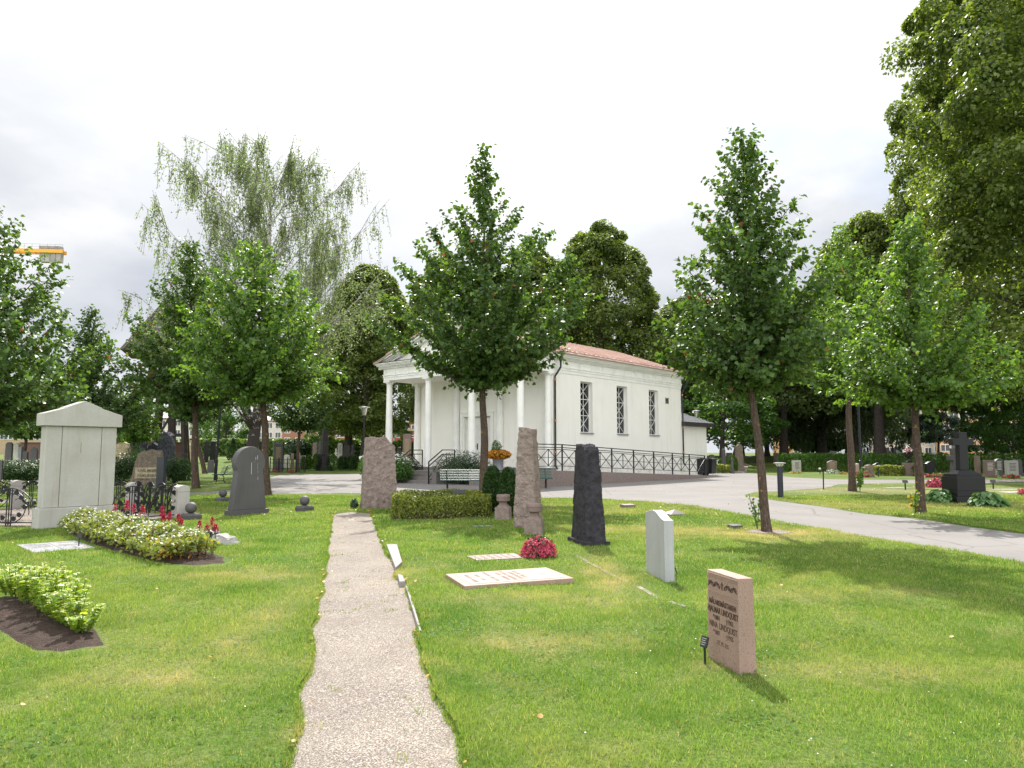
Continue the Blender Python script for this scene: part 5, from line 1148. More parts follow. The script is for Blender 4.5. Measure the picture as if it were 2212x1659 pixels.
q = Q(1504, 886, 57); street_lamp(q.x, 57, q.z, 'street lamp whose head shows above the chapel annex roof', zg=0)
q = P(1861.6, 1046, .04); street_lamp(q.x, q.y, 5.6, 'dark lamp post on the island lawn, its head hidden in linden leaves')
q = P(464.5, 1038, .04); street_lamp(q.x, q.y, 5.4, 'leaning dark lamp post left of the round-headed gravestone', lean=R(2.2))
def water_tap():
    p = P(1779, 1058.5, .03); T = thing('water_tap', 'thin dark standpipe tap at the edge of the island lawn', 'tap', (p.x, p.y, .03))
    MB().tube([(0, 0, -.05), (.01, 0, .45), (.02, 0, .86)], .028, 8).build('pipe', M['iron'], T)
    MB().tube([(.02, 0, .82), (.12, 0, .84), (.15, 0, .76)], .02, 6).build('spout', M['iron'], T); MB().box(-.06, .06, -.03, .03, .86, .90).build('handle', M['iron'], T)
water_tap()
q = P(1771.5, 1024, .05); T = thing('ground_lamp', 'tiny white-topped ground lamp in the lawn before the clipped hedge', 'lamp', (q.x, q.y, .04)); MB().lathe([(.03, 0), (.03, .3)], 8).build('stem', M['iron'], T); MB().lathe([(.05, .3), (.10, .33), (.10, .42), (.03, .45)], 10).build('head', M['marble'], T)
def far_sign(u, v, label, sc=1.7, h=.42):
    p = at(u, v); T = thing('grave_sign', label, 'sign', p, 0, 'dark grave signs on short stakes'); MB().box(-.03, .03, -.006, .006, -.05, h*.7).build('stake', M['iron'], T)
    MB().box(-.11, .11, -.01, .01, -.06, .06, Matrix.Translation((0, 0, h*.85)) @ Matrix.Rotation(R(-25), 4, 'X')).build('plate', M['signblack'], T)
far_sign(1956, 1058, 'dark sign on a stake beside the flush grey slab'); far_sign(2058, 1053, 'dark sign right of the pink begonias before the black cross'); far_sign(2146, 1057, 'dark sign at the right of the black cross block'); far_sign(1898, 1030, 'thin dark stake sign before the variegated hedge', h=1.0); far_sign(496-1, 1012, 'dark sign behind the slatted end bench', h=.9) if 0 else None
p = P(1938, 1056); slab('grave_slab', 'flush grey slab in the island lawn left of the fourth linden', p.x, p.y, 1.1, .6, R(8), .012, .06, M['slate'])
p = P(2172, 1060); slab('grave_slab', 'flush pale slab right of the black cross monument', p.x, p.y, 1.2, .7, R(8), .012, .06, M['slate'])
p = P(2196, 1066); slab('grave_slab', 'flush pale slab near the right edge of the picture', p.x, p.y, 1.2, .5, R(8), .012, .06, M['limestone'])
o = tag(lowstone(2188, 1028, .5, .4, .14, 'low black stone lamp before the wide pale grey stone', M['blackgranite']) or bpy.data.objects[-1]) if 0 else None

def can_rack():
    p = P(1488, 1024); Y = 51.3; X = 1488-1106; X = X/1600*Y; T = thing('watering_can_rack', 'grey metal rack with a rounded top at the corner of the annex', 'rack', (X, Y, .01), CR-R(35))
    f = MB(); w_, d, h = .95, .45, 1.75
    for sx in (-1, 1):
        for sy in (-1, 1): f.bar((sx*w_/2, sy*d/2, 0), (sx*w_/2, sy*d/2, h-.1), .04)
        f.tube([(sx*w_/2, -d/2, h-.12), (sx*w_/2, -d/2+.06, h-.02), (sx*w_/2, d/2-.06, h-.02), (sx*w_/2, d/2, h-.12)], .02, 6)
    for z in (.1, .85, 1.62):
        for sy in (-1, 1): f.bar((-w_/2, sy*d/2, z), (w_/2, sy*d/2, z), .03)
    f.bar((-w_/2, -d/2+.06, h-.02), (w_/2, -d/2+.06, h-.02), .03)
    for k in range(1, 9): x = -w_/2+k*w_/9; f.bar((x, -d/2, .9), (x, -d/2, 1.62), .010)
    f.build('frame', M['lampgrey'], T)
    MB().box(-w_/2+.02, w_/2-.02, d/2-.02, d/2-.005, .1, 1.6).build('back_panel', plain('rack_panel', (.12, .13, .14), .5, .3), T)
    MB().box(-w_/2+.02, w_/2-.02, -d/2+.02, d/2-.03, .08, .10).build('shelf', M['lampgrey'], T)
    for k, x in enumerate((-.27, .05, .3)):
        c = T; W_ = thing('watering_can', ('green watering can at the left end of the metal rack', 'green watering can in the middle of the metal rack', 'green watering can at the right end of the metal rack')[k], 'watering can', T.matrix_basis @ Vector((x, 0, .11)), CR-R(35), 'green watering cans')
        s = MB(); s.lathe([(.10, 0), (.12, .05), (.12, .26), (.07, .30), (.07, .34)], 14); s.build('body', M['greenplastic'], W_, smooth=True)
        MB().tube([(0, .10, .06), (0, -.0, .10), (0, -.14, .30), (0, -.17, .36)], [.02, .025, .02, .03], 8).build('spout', M['greenplastic'], W_); MB().tube([(0, .06, .32), (0, .14, .38), (0, .15, .2), (0, .11, .1)], .014, 6).build('handle', M['greenplastic'], W_)
can_rack()
def bin_(u, Y, label, rz):
    X = (u-1106)/1600*Y; T = thing('waste_bin', label, 'waste bin', (X, Y, .01), rz, 'black wheeled waste bins')
    s = MB(); a, b = .36, .44; s.add([(-a*.9, -b*.8, .12), (a*.9, -b*.8, .12), (a*.9, b*.8, .12), (-a*.9, b*.8, .12), (-a, -b, 1.05), (a, -b, 1.05), (a, b, 1.05), (-a, b, 1.05)], [(0, 1, 5, 4), (1, 2, 6, 5), (2, 3, 7, 6), (3, 0, 4, 7), (4, 5, 6, 7), (3, 2, 1, 0)]); s.build('body', M['blackplastic'], T, bevel=.02)
    l = MB(); l.prism([(-b-.03, 1.053), (b+.05, 1.053), (b+.03, 1.12), (-b*.3, 1.20), (-b-.03, 1.13)], -a-.03, a+.03, 'x'); l.build('lid', M['blackplastic'], T, bevel=.02)
    for sx in (-1, 1):
        wv = MB(); wv.lathe([(.02, 0), (.10, 0), (.10, .05), (.02, .05)], 14); wv.v = [(sx*(a*.8)+z-.02, b*.6+x, .10+y) for x, y, z in wv.v]; wv.build('wheel', M['blackplastic'], T, smooth=True)
bin_(1517, 51.0, 'black wheeled waste bin nearest the ramp end', CR); bin_(1532, 51.4, 'black wheeled waste bin farthest from the ramp', CR)
p = Q(1520, 1010, 49.5); o = MB().bar((p.x-.5, 49.6, .12), (p.x+.25, 49.7, 1.35), .03).build('white_pole', M['marble'], None); tag(o, 'thin white pole leaning beside the ramp railing', 'pole')

def leafcloud(name, parent, c, r, n, size, mat, rng, tmpl=LEAF, shell=.55, up=.5, flat=0, tipz=-.2, zmin=0.03):
    """leaves through an ellipsoid's outer volume"""
    d = rv(rng, n); rad = shell+(1-shell)*rng.random(n)**.6; pos = d*rad[:, None]*np.array(r)+np.array(c)
    k = pos[:, 2] > zmin; pos = pos[k]; d = d[k]; n = len(pos)
    nr = d*.7+rv(rng, n)*.8; nr[:, 2] += up; tip = d+rv(rng, n)*.7; tip[:, 2] += tipz
    return cards(name, pos, nr, tip, rng.uniform(.7, 1.25, n)*size, tmpl, mat, parent, rng)
def planter():
    p = inchapel(-1.15, .45, .71); T = thing('planter', 'fluted zinc pot with orange flowers in front of the portico', 'planter', p); rng = np.random.default_rng(6)
    s = MB(); n = 36; prof = [(.20, 0), (.24, .04), (.25, .55), (.28, .60)]
    vs = []; fs = []
    for i, (r_, z) in enumerate(prof):
        for k in range(n): a = 2*PI*k/n; rr = r_*(1+.07*abs(math.sin(a*4.5))); vs.append((rr*math.cos(a), rr*math.sin(a), z))
    for i in range(len(prof)-1):
        for k in range(n): fs.append((i*n+k, i*n+(k+1) % n, (i+1)*n+(k+1) % n, (i+1)*n+k))
    fs.append(tuple(range((len(prof)-1)*n, len(prof)*n))); s.add(vs, fs); s.build('pot', M['zinc'], T, smooth=True)
    leafcloud('orange_flowers', T, (0, 0, .78), (.62, .62, .24), 1500, .07, M['orangeflower'], rng, shell=.7); leafcloud('foliage', T, (0, 0, .78), (.55, .55, .2), 500, .08, M['rhodo'], rng)
    leafcloud('upright_stems', T, (-.08, 0, 1.12), (.22, .22, .34), 500, .12, M['mapleleaf'], rng, LONG, tipz=.8)
planter()

# ================================================================== PLANTS
def P2(u, Y): return ((u-1106)/1600*Y, Y)
def shrub(name, label, cat, x, y, r, n, size, mat, seed, extra=None, tmpl=LEAF, shell=.55, core=None, lumps=7, z0=None, group=None, tipz=-.2):
    rng = np.random.default_rng(seed); z = LH(x, y)-.02 if z0 is None else z0; T = thing(name, label, cat, (x, y, z), 0, group)
    P_ = []; 
    m = MB()
    for k in range(9): a = rng.uniform(0, 2*PI); e_ = Vector((math.cos(a)*r[0]*.6, math.sin(a)*r[1]*.6, r[2]*rng.uniform(.9, 1.5))); m.tube([(e_.x*.1, e_.y*.1, 0), e_*.5, e_], [.022, .016, .006], 5)
    tag(m.build('stems', M['barkdark'], T), kind='stuff')
    cs = [(0, 0, r[2])]+[(rng.uniform(-.55, .55)*r[0], rng.uniform(-.55, .55)*r[1], r[2]*rng.uniform(.6, 1.3)) for _ in range(lumps)]
    pos = []; dd = []
    for i, c_ in enumerate(cs):
        f = 1.0 if i == 0 else rng.uniform(.38, .6); m_ = int(n*(.4 if i == 0 else .6/lumps)); d = rv(rng, m_); rad = shell+(1-shell)*rng.random(m_)**.6
        pos.append(d*rad[:, None]*np.array(r)*f+np.array(c_)); dd.append(d)
    pos = np.concatenate(pos); d = np.concatenate(dd); k = (pos[:, 2] > .04); pos = pos[k]; d = d[k]; n_ = len(pos)
    nr = d*.7+rv(rng, n_)*.8; nr[:, 2] += .5; tip = d+rv(rng, n_)*.7; tip[:, 2] += tipz
    cards('foliage', pos, nr, tip, rng.uniform(.7, 1.25, n_)*size, tmpl, mat, T, rng)
    if extra:
        en, em, cnt, es, zlo = extra; d = rv(rng, cnt); d[:, 2] = np.abs(d[:, 2]); pos = d*np.array(r)*1.03+np.array([0, 0, r[2]]); pos = pos[pos[:, 2] > zlo]; c_ = len(pos)
        cards(en, pos, rv(rng, c_)+np.array([0, 0, .6]), rv(rng, c_), rng.uniform(.7, 1.3, c_)*es, LEAF, em, T, rng)
    return T
for (s, t, r, n, lb, sd_, ex) in ((-1.45, 2.55, (1.05, 1.5, .86), 6500, 'dark rhododendron between the chapel steps and the flower pot', 2, None), (-1.35, 8.0, (.9, 1.4, .84), 5200, 'dark rhododendron left of the chapel steps', 3, None)):
    p = inchapel(s, t, 0); shrub('rhododendron', lb, 'shrub', p.x, p.y, (r[1], r[0], r[2]), n, .13, M['rhodo'], sd_, ex, LONG, z0=0.0)
p = Vector(P2(860, 38.6)); shrub('flowering_shrub', 'light green shrub with white flower heads left of the chapel steps', 'shrub', p.x, p.y, (.8, .7, .72), 2600, .09, M['mapleleaf'], 5, ('white_flowers', M['whiteflower'], 160, .09, .9), z0=.0)
p = inchapel(-1.0, 10.6, 0); shrub('flowering_shrub', 'shrub with white phlox heads by the left corner column', 'shrub', p.x, p.y, (.7, .7, .78), 1800, .09, M['mapleleaf'], 6, ('white_flowers', M['whiteflower'], 150, .10, 1.2), z0=.0)

def hedgebox(name, label, segs, h, th, mat, dens, size, seed, tmpl=LEAF, core=True, group=None, rag=.03, cat='hedge', tipup=.3, colname='foliage', corecol=None):
    """clipped hedge along segments [(x0,y0,x1,y1)]: leaves on all faces over a twiggy core"""
    rng = np.random.default_rng(seed); x0, y0 = segs[0][:2]; z0 = LH(x0, y0)-.02; T = thing(name, label, cat, (x0, y0, z0), 0, group)
    c_ = MB(); P_ = []; D_ = []
    for (xa, ya, xb, yb) in segs:
        a = Vector((xa-x0, ya-y0, 0)); b = Vector((xb-x0, yb-y0, 0)); d = b-a; l = d.length; d.normalize(); nn = Vector((-d.y, d.x, 0))
        mtx = Matrix(((d.x, nn.x, 0, a.x), (d.y, nn.y, 0, a.y), (0, 0, 1, 0), (0, 0, 0, 1)))
        if core:
            for k in range(int(l*22)):   # twigs
                t = rng.uniform(0, l); s_ = rng.uniform(-th*.4, th*.4); c_.bar(mtx @ Vector((t, s_, 0)), mtx @ Vector((t+rng.uniform(-.12, .12), s_+rng.uniform(-.08, .08), h*rng.uniform(.6, .93))), .008)
        areas = [(l*h, 'f'), (l*h, 'b'), (l*th, 't'), (th*h, 'l'), (th*h, 'r'), (l*h*.8, 'i')]
        for A_, k in areas:
            n = int(A_*dens); u = rng.random(n); v = rng.random(n)**(.75 if k in 'fblr' else 1); j = np.abs(rng.normal(0, rag, n))
            bump = .5*rag*np.sin(u*l*5+seed)
            if k == 'f': p_ = np.stack([u*l, -th/2+j*1.5-rag+bump, v*h], 1); dn = (0, -1, 0)
            if k == 'b': p_ = np.stack([u*l, th/2-j*1.5+rag, v*h], 1); dn = (0, 1, 0)
            if k == 't': p_ = np.stack([u*l, (v-.5)*th, h-j+rag+bump], 1); dn = (0, 0, 1)
            if k == 'l': p_ = np.stack([0+j-rag, (u-.5)*th, v*h], 1); dn = (-1, 0, 0)
            if k == 'r': p_ = np.stack([l-j+rag, (u-.5)*th, v*h], 1); dn = (1, 0, 0)
            if k == 'i': p_ = np.stack([u*l, (rng.random(n)-.5)*th*.8, v*h*.95], 1); dn = (0, 0, 0)
            mt = np.array(mtx); p_ = p_ @ mt[:3, :3].T+mt[:3, 3]; P_.append(p_); D_.append(np.tile(np.array(dn) @ mt[:3, :3].T, (n, 1)))
    pos = np.concatenate(P_); dn = np.concatenate(D_); n = len(pos); pos[:, 2] = np.maximum(pos[:, 2], .03)
    nr = dn*.9+rv(rng, n)*.8; nr[:, 2] += .2; tip = dn*.6+rv(rng, n)*.6; tip[:, 2] += tipup
    cards(colname, pos, nr, tip, rng.uniform(.7, 1.3, n)*size, tmpl, mat, T, rng)
    if core: tag(c_.build('twigs', M['barkdark'], T), kind='stuff')
    return T
hedgebox('box_hedge', 'clipped box hedge framing a grave, right of the broad standing stone', [(-2.62, 17.55, -.66, 18.2), (-3.05, 20.5, -1.25, 21.1), (-2.62, 17.8, -3.02, 20.3), (-.72, 18.4, -1.22, 20.9)], .47, .42, M['boxleaf'], 1150, .040, 7, rag=.045)
keepout.append([(-2.8, 17.3), (-.45, 18.0), (-1.0, 21.4), (-3.3, 20.7)]); tag(MB().prism([(-2.75, 17.3), (-.5, 18.0), (-1.05, 21.35), (-3.25, 20.7)], -.02, .07, 'z').build('soil_bed', M['soil'], None), 'bare soil under the clipped box hedge', 'soil bed')
T = thing('grave_sign', 'dark plate sign standing inside the box hedge frame', 'sign', sunk(-1.35, 18.9, .03), R(18)); MB().box(-.012, .012, -.01, .01, 0, .5).build('stake', M['iron'], T); MB().box(-.17, .17, -.012, .012, -.055, .055, Matrix.Translation((0, 0, .52)) @ Matrix.Rotation(R(-25), 4, 'X')).build('plate', M['signblack'], T)
# clipped conifers
def conifer(name, label, x, y, w_, h, n, size, mat, seed, group=None, pointy=1.0, bottom=.06, tmpl=LONG, cat='conifer', rg=1.0):
    rng = np.random.default_rng(seed); T = thing(name, label, cat, (x, y, LH(x, y)-.02), 0, group)
    MB().tube([(0, 0, 0), (0, 0, h*.5), (0, 0, h*.9)], [w_*.06, w_*.04, .01], 6).build('trunk', M['barkdark'], T)
    z = rng.random(n)**.9; a = rng.uniform(0, 2*PI, n)
    prof = np.where(z < .42, .86+.14*(z/.42), np.sqrt(np.clip(1-((z-.42)/.58)**(1.2+pointy), 0, 1))) if pointy > .9 else np.where(z < .12, .75+.25*z/.12, (1-(z-.12)/.88)**pointy)
    rad = prof*w_/2*(1-np.abs(rng.normal(0, .10*rg, n)))*(1+.09*rg*np.sin(a*5+z*9+seed))
    k = rng.random(n) < .12; rad = np.where(k, rad*rng.random(n), rad)
    pos = np.stack([np.cos(a)*rad, np.sin(a)*rad, bottom+z*(h-bottom)], 1); d = np.stack([np.cos(a), np.sin(a), z*1.2-.2], 1)
    nr = d*.6+rv(rng, n)*.8; tip = d*.5+rv(rng, n)*.35; tip[:, 2] += 1.0
    cards('foliage', pos, nr, tip, rng.uniform(.7, 1.3, n)*size, tmpl, mat, T, rng); return T
conifer('clipped_conifer', 'clipped ovoid conifer nearest the middle linden trunk', -.50, 19.2, .50, 1.20, 6000, .055, M['thujadark'], 1, 'pair of clipped conifers', rg=.35, tmpl=DIAM)
conifer('clipped_conifer', 'clipped ovoid conifer right beside the slender standing stone', -.10, 18.1, .46, 1.17, 6000, .055, M['thujadark'], 2, 'pair of clipped conifers', rg=.35, tmpl=DIAM)
# far hedges and single thujas
for k, (u, w_, vt, mt, lb) in enumerate(((656, 10, 987, 'thuja', 'leftmost thin thuja left of the obelisk'), (668, 11, 985, 'thuja', 'second thuja left of the obelisk'), (684, 17, 981, 'thuja', 'bushy thuja touching the obelisk on its left'), (720, 22, 984, 'thuja', 'bushy thuja touching the obelisk on its right'), (737, 13, 987, 'thujadark', 'dark thuja two places right of the obelisk'), (747, 11, 989, 'thujadark', 'short dark thuja three places right of the obelisk'), (758, 14, 985, 'thujadark', 'dark thuja four places right of the obelisk'), (769, 13, 985, 'thujadark', 'dark thuja next to the broad standing stone'))):
    Y = 62+.3*(k % 3); q = Q(u, vt, Y); conifer('thuja', lb, q.x, Y, w_*Y/1600, q.z-LH(q.x, Y), 1300, .16, M[mt], 40+k, 'row of thujas beside the obelisk', rg=1.2)
q = Q(504, 955, 74); conifer('conifer', 'broad dark conifer before the ivy hedge, left of the birch', q.x, 74, 1.15, q.z-LH(q.x, 74)+.3, 1500, .2, M['thujadark'], 60, pointy=.7)
def P2(u, Y): return ((u-1106)/1600*Y, Y)
def hseg(u0, Y0, u1, Y1): return P2(u0, Y0)+P2(u1, Y1)
hedgebox('thuja_hedge', 'long clipped thuja hedge behind the island lawn graves', [hseg(1690, 60, 1852, 61)], 1.35, 1.0, M['thuja'], 130, .22, 71, LONG, tipup=.9, rag=.08)
hedgebox('thuja_hedge', 'taller looser thuja hedge reaching the right edge of the picture', [hseg(1856, 60, 2290, 56)], 1.25, 1.1, M['thuja'], 100, .26, 72, LONG, tipup=.9, rag=.14)
hedgebox('clipped_hedge', 'variegated clipped hedge right of the lamp post', [hseg(1890, 50, 1980, 49)], .62, .8, M['boxleaf'], 300, .10, 73, rag=.06)
hedgebox('clipped_hedge', 'clipped hedge left of the far gravel path', [hseg(1548, 64, 1592, 66)], .9, .6, M['thuja'], 120, .18, 74, LONG, tipup=.6)
hedgebox('flowering_hedge', 'low hedge dotted with white flowers beside the waste bins', [hseg(1541, 57, 1574, 57)], .55, .8, M['whiteleaf'], 260, .11, 75, rag=.06)
hedgebox('ivy_hedge', 'long ivy-covered hedge wall on the left behind the graves', [hseg(170, 84, 772, 84)], 1.75, 1.2, M['ivy'], 60, .30, 76, rag=.12, tipup=-.2)
hedgebox('ivy_hedge', 'ivy hedge behind the left portico columns', [hseg(776, 84, 900, 84)], 1.5, 1.2, M['ivy'], 60, .30, 77, rag=.12, tipup=-.2)
conifer('clipped_conifer', 'rounded clipped thuja beside the far gravel path', P2(1583, 58)[0], 58, .75, 1.25, 1500, .15, M['thuja'], 78, rg=.4)
conifer('clipped_conifer', 'rounded clipped thuja at the left end of the long hedge', P2(1687, 59.2)[0], 59.2, .8, 1.4, 1500, .15, M['thuja'], 79, rg=.4) if 0 else None
for k, (u, Y, rx, rz_, n, mt, lb) in enumerate(((25, 38, 1.5, .62, 4200, 'thujadark', 'wide loose juniper hedge bush left of the monument'), (75, 39, 1.2, .58, 3000, 'thujadark', 'loose juniper bush touching the monument on its left'), (263, 37.5, 1.0, .75, 3000, 'thujadark', 'loose juniper bush right of the monument'), (290, 42, .8, .98, 2200, 'thuja', 'taller light juniper bush behind the rough brown gravestone'), (378, 37.5, .8, .72, 2400, 'thujadark', 'dark juniper bush right of the rough brown gravestone'), (395, 41, .7, .6, 1600, 'thuja', 'small light juniper bush above the left hosta'))):
    x, y = P2(u, Y); shrub('juniper_bush', lb, 'shrub', x, y, (rx, .7, rz_), n, .15, M[mt], 80+k, None, LONG, tipz=.9)
x, y = P2(640, 78); shrub('round_shrub', 'large rounded dark shrub behind the fenced plot', 'shrub', x, y, (1.35, 1.2, 1.05), 3000, .22, M['rhodo'], 90)
x, y = P2(1770, 84); shrub('round_shrub', 'sunlit arching shrub beyond the clipped hedge', 'shrub', x, y, (3.0, 1.6, 1.6), 3200, .3, M['mapleleaf'], 91)
x, y = P2(15, 30.5); shrub('flowering_shrub', 'low pale flowering plant left of the monument', 'shrub', x, y, (.75, .5, .2), 900, .07, M['whiteleaf'], 92, ('white_flowers', M['whiteflower'], 60, .06, .2))
# hostas
def hosta(u, v, r, h, n, size, label, seed, mat='hosta', xy=None):
    p = at(u, v) if xy is None else sunk(*xy); rng = np.random.default_rng(seed); T = thing('hosta', label, 'plant', p, 0, 'hosta plants')
    a = rng.uniform(0, 2*PI, n); t = rng.random(n)**.7; rad = r*t; z = h*(1-t**2)*rng.uniform(.75, 1.1, n)+.05
    pos = np.stack([np.cos(a)*rad*.75, np.sin(a)*rad*.75, z], 1); out_ = np.stack([np.cos(a), np.sin(a), .5-1.3*t+rng.normal(0, .15, n)], 1)
    nr = np.stack([np.cos(a)*.5, np.sin(a)*.5, np.full(n, 1.)], 1)+rv(rng, n)*.25
    cards('leaves', pos, nr, out_, rng.uniform(.75, 1.2, n)*size, HOST, M[mat], T, rng)
    m = MB()
    for k in range(0, n, 3): m.tube([(0, 0, 0), (pos[k, 0]*.4, pos[k, 1]*.4, pos[k, 2]*.7), tuple(pos[k])], .006, 4)
    tag(m.build('stalks', M['mapleleaf'], T), kind='stuff')
hosta(2032, 1084, .50, .36, 130, .24, 'broad-leaved hosta left of the black cross block', 1); hosta(2134, 1094, .60, .38, 170, .24, 'broad-leaved hosta right of the black cross block', 2)
hosta(403, 1037, .62, .42, 150, .26, 'hosta clump right of the rough brown gravestone', 3)
# flower clumps
def flowerclump(name, label, x, y, r, n, size, fmat, seed, leaf='mapleleaf', nl=None, z0=None, cat='flowers', group=None, soil=True):
    rng = np.random.default_rng(seed); T = thing(name, label, cat, (x, y, LH(x, y)-.01 if z0 is None else z0), 0, group)
    leafcloud('foliage', T, (0, 0, r[2]*.5), (r[0]*.92, r[1]*.92, r[2]*.75), nl or n//2, size*1.2, M[leaf], rng, shell=.2)
    d = rv(rng, n); d[:, 2] = np.abs(d[:, 2])*1.0; rad = rng.uniform(.82, 1.05, n); pos = d*rad[:, None]*np.array(r)+np.array([0, 0, r[2]*.12]); pos[:, 2] = np.maximum(pos[:, 2], .03)
    cards('blossoms', pos, d+rv(rng, n)*.9, rv(rng, n), rng.uniform(.7, 1.2, n)*size, LEAF, M[fmat], T, rng); return T
flowerclump('begonias', 'mass of deep pink begonias beside the small flush grave slab', .40, 11.22, (.27, .24, .27), 1300, .034, 'pinkflower', 1, 'rhodo', 500)
p = P(2033, 1056); flowerclump('begonias', 'pink begonia bed between the fourth linden and the black cross', p.x, p.y+.3, (.48, .35, .36), 700, .07, 'pinkflower', 2, 'rhodo', 300)
for k, (u, Y, rx, rz_, mt, lb) in enumerate(((2184, 44.3, .62, .26, 'redflower', 'dark red flowers at the foot of the wide pale grey stone'), (2052, 45.6, .45, .28, 'redflower', 'red flowers at the foot of the grey stone cross'), (2067, 45, .3, .34, 'redflower', 'taller red flowers right of the grey stone cross foot'), (2002, 46, .22, .24, 'pinkflower', 'pink flowers at the foot of the black curved stone'), (2018, 45.8, .2, .26, 'pinkflower', 'small pink flower clump left of the larger one'), (2035, 45.6, .4, .26, 'pinkflower', 'wide pink flower clump left of the grey cross'), (1868, 46.4, .4, .42, 'pinkflower', 'pink roses between lamp post and boulder stone'), (1854, 46.5, .3, .36, 'pinkflower', 'pink roses left of the lamp post'), (1871, 46, .22, .18, 'redflower', 'small red flower clump before the boulder stone'), (1718, 54.5, .55, .16, 'yellowflower', 'low yellow flowers before the pale grey slab'), (1798, 54.8, .7, .3, 'whiteflower', 'white and pink flowers before the brown curved stone'), (1821, 52.5, .22, .16, 'orangeflower', 'small yellow tuft in the far lawn'), (2090, 46, .5, .5, 'yellowflower', 'pale yellow hydrangea behind the black cross'), (2214, 27, .35, .3, 'pinkflower', 'pink flowers at the right picture edge'), (2011, 44.9+3, .3, .42, 'pinkflower', 'pink hydrangea before the black curved stone'), (1903, 52, .45, .7, 'whiteflower', 'pale roses behind the variegated hedge'), (2147, 47, .3, .5, 'whiteflower', 'dark leaved plant with violet flowers before the grey curved stone'), (382, 70, .4, .35, 'redflower', 'red flowers before the white marble column'), (628, 56.5, .3, .3, 'pinkflower', 'pink and white flowers in the fenced plot'), (597, 57, .3, .3, 'pinkflower', 'pink flowers at the left end of the fenced plot'))):
    x, y = P2(u, Y); flowerclump('flower_clump', lb, x, y, (rx*.85, .3, rz_*.85), 120, .08, mt, 20+k, 'mapleleaf', 110)
x, y = P2(766, 20.6); flowerclump('lavender', 'small blue-grey plant at the left foot of the broad standing stone', -4.36, 20.55, (.10, .10, .22), 120, .05, 'elmleaf', 55, 'elmleaf', 120, cat='plant')
p = P(1073, 1103); flowerclump('begonias', 'small red begonia between box hedge and bollard', p.x, p.y+.2, (.1, .1, .16), 70, .035, 'redflower', 56)
def sprout(u, v, r, h, n, size, label, seed, mat='lindenbright', ex=None):
    p = at(u, v); rng = np.random.default_rng(seed); T = thing('sprouting_shoots', label, 'plant', p, 0)
    m = MB(); pos = []
    for k in range(6):
        a = rng.uniform(0, 2*PI); b = Vector((math.cos(a)*r*rng.uniform(.3, 1), math.sin(a)*r*rng.uniform(.3, 1), h*rng.uniform(.6, 1))); m.tube([(0, 0, 0), b*.5, b], .006, 4)
        for j in range(n//6): t = rng.uniform(.3, 1); pos.append(tuple(b*t+Vector(rng.normal(0, .03, 3))))
    tag(m.build('stems', M['mapleleaf'], T), kind='stuff'); pos = np.array(pos); k = len(pos); nr = rv(rng, k); nr[:, 2] += .6; cards('leaves', pos, nr, rv(rng, k), rng.uniform(.7, 1.2, k)*size, LEAF, M[mat], T, rng)
    if ex: cards('blossoms', pos[:ex], rv(rng, ex), rv(rng, ex), np.full(ex, .09), LEAF, M['yellowflower'], T, rng)
sprout(1636, 1143, .16, .75, 60, .06, 'thin leafy shoots at the foot of the leaning right linden', 1, 'linden')
sprout(1977, 1110, .2, .8, 60, .07, 'shoots with yellow flowers at the foot of the fourth linden', 2, 'lindenbright', 14); sprout(1858, 1063, .22, 1.0, 150, .10, 'leafy pale shrub between linden trunk and lamp post', 3, 'lindenbright')
# ---- the two planted beds on the left
def bed(name, label, poly, mat, hgt=.09):
    keepout.append(poly); cx_ = sum(p[0] for p in poly)/len(poly); cy_ = sum(p[1] for p in poly)/len(poly); pl = lump(poly, .09, .03, 4)
    vs = [(x, y, LH(x, y)-.02) for x, y in pl]; n = len(pl); fs = []; rings = 5
    for r_ in range(1, rings+1):
        t = 1-r_/(rings+.001)*.97
        for x, y in pl: X = cx_+(x-cx_)*t; Y = cy_+(y-cy_)*t; vs.append((X, Y, LH(X, Y)+hgt*(1-t**2.2)*(.7)+.012*noise.noise(Vector((X*14, Y*14, 0)))+.01*noise.noise(Vector((X*40, Y*40, 3)))))
    for r_ in range(rings):
        for k in range(n): fs.append((r_*n+k, r_*n+(k+1) % n, (r_+1)*n+(k+1) % n, (r_+1)*n+k))
    fs.append(tuple(range(rings*n, rings*n+n))); m = MB(); m.add(vs, fs); return tag(m.build(name, mat, None, smooth=True), label, 'soil bed')
bp = [(-9.0, 15.0), (-7.9, 13.5), (-6.0, 11.45), (-4.7, 10.32), (-4.25, 10.18), (-3.92, 10.42), (-4.1, 11.0), (-5.6, 12.75), (-7.2, 14.5), (-8.4, 15.6)]
bed('flower_bed_soil', 'bare soil of the long flower bed with white flowers', bp, M['soil'])
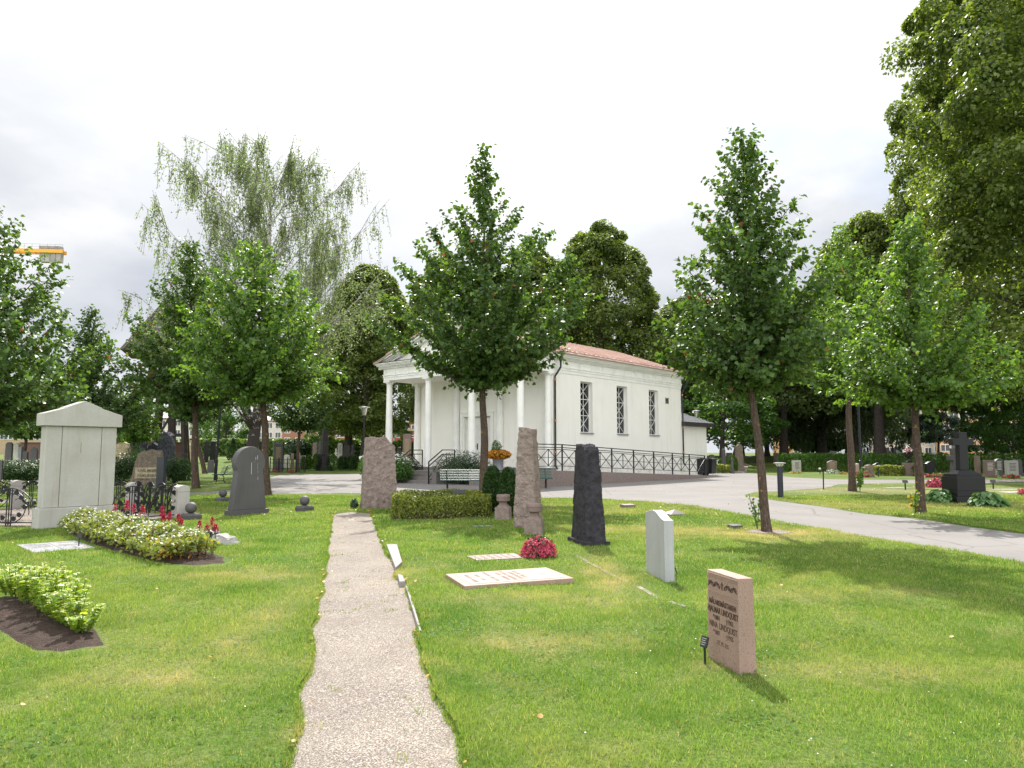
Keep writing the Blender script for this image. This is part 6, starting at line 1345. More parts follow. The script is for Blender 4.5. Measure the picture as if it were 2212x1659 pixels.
def whitebed():
    rng = np.random.default_rng(12); n = 11000; a = Vector((-8.45, 14.75)); b = Vector((-4.62, 10.72)); d = (b-a); ln__ = d.length; d.normalize(); nn = Vector((-d.y, d.x))*-1
    T = thing('bedding_plants', 'long bed of variegated bedding plants covered in small white flowers', 'flowers', (a.x, a.y, LH(-6.5, 13)))
    t = rng.random(n); s = rng.normal(0, .26, n); s = np.clip(s, -.45, .45); hh = (.34+.05*np.sin(t*40)+.04*np.sin(t*17+s*9))*np.sqrt(np.clip(1-(s/.58)**2, 0.05, 1))*np.where(t > .93, .72, 1)
    z = .04+hh*rng.random(n)**.38; pos = np.stack([d.x*t*ln__+nn.x*s, d.y*t*ln__+nn.y*s, z], 1)
    nr = rv(rng, n)*.8; nr[:, 2] += .8; nr[:, 1] -= .2; tip = rv(rng, n); tip[:, 2] += .1
    dry = rng.random(n)
    cards('foliage', pos, nr, tip, rng.uniform(.045, .085, n), DIAM, M['whiteleaf'], T, rng)
    n = 900; t = rng.random(n); s = np.clip(rng.normal(0, .26, n), -.44, .44); z = .05+(.35+.05*np.sin(t*40)+.04*np.sin(t*17+s*9))*np.sqrt(np.clip(1-(s/.6)**2, 0.05, 1))*rng.uniform(.85, 1.08, n)
    pos = np.stack([d.x*t*ln__+nn.x*s, d.y*t*ln__+nn.y*s, z], 1); nr = rv(rng, n)*.7; nr[:, 2] += 1
    cards('white_blossoms', pos, nr, rv(rng, n), rng.uniform(.028, .05, n), DIAM, M['whiteflower'], T, rng, wid=rng.uniform(.03, .055, n))
    n = 700; t = rng.uniform(.72, 1, n); s = rng.uniform(-.4, .38, n); pos = np.stack([d.x*t*ln__+nn.x*s, d.y*t*ln__+nn.y*s, rng.uniform(.05, .3, n)], 1)
    cards('dry_foliage', pos, rv(rng, n), rv(rng, n), rng.uniform(.04, .07, n), LONG, M['orangeflower'], T, rng)
    m = MB()
    for k in range(140): t = rng.random(); s = rng.uniform(-.45, .45); x, y = d.x*t*ln__+nn.x*s, d.y*t*ln__+nn.y*s; m.bar((x, y, 0), (x+rng.normal(0, .04), y+rng.normal(0, .04), .26), .007)
    tag(m.build('stems', M['soil'], T), kind='stuff')
    for k, (px, py, h) in enumerate(((-8.0, 15.0, .60), (-7.75, 14.95, .66), (-7.6, 14.7, .68), (-7.3, 14.35, .62), (-7.15, 14.4, .58), (-6.35, 13.5, .66), (-6.2, 13.25, .52), (-6.05, 13.15, .58), (-5.85, 13.05, .55), (-5.75, 12.95, .46), (-5.2, 12.4, .48), (-4.95, 12.1, .44), (-4.85, 12.05, .58), (-4.75, 11.95, .46), (-5.55, 11.6, .42))):
        A_ = thing('astilbe', 'red astilbe plumes rising from the white flower bed', 'flowers', (px, py, LH(px, py)), 0, 'red astilbe plumes in the white flower bed'); h *= .84
        n = 110; zz_ = rng.random(n); rad = (1-zz_)*.030+.004; aa = rng.uniform(0, 2*PI, n); pos = np.stack([np.cos(aa)*rad, np.sin(aa)*rad, h*(.70+.30*zz_)], 1); tp = np.stack([np.cos(aa)*.5, np.sin(aa)*.5, np.ones(n)], 1)
        cards('plume', pos, rv(rng, n), tp, rng.uniform(.03, .055, n), LONG, M['redflower'], A_, rng); MB().tube([(0, 0, 0), (0, 0, h*.9)], .006, 4).build('stem', M['mapleleaf'], A_)
whitebed()
sb = [(-5.9, 8.0), (-5.0, 7.05), (-4.55, 6.62), (-3.7, 5.92), (-3.48, 5.88), (-3.22, 6.06), (-3.5, 6.5), (-4.5, 7.6), (-5.3, 8.4)]
bed('sedum_bed_soil', 'dark bare soil of the bed with yellow-green sedum', sb, M['soil'], .07)
def sedum():
    rng = np.random.default_rng(15); a = Vector((-5.45, 8.15)); b = Vector((-3.38, 6.18)); k = 0
    cl = [(.0, .30), (.10, .34), (.21, .37), (.32, .42), (.43, .42), (.52, .44), (.62, .42), (.72, .36), (.82, .33), (.90, .27), (.985, .22), (.27, .38), (.47, .40), (.66, .36)]
    lb = ('leftmost sedum, cut by the picture edge', 'second sedum from the left picture edge', 'third sedum from the left edge', 'fourth sedum from the left edge', 'fifth sedum, tall, in the middle of the bed', 'sixth sedum, the tallest of the bed', 'seventh sedum, right of the tallest', 'eighth sedum of the bed', 'ninth sedum of the bed', 'small sedum last but one at the right end', 'smallest sedum at the right end of the bed', 'sedum at the back above the third and fourth', 'sedum at the back behind the sixth', 'sedum at the back behind the seventh')
    for k, (t, h) in enumerate(cl):
        off = (.16 if k > 10 else 0); c_ = a+(b-a)*t*.87+Vector((.7, .7))*off; T = thing('sedum', 'pale green '+lb[k], 'plant', (c_.x, c_.y, LH(c_.x, c_.y)+.02), 0, 'sedum plants of the near bed')
        P_ = []; TP = []; HD = []; m = MB()
        for j in range(12):
            aa = rng.uniform(0, 2*PI); r_ = rng.uniform(.02, .135); h_ = h*.92; top = Vector((math.cos(aa)*r_*1.25, math.sin(aa)*r_*1.25, h_*rng.uniform(.6, 1.08))); bs = Vector((math.cos(aa)*r_*.35, math.sin(aa)*r_*.35, 0)); m.tube([bs, (bs+top)/2, top], .0045, 4)
            for q_ in np.arange(.15, .98, .10):
                for s in range(2):
                    az = rng.uniform(0, 2*PI); P_.append(tuple(bs+(top-bs)*q_)); TP.append((math.cos(az), math.sin(az), .45))
            for s in range(16): r2 = rng.uniform(0, .030); az = rng.uniform(0, 2*PI); HD.append((top.x+math.cos(az)*r2, top.y+math.sin(az)*r2, top.z+.012-r2*.2))
        tag(m.build('stems', M['sedum'], T), kind='stuff'); P_ = np.array(P_); TP = np.array(TP); n = len(P_); nr = np.stack([-TP[:, 0]*.4, -TP[:, 1]*.4, np.ones(n)], 1)+rv(rng, n)*.35
        cards('leaves', P_, nr, TP, rng.uniform(.036, .066, n), LEAF, M['sedum'], T, rng); HD = np.array(HD); n = len(HD); nr = rv(rng, n)*.4; nr[:, 2] += 1
        cards('flower_heads', HD, nr, rv(rng, n), rng.uniform(.010, .018, n), LEAF, M['sedumhead'], T, rng, wid=rng.uniform(.012, .02, n))
sedum()
p = P(8, 1336); slab('grave_slab', 'pale grave slab at the left picture edge behind the sedum bed', p.x-.25, p.y+.05, .5, .3, R(-44), .03, .06, M['slate'])
# low black fence round the plot with the wide dark stone
x0, x1_ = P2(583, 57)[0], P2(692, 57)[0]; T = thing('low_iron_fence', 'low black railing round the plot left of the obelisk', 'fence', (x0, 57, LH(x0, 57)-.03)); m = MB(); l = x1_-x0-1.2
for z in (.35, .75, 1.05): m.bar((0, 0, z), (l, 0, z), .03)
for k in range(0, 23): m.bar((k*l/22, 0, 0), (k*l/22, 0, 1.05), .02)
m.build('railing', M['iron'], T)
for k in range(5): MB().bar((k*l/4, 0, 0), (k*l/4, 0, 1.2), .07).build('post', M['iron'], T)

# ================================================================== TREES
def interp(prof, t):
    for (a, ra), (b, rb) in zip(prof[:-1], prof[1:]):
        if t <= b: return ra+(rb-ra)*(t-a)/(b-a)
    return prof[-1][1]
def linden(label, x, y, H_, zc, prof, nprim, lsize, seed, rt, mat='linden', lean=(0, 0), base_lean=(0, 0), dens=1.0, group='young linden trees along the paths', z=None, forks=True, keep=None):
    """young linden: straight leader, ascending limbs, leaves strung on short twigs"""
    lsize *= .88; rng = np.random.default_rng(seed); rg = random.Random(seed); z0 = (LH(x, y)-.04) if z is None else z
    T = thing('linden_tree', label, 'tree', (x, y, z0), 0, group)
    def trunk(h):
        t = h/H_; return Vector((lean[0]*t+base_lean[0]*min(1, h/zc)*(1) + .04*math.sin(h*1.7+seed)*min(1, h/2), lean[1]*t+.04*math.cos(h*1.3+seed)*min(1, h/2), h))
    hs = np.linspace(0, H_*.96, 26); m = MB()
    rads = [rt*(1.22 if i == 0 else 1)*(1-.35*min(1, h/zc))*(1 if h < zc else max(.04, 1-((h-zc)/(H_-zc))**.75)) + .004 for i, h in enumerate(hs)]
    m.tube([trunk(h) for h in hs], rads, 12)
    P_ = []; D_ = []
    nprim = int(nprim*1.35)
    for i in range(nprim):
        f = ((i+.5)/nprim)**1.15; az = i*2.39996+rg.uniform(-.3, .3)
        # where the limb ends: higher than where it leaves the trunk
        h1 = zc*.97+(H_*.985-zc*.97)*f+rg.uniform(-.15, .15); r1 = interp(prof, max(0, (h1-zc)/(H_-zc)))*rg.uniform(.70, 1.17)
        h0 = max(zc*(.90+.12*rg.random()), h1-r1*rg.uniform(.55, 1.15)-.12)
        a = trunk(h0); b = trunk(h1)+Vector((math.cos(az)*r1, math.sin(az)*r1, 0)); L_ = (b-a).length
        mid = (a+b)/2+Vector((0, 0, -L_*.05 if h1-h0 > .3*r1 else L_*.05))
        pts = [a, a*.6+mid*.4, mid, mid*.4+b*.6+Vector((0, 0, L_*.02)), b]
        rl = rt*.30*(1-f*.75)*min(1, L_/1.5)+.006; m.tube(pts, [rl, rl*.8, rl*.6, rl*.35, .004], 6, cap=False)
        def lp(t):
            s = t*4; k = min(3, int(s)); return pts[k]+(pts[k+1]-pts[k])*(s-k)
        nsec = max(4, int(L_/.066*dens)); bd = (b-a).normalized()
        for j in range(nsec):
            t = .12+.88*(j+rg.random())/nsec; s0 = lp(t); out_ = Vector((math.cos(az), math.sin(az), .25)); dr = (bd*.7+Vector(rng.normal(0, .62, 3))+Vector((0, 0, .22))).normalized(); sl = rg.uniform(.16, .50)*(.6+.5*L_/2.2)*(1.15-.5*t)
            if j == nsec-1: dr = bd; sl = .25
            s1 = s0+dr*sl
            if j % 6 == 0: m.tube([s0, s1], [.006, .002], 3, cap=False)
            k = max(2, int(sl/lsize*2.25))
            for q_ in range(k):
                P_.append(s0+dr*sl*((q_+.6)/k)+Vector(rng.normal(0, lsize*.28, 3))); D_.append(dr*.5+out_*.5)
    # leader shoots
    for j in range(int(34*dens)):
        h = H_*(1-.20*rg.random()**.8); p = trunk(min(h, H_*.99)); p = Vector((p.x, p.y, h)); P_.append(p+Vector(rng.normal(0, .05+.15*(H_-h)/H_*3, 3))*.8); D_.append(Vector(rng.normal(0, .5, 3))+Vector((0, 0, .5)))
    m.build('trunk', M['bark'], T, smooth=True)
    P_ = np.array([tuple(p) for p in P_]); D_ = np.array([tuple(p) for p in D_]); n = len(P_)
    if keep is not None: k = keep(P_); P_ = P_[k]; D_ = D_[k]; n = len(P_)
    nr = D_*.45+rv(rng, n)*.75; nr[:, 2] += .55; tip = D_*.6+rv(rng, n)*.5; tip[:, 2] -= .55
    cards('crown', P_, nr, tip, rng.uniform(.65, 1.2, n)*lsize, LEAF, M[mat], T, rng, lv=np.clip(rng.random(n), 0, .999))
    return T
PR = [(0, .62), (.08, .88), (.22, 1.0), (.38, .95), (.52, .80), (.62, .62), (.72, .40), (.80, .20), (.90, .10), (1, .03)]
def sc(p, s): return [(a, b*s) for a, b in p]
q = P2(1046, 24.3)
linden('slender-trunked middle linden with a dark dense crown standing before the chapel portico', q[0]-.02, q[1], Q(1043, 308, 24.3).z, 4.0, sc([(0, .12), (.05, .42), (.12, .78), (.20, 1.0), (.36, .97), (.48, .82), (.60, .62), (.68, .36), (.78, .15), (.9, .08), (1, .03)], 3.35), 92, .155, 11, .142, lean=(-.05, 0), dens=1.25)
q = P(1657, 1155)
linden('leaning linden on the near right lawn, its trunk spotted with orange lichen', q.x, q.y, Q(1630, 280, q.y).z, 3.05, sc([(0, .72), (.1, .95), (.25, 1.0), (.4, .9), (.5, .72), (.62, .56), (.75, .40), (.86, .22), (1, .08)], 1.72), 84, .112, 12, .090, base_lean=(-.22, 0), lean=(-.02, 0), dens=1.35)
q = P(1841.5, 1064)
linden('linden with lamp post beside its trunk on the island lawn', q.x, q.y, Q(1830, 480, q.y).z, 4.3, sc([(0, .6), (.1, .95), (.3, 1.0), (.5, .8), (.7, .45), (.85, .18), (1, .04)], 2.6), 64, .16, 13, .145, mat='lindenbright')
q = P(1989.5, 1111)
linden('linden with lichen-orange trunk left of the black cross, bright leaves', q.x, q.y, Q(1975, 458, q.y).z, 3.0, sc([(0, .8), (.12, 1.0), (.3, .95), (.5, .62), (.65, .35), (.8, .18), (1, .05)], 2.35), 86, .125, 14, .115, mat='lindenbright')
q = P(423.5, 1057)
linden('narrow tall linden before the timber bell tower', q.x, q.y, Q(405, 512, q.y).z, 3.9, sc([(0, .7), (.12, 1.0), (.3, .95), (.5, .72), (.7, .42), (.85, .2), (1, .05)], 3.0), 92, .16, 15, .155, lean=(-.75, 0))
q = P(577.5, 1073)
linden('full round linden at the narrow path behind the round-headed gravestone', q.x, q.y, Q(543, 518, q.y).z, 3.7, sc([(0, .75), (.12, 1.0), (.4, 1.0), (.62, .86), (.78, .58), (.9, .28), (1, .06)], 2.6), 92, .16, 16, .15, lean=(-.8, 0), mat='lindenbright')
q = P2(-40, 19); linden('linden cut by the left edge of the picture', q[0], q[1], Q(-20, 455, 19).z, 2.5, sc([(0, .8), (.12, 1.0), (.35, .95), (.6, .72), (.8, .4), (1, .05)], 2.55), 80, .135, 17, .11, mat='linden')
q = P2(178, 36); linden('wide pointed linden rising behind the pale granite monument', q[0], q[1], 8.9, 2.7, sc([(0, .8), (.15, 1.0), (.35, .85), (.55, .55), (.7, .32), (.85, .14), (1, .04)], 3.1), 100, .16, 18, .13, mat='lindenfar')
q = P2(287, 43); linden('small bright linden with several thin stems right of the monument', q[0], q[1], 5.6, 2.4, sc([(0, .9), (.3, 1.0), (.6, .8), (.85, .4), (1, .08)], 1.6), 44, .17, 19, .09, mat='lindenbright')
q = P2(443, 54); linden('bent farther linden between the narrow linden and the lamp post', q[0], q[1], 9.0, 4.2, sc([(0, .7), (.2, 1.0), (.5, .9), (.8, .45), (1, .08)], 2.4), 46, .22, 20, .17, mat='lindenfar', base_lean=(-1.1, 0))
q = P2(643, 59.5); linden('forked linden in the far lawn left of the obelisk', q[0], q[1], 9.2, 3.6, sc([(0, .8), (.2, 1.0), (.5, .9), (.8, .5), (1, .1)], 2.6), 54, .22, 21, .15, mat='lindenfar')
q = P2(50, 52); linden('low linden crown hiding the yellow brick house', q[0], q[1], 6.0, 2.9, sc([(0, .9), (.3, 1.0), (.6, .8), (1, .1)], 2.4), 46, .2, 22, .13, mat='lindenfar')

q = P(1657, 1155); rr_ = random.Random(4); ring_ = [(q.x+.05+.42*math.cos(a)*rr_.uniform(.8, 1.15), q.y-.02+.36*math.sin(a)*rr_.uniform(.8, 1.15)) for a in np.linspace(0, 2*PI, 25)[:-1]]
keepout.append(ring_); tag(MB().prism(ring_, -.02, LH(q.x, q.y)+.012, 'z').build('tree_pit', M['gravel'], None), 'ring of grey gravel round the foot of the leaning linden', 'gravel ring')
# ---- weeping birch
def birch(label, x, y, H_, Rr, seed, n_l=30, lsize=.13, rt=.44, strands=620, tl=18):
    rng = np.random.default_rng(seed); rg = random.Random(seed); T = thing('birch_tree', label, 'tree', (x, y, LH(x, y)-.05)); m = MB()
    def tr(h): return Vector((.5*math.sin(h*.16)+.05*h, .2*math.sin(h*.3), h))
    hs = np.linspace(0, H_*.86, 18); m.tube([tr(h) for h in hs], [rt*(1.35 if i == 0 else 1)*max(.05, (1-(h/(H_*.9))**.9)) for i, h in enumerate(hs)], 12)
    ends = []
    for i in range(n_l):
        f = (i+.5)/n_l; az = i*2.39996+rg.uniform(-.3, .3); hb = H_*(.38+.58*f)
        ln__ = Rr*float(np.interp(hb/H_, [.3, .5, .62, .75, .86, .96], [.85, 1.0, .98, .86, .60, .26]))*rg.uniform(.45, 1.05)
        h0 = max(H_*.12, hb-ln__*rg.uniform(.7, 1.5)-.8); a = tr(min(h0, H_*.80)); b = Vector((tr(hb).x+math.cos(az)*ln__, tr(hb).y+math.sin(az)*ln__, hb))
        mid = a*.5+b*.5+Vector((-math.cos(az)*ln__*.10, -math.sin(az)*ln__*.10, 0)); tip = b+Vector((math.cos(az)*.5, math.sin(az)*.5, -.5))
        pts = [a, a*.5+mid*.5, mid, mid*.45+b*.55+Vector((0, 0, .1)), b, tip]; r0 = rt*.22*(1-.6*f); m.tube(pts, [r0, r0*.75, r0*.5, r0*.3, r0*.16, .012], 6, cap=False)
        for k in range(9):
            t = rg.uniform(.35, 1)*4; j = min(3, int(t)); s0 = pts[j]+(pts[j+1]-pts[j])*(t-j); dr = Vector((math.cos(az+rg.uniform(-1, 1)), math.sin(az+rg.uniform(-1, 1)), rg.uniform(.1, 1.1))).normalized(); l = rg.uniform(.8, 2.4)*(Rr/7); e_ = s0+dr*l; e_.z = min(e_.z, H_*rg.uniform(.95, 1.0)); m.tube([s0, (s0+e_)/2+Vector((0, 0, .08)), e_], [.03, .018, .008], 4, cap=False); ends += [(s0, e_)]
        ends += [(pts[3], b), (b, tip)]
    m.build('trunk', M['birchbark'], T, smooth=True)
    P_ = []; w_ = MB()
    for k in range(strands):
        a, b = ends[rg.randrange(len(ends))]; s0 = a+(b-a)*rg.uniform(.35, 1); l = rg.uniform(.5, 2.4)*(Rr/7.5); dx = rng.normal(0, .16, 2)
        e_ = s0+Vector((dx[0]*l, dx[1]*l, -l)); w_.bar(s0, e_, .010)
        for j in range(tl): t = rg.random(); P_.append(tuple(s0+(e_-s0)*t+Vector(rng.normal(0, .09, 3))))
    w_.build('hanging_twigs', M['barkdark'], T)
    P_ = np.array(P_); n = len(P_); tip = rv(rng, n)*.6; tip[:, 2] -= .9
    cards('crown', P_, rv(rng, n), tip, rng.uniform(.7, 1.3, n)*lsize, DIAM, M['birchleaf'], T, rng)
q = P2(533, 48); birch('tall weeping birch with white and black bark rising over the left lindens', q[0], q[1], Q(590, 290, 48).z, 8.2, 31, n_l=60, strands=3300, tl=20, lsize=.13)
q = P2(1425, 95); birch('distant birch glimpsed between the chapel and the leaning linden', q[0], q[1], 19, 4.5, 32, n_l=16, strands=420, tl=12, lsize=.26, rt=.3)

# ---- full-grown trees: crowns of many leafy clumps
def big_mesh(name, H_, zc, prof, nclump, ncard, size, mat, seed, lumpy=.16, droop=0, cr=.9):
    rng = np.random.default_rng(seed); P_ = []; N_ = []; Rm = max(b for a, b in prof)
    for i in range(nclump):
        t = rng.random()**.85; az = rng.uniform(0, 2*PI); r_ = interp(prof, t)*(1+lumpy*math.sin(az*3+t*9+seed)+rng.normal(0, .07)); r_ *= (1 if rng.random() < .78 else rng.uniform(.25, .8))
        c_ = np.array([math.cos(az)*r_, math.sin(az)*r_, zc+t*(H_-zc)]); s = cr*rng.uniform(.5, 1.45)*(1-.3*t)
        n = int(ncard*rng.uniform(.6, 1.3)); d = rv(rng, n); o_ = np.array([math.cos(az), math.sin(az), .55]); d = norm(d+o_*.55); rad = s*(1-.45*rng.random(n)**2)
        p_ = c_+d*rad[:, None]*np.array([1, 1, .62 if not droop else 1.25]); p_[:, 2] -= s*.28*(np.hypot(p_[:, 0]-c_[0], p_[:, 1]-c_[1])/s)**2
        P_.append(p_); N_.append(d)
    # scattered inner foliage
    n = int(nclump*ncard*.10); t = rng.random(n)**.9; az = rng.uniform(0, 2*PI, n); pr_ = np.interp(t, [a for a, b in prof], [b for a, b in prof])*rng.uniform(.25, .95, n)
    P_.append(np.stack([np.cos(az)*pr_, np.sin(az)*pr_, zc+t*(H_-zc)], 1)); N_.append(rv(rng, n))
    pos = np.concatenate(P_); d = np.concatenate(N_); n = len(pos); nr = d*.6+rv(rng, n)*.75; nr[:, 2] += .6; tip = d*.5+rv(rng, n)*.7; tip[:, 2] -= .25+droop
    T_, Fc = DIAM if not droop else LONG; nr = norm(nr); tip = norm(tip-nr*np.sum(tip*nr, axis=1, keepdims=True)); side = np.cross(tip, nr); sz = rng.uniform(.7, 1.3, n)*size
    V = pos[:, None, :]+side[:, None, :]*(T_[None, :, 0:1]*sz[:, None, None]*1.15)+tip[:, None, :]*(T_[None, :, 1:2]*sz[:, None, None])+nr[:, None, :]*(T_[None, :, 2:3]*sz[:, None, None])
    F = (Fc[None]+(np.arange(n)*len(T_))[:, None, None]).reshape(-1, 4)
    o = fastmesh(name, V.reshape(-1, 3), F, M[mat], np.repeat(rng.random(n), len(T_))); me = o.data; bpy.data.objects.remove(o)
    m = MB(); rg = random.Random(seed); rt = .028*H_
    hs = np.linspace(0, H_*.85, 12); m.tube([(.25*math.sin(h*.3+seed), .2*math.cos(h*.25), h) for h in hs], [rt*(1.4 if i == 0 else 1)*(1-.9*h/(H_*.86)) for i, h in enumerate(hs)], 10)
    for i in range(18):
        f = (i+.5)/18; h0 = zc*.8+(H_-zc)*.75*f; az = i*2.4; r_ = interp(prof, min(1, f+.12))*.85; a = Vector((.25*math.sin(h0*.3+seed), .2*math.cos(h0*.25), h0)); b = Vector((math.cos(az)*r_, math.sin(az)*r_, h0+r_*rg.uniform(.3, .8)))
        m.tube([a, (a+b)/2+Vector((0, 0, .1*r_)), b], [rt*.35*(1-.6*f), rt*.2, .02], 6, cap=False)
    tm = m.build('trunk', M['barkdark'], None, smooth=True); tme = tm.data; bpy.data.objects.remove(tm)
    return me, tme, H_
BP = [(0, .55), (.12, .85), (.3, 1.0), (.55, .97), (.75, .78), (.9, .50), (1, .12)]
bigA = big_mesh('crown', 22, 3.2, sc(BP, 5.7), 300, 270, .27, 'bigleaf', 51, cr=1.2)
bigB = big_mesh('crown', 20, 3.0, sc([(0, .5), (.15, .8), (.35, 1.0), (.6, .9), (.8, .62), (.93, .35), (1, .1)], 5.0), 260, 260, .27, 'bigleaf', 52, cr=1.15)
darkC = big_mesh('crown', 16, 4.8, sc([(0, .8), (.2, 1.0), (.5, 1.0), (.8, .7), (1, .2)], 5.2), 190, 230, .28, 'darkleaf', 53, cr=1.15)
weepD = big_mesh('crown', 15, 1.6, sc([(0, .85), (.3, 1.0), (.6, .9), (.85, .6), (1, .15)], 4.6), 140, 260, .42, 'weepleaf', 54, droop=.9, cr=1.2)
highH = big_mesh('crown', 20, 7.8, sc([(0, .6), (.15, .9), (.35, 1.0), (.6, .9), (.8, .65), (.93, .35), (1, .1)], 5.0), 190, 250, .27, 'bigleaf', 58, cr=1.15)
mapE = big_mesh('crown', 8, 1.9, sc([(0, .7), (.2, 1.0), (.5, .95), (.8, .6), (1, .1)], 2.6), 70, 150, .22, 'mapleleaf', 55, cr=.6)
elmF = big_mesh('crown', 7, 2.4, sc([(0, 1.0), (.3, 1.05), (.6, .9), (.9, .5), (1, .2)], 4.2), 90, 200, .24, 'elmleaf', 56, cr=.8)
nearG = big_mesh('crown', 27, 4.5, sc([(0, .85), (.12, 1.0), (.35, .96), (.6, .93), (.8, .8), (.93, .5), (1, .15)], 8.2), 620, 400, .21, 'bigleaf', 57, cr=1.4)
def bigtree(proto, label, u, Y, vtop=None, sx=1.0, rot=0, name='tree', group=None, H=None, cat='tree'):
    x, y = P2(u, Y); z0 = LH(x, y)-.05; Ht = (Q(u, vtop, Y).z-z0) if vtop is not None else H; s = Ht/proto[2]
    T = thing(name, label, cat, (x, y, z0), rot, group); T.scale = (s*sx, s*sx, s)
    link('crown', proto[0], T); link('trunk', proto[1], T); return T
G1 = 'full-grown lindens behind the chapel'
bigtree(bigB, 'dark full linden left of the chapel behind the street lamp', 790, 74, 582, 1.02, 1.0, 'old_linden', G1)
bigtree(bigB, 'second dark linden partly hidden by the portico columns, trunk left of the lamp', 755, 78, 640, .95, 2.2, 'old_linden', G1)
bigtree(bigA, 'tall dark linden above the chapel roof right of the middle linden', 1302, 76, 492, .92, .4, 'old_linden', G1)
bigtree(bigB, 'dark linden whose top shows just right of the middle linden crown', 1150, 84, 545, 1.0, 3.1, 'old_linden', G1)
bigtree(bigA, 'dark linden whose top shows left of the middle linden crown', 955, 90, 560, .8, 4.4, 'old_linden', G1)
bigtree(bigB, 'dark linden filling the gap above the middle of the chapel roof', 1235, 92, 640, 1.1, 5.2, 'old_linden', G1)
bigtree(darkC, 'dark tree right behind the rear end of the chapel', 1405, 80, 690, 1.0, .8, 'old_linden', G1)
bigtree(nearG, 'giant linden towering at the right edge of the picture', 2415, 41, -200, .86, .6, 'giant_linden', 'giant lindens on the right')
bigtree(nearG, 'second giant linden behind the first, its left side cutting the sky', 2240, 62, 60, .78, 2.5, 'giant_linden', 'giant lindens on the right')
bigtree(highH, 'dark linden behind the fourth linden, lower than the giant ones', 1905, 70, 468, .82, 3.3, 'old_linden', 'old trees on the right')
bigtree(highH, 'dark linden behind the lamp post linden', 1840, 78, 560, 1.0, .2, 'old_linden', 'old trees on the right')
bigtree(darkC, 'dark old tree with a thick trunk right of the leaning linden trunk', 1700, 74, 640, 1.0, 1.1, 'old_tree', 'old trees on the right')
bigtree(darkC, 'dark old tree in shade between the chapel annex and the leaning linden', 1600, 88, 640, 1.0, 2.7, 'old_tree', 'old trees on the right')
bigtree(darkC, 'dark old tree behind the chapel annex', 1500, 94, 650, 1.05, 4.0, 'old_tree', 'old trees on the right')
bigtree(weepD, 'weeping dark tree between the leaning linden and the lamp post', 1785, 80, 650, 1.05, .5, 'weeping_tree', 'old trees on the right')
bigtree(weepD, 'second weeping dark tree just left of the lamp post', 1850, 88, 700, 1.0, 2.5, 'weeping_tree', 'old trees on the right')
bigtree(highH, 'dark old tree with a thick trunk right of the lamp post', 1899, 82, 690, .8, 5.5, 'old_tree', 'old trees on the right')
bigtree(highH, 'dark old tree right of the thick trunk, behind the fourth linden', 1972, 90, 700, .7, 1.9, 'old_tree', 'old trees on the right')
bigtree(highH, 'old linden with bare lower trunk behind the black cross', 2086, 68, 700, .8, 1.3, 'old_linden', 'old trees on the right')
bigtree(elmF, 'low blue-green umbrella elm behind the fourth linden', 2032, 82, 893, .95, 0, 'umbrella_elm')
M8 = 'small young maples'
for k, (u, Y, vt, sx, lb) in enumerate(((1570, 66, 788, 1.1, 'sunlit young maple right of the chapel annex'), (1640, 72, 850, 1.0, 'young maple behind the leaning linden trunk'), (2128, 64, 868, .9, 'small maple right of the black cross'), (2163, 68, 850, .9, 'second small maple right of the black cross'), (2196, 60, 862, .9, 'small maple at the right edge of the picture'), (488, 92, 842, 1.0, 'rounded tree before the white apartment house'), (455, 98, 870, .9, 'smaller rounded tree left of it before the white apartment house'), (697, 80, 870, .8, 'small maple rising behind the obelisk'), (772, 92, 880, .9, 'small maple by the street lamp'), (868, 88, 890, .55, 'small pointed maple between the left portico columns'), (135, 78, 850, .9, 'small maple behind the left lindens'), (1660, 84, 820, 1.2, 'dense maple in the shade behind the leaning linden'), (1480, 84, 800, 1.1, 'dense maple above the annex roof'), (1740, 90, 850, 1.2, 'dense maple in shade above the clipped hedge'), (1975, 100, 850, 1.1, 'pale small maple before the beige house'))):
    bigtree(mapE, lb, u, Y, vt, sx, k*1.3, 'maple_tree', M8)

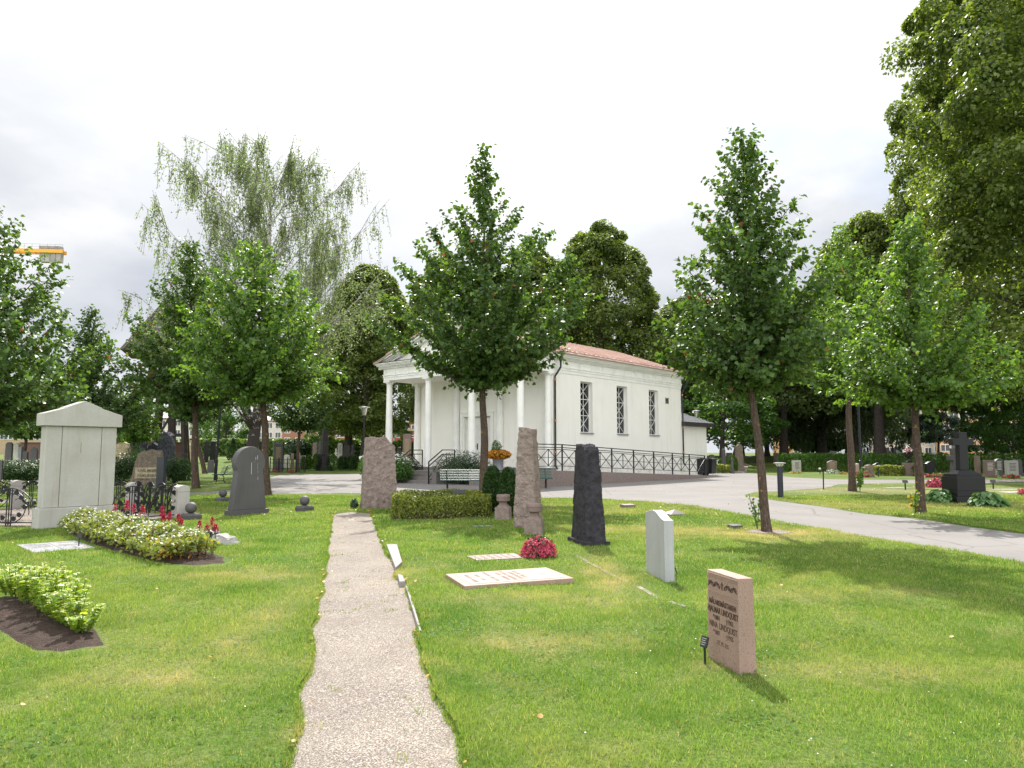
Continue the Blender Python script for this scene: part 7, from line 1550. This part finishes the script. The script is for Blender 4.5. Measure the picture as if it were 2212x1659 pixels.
# ================================================================== BACKGROUND BUILDINGS
def building(name, label, u0, Y0, u1, Y1, vtop, wall, roofmat, rows, cols, ww, wh, hipd=12, roofv=None, winmat=None, skip=(), roofkind='hip', zb=1.0, extra=None, wfirst=None, pitch=2.8, top_band=None):
    a = Vector(P2(u0, Y0)+(0,)); b = Vector(P2(u1, Y1)+(0,)); d = b-a; l = d.length; rz = math.atan2(d.y, d.x)
    T = thing(name, label, 'building', (a.x, a.y, zb), rz); h = Q(u0, vtop, Y0).z-zb
    MB().box(0, l, 0, hipd, -1, h).build('wall', wall, T)
    if top_band: MB().box(-.02, l+.02, -.02, 0, h-top_band[0], h-.01).build('top_storey_band', top_band[1], T)
    r = MB(); o_ = .5; rh = (Q(u0, roofv, Y0).z-zb-h) if roofv is not None else 2.0
    if roofkind == 'hip': r.add([(-o_, -o_, h+.02), (l+o_, -o_, h+.02), (l+o_, hipd+o_, h+.02), (-o_, hipd+o_, h+.02), (min(hipd/2, l/3), hipd/2, h+rh), (l-min(hipd/2, l/3), hipd/2, h+rh)], [(0, 1, 5, 4), (1, 2, 5), (2, 3, 4, 5), (3, 0, 4), (3, 2, 1, 0)])
    else: r.box(-o_, l+o_, -o_, hipd+o_, h+.02, h+.5)
    r.build('roof', roofmat, T); MB().box(-o_, l+o_, -o_-.01, -o_+.25, h-.25, h+.015).build('eaves', M['brownroof'], T)
    n = 0
    for i in range(rows):
        for j in range(cols):
            if (i, j) in skip: continue
            cx_ = l*(j+.5)/cols; cz = h-1.5-i*pitch-(0 if wfirst is None else wfirst)
            if cz-wh/2 < .3: continue
            f = MB(); t = .10; x0, x1, z0, z1 = cx_-ww/2, cx_+ww/2, cz-wh/2, cz+wh/2
            f.box(x0, x1, -.10, -.003, z0, z0+t); f.box(x0, x1, -.10, -.003, z1-t, z1); f.box(x0, x0+t, -.10, -.003, z0+t, z1-t); f.box(x1-t, x1, -.10, -.003, z0+t, z1-t); f.box(cx_-t/2, cx_+t/2, -.09, -.003, z0+t, z1-t)
            w_ = f.build('window', M['trim'], T); MB().box(x0+t, x1-t, -.05, -.004, z0+t, z1-t).build('pane', winmat or M['dglass'], w_)
    return T, l, h, rz
building('apartment_building', 'yellow brick apartment block behind the brick wall at the left edge', -60, 190, 86, 190, 884, M['yellowbrick'], M['darksheet'], 3, 8, 2.1, 1.4, roofkind='flat', zb=0)
T, l, h, rz = building('apartment_building', 'white rendered apartment house with hipped pale roof behind the birch', 322, 215, 470, 215, 903, M['cream'], M['whiteroof'], 3, 9, 1.7, 1.7, roofv=890, zb=0)
building('apartment_building', 'second white apartment house between birch trunk and brick house', 516, 215, 607, 215, 908, M['cream'], M['whiteroof'], 3, 5, 1.7, 1.7, roofv=893, zb=0)
building('apartment_building', 'plain red brick apartment house left of the obelisk', 607, 205, 722, 205, 918, M['redbrick'], M['whiteroof'], 3, 5, 1.5, 1.6, roofkind='flat', zb=0)
T, l, h, rz = building('apartment_building', 'red brick apartment house with red balconies behind the street lamp', 722, 200, 905, 200, 912, M['redbrick'], M['whiteroof'], 3, 9, 2.0, 1.6, roofkind='flat', zb=0)
for k in range(5): 
    x = l*(k+.5)/5; bb = MB().box(x-l*.085, x+l*.085, -1.6, -.12, h-5.2, h-4.2).build('balcony', M['redpanel'], T); MB().box(x-l*.085, x+l*.085, -1.62, -.12, h-4.198, h-4.1).build('rail', M['trim'], bb)
    MB().box(x-l*.085, x+l*.085, -1.6, -.12, h-2.4, h-1.9).build('balcony_canopy', M['sandstone'], T)
building('apartment_building', 'apricot apartment house between tree trunks right of the leaning linden', 1716, 150, 1752, 150, 906, M['orange'], M['redtile'], 4, 2, 1.7, 1.7, zb=0)
building('apartment_building', 'pale blue-grey apartment house behind the lamp post', 1760, 200, 1893, 200, 905, M['palegrey'], M['greysheet'], 4, 8, 1.7, 1.6, zb=0)
building('apartment_building', 'beige apartment house behind the fourth linden trunk', 1893, 198, 2018, 200, 872, M['beige'], M['redtile'], 5, 6, 2.0, 1.9, zb=0)
building('apartment_building', 'white stair tower house between the beige and the apricot one', 2018, 199, 2034, 199, 846, M['palegrey'], M['greysheet'], 6, 1, 1.2, 1.4, zb=0)
building('apartment_building', 'long apricot apartment house with white top floor and red tiled roof at the right', 2034, 196, 2420, 190, 838, M['orange'], M['redtile'], 6, 17, 2.3, 1.8, roofv=812, zb=0, top_band=(2.9, M['cream']), pitch=2.9)
# dark brick wall left
o = MB().box(-40, -26.5, 60, 60.35, .2, 2.35); o.box(-40.05, -26.45, 59.93, 60.42, 2.352, 2.42); tag(o.build('brick_wall', M['wallbrick'], None), 'dark red brick cemetery wall at the left edge', 'wall')
# timber bell tower
def belltower():
    Y = 60; x = P2(352, Y)[0]; T = thing('bell_tower', 'tarred timber bell tower with a steep shingled roof behind the left lindens', 'bell tower', (x, Y, LH(x, Y)-.05), R(20))
    for sx in (-1, -.35, .35, 1):
        for sy in (-1, 1): MB().bar((sx*1.75, sy*1.5, 0), (sx*1.0, sy*.9, 9.6), .30).build('leg', M['tarwood'], T)
    b = MB(); b.bar((-1.5, -1.3, 3.0), (1.5, -1.3, 3.0), .22); b.bar((-1.3, -1.15, 6), (1.3, -1.15, 6), .22); b.bar((-1.5, 1.3, 3.0), (1.5, 1.3, 3.0), .22); b.bar((-1.5, -1.35, .5), (1.2, -1.15, 6), .18); b.build('braces', M['tarwood'], T)
    c_ = MB(); c_.box(-1.7, 1.7, -1.6, 1.6, 8.9, 10.1); c_.build('belfry', M['tarwood'], T)
    r = MB(); a, z0, z1 = 3.1, 9.5, 14.2; r.add([(-a, -a, z0), (a, -a, z0), (a, a, z0), (-a, a, z0), (-.3, 0, z1), (.3, 0, z1)], [(0, 1, 5, 4), (1, 2, 5), (2, 3, 4, 5), (3, 0, 4), (3, 2, 1, 0)])
    for k in range(13):
        for sg in (-1, 1): t = -1+2*(k+.5)/13; r.bar((t*a, sg*a, z0+.05), (t*.3, 0, z1+.05), .12, .08); r.bar((sg*a, t*a, z0+.05), (sg*.3, 0, z1+.05), .12, .08)
    r.build('roof', M['shingle'], T)
belltower()
# tower crane beyond the left edge, only its counter jib reaches the picture
def crane():
    Y = 170; xe = P2(112, Y)[0]; z = Q(100, 548, Y).z; T = thing('tower_crane', 'yellow tower crane counter-jib with concrete ballast in the sky at the left', 'crane', (xe, Y, 0), R(6)); L_ = 24
    j = MB(); 
    for yy in (-.9, .9): j.box(-L_, 0, yy-.15, yy+.15, z-.1, z+.75)
    for k in range(12): j.bar((-k*2, -.9, z+.3), (-k*2-1, .9, z+.3), .2)
    j.build('counter_jib', M['cranyellow'], T); c_ = MB()
    for k in range(4): c_.box(-5.2+k*1.2, -4.1+k*1.2, -.7, .7, z-2.2, z+1.0)
    c_.build('ballast', M['concrete'], T); c_ = MB(); c_.box(-5.4, -.6, -.7, .7, z+.76, z+1.6); c_.build('winch', M['concrete'], T)
    r = MB(); 
    for k in range(14): r.bar((-k*1.7, -1.0, z+.7), (-k*1.7, -1.0, z+1.9), .05)
    r.bar((-L_, -1.0, z+1.9), (0, -1.0, z+1.9), .05); r.bar((-L_, -1.0, z+1.3), (0, -1.0, z+1.3), .04); r.build('railing', M['slate'], T)
    ms = MB()
    for sx in (-1, 1):
        for sy in (-1, 1): ms.bar((-L_-1.2+sx, sy, 0), (-L_-1.2+sx, sy, z+7), .25)
    for k in range(24): zz = k*(z+6)/24; ms.bar((-L_-2.2, -1, zz), (-L_-.2, -1, zz+1.8), .12); ms.bar((-L_-.2, -1, zz+1.8), (-L_-.2, 1, zz), .12)
    ms.build('mast', M['cranyellow'], T); MB().box(-L_-60, -L_-2.4, -.6, .6, z+.1, z+1.2).build('jib', M['cranyellow'], T)
crane()
q = Q(851, 926, 130); o = MB().bar((q.x, 130, 0), (q.x, 130, 6.3), .25); 
for s in (-.5, .5): o.bar((q.x+s, 130, 4.6), (q.x+s, 130, 5.6), .08)
o.bar((q.x-.9, 130, 4.6), (q.x+.9, 130, 4.6), .1); tag(o.build('catenary_mast', M['slate'], None), 'grey railway mast seen between the left portico columns', 'mast')
q = Q(495, 900, 110)[0]; tag(MB().bar((q, 110, 0), (q, 110, 9.2), .3).build('utility_pole', M['slate'], None), 'grey pole before the white apartment house', 'pole')

make_grass()
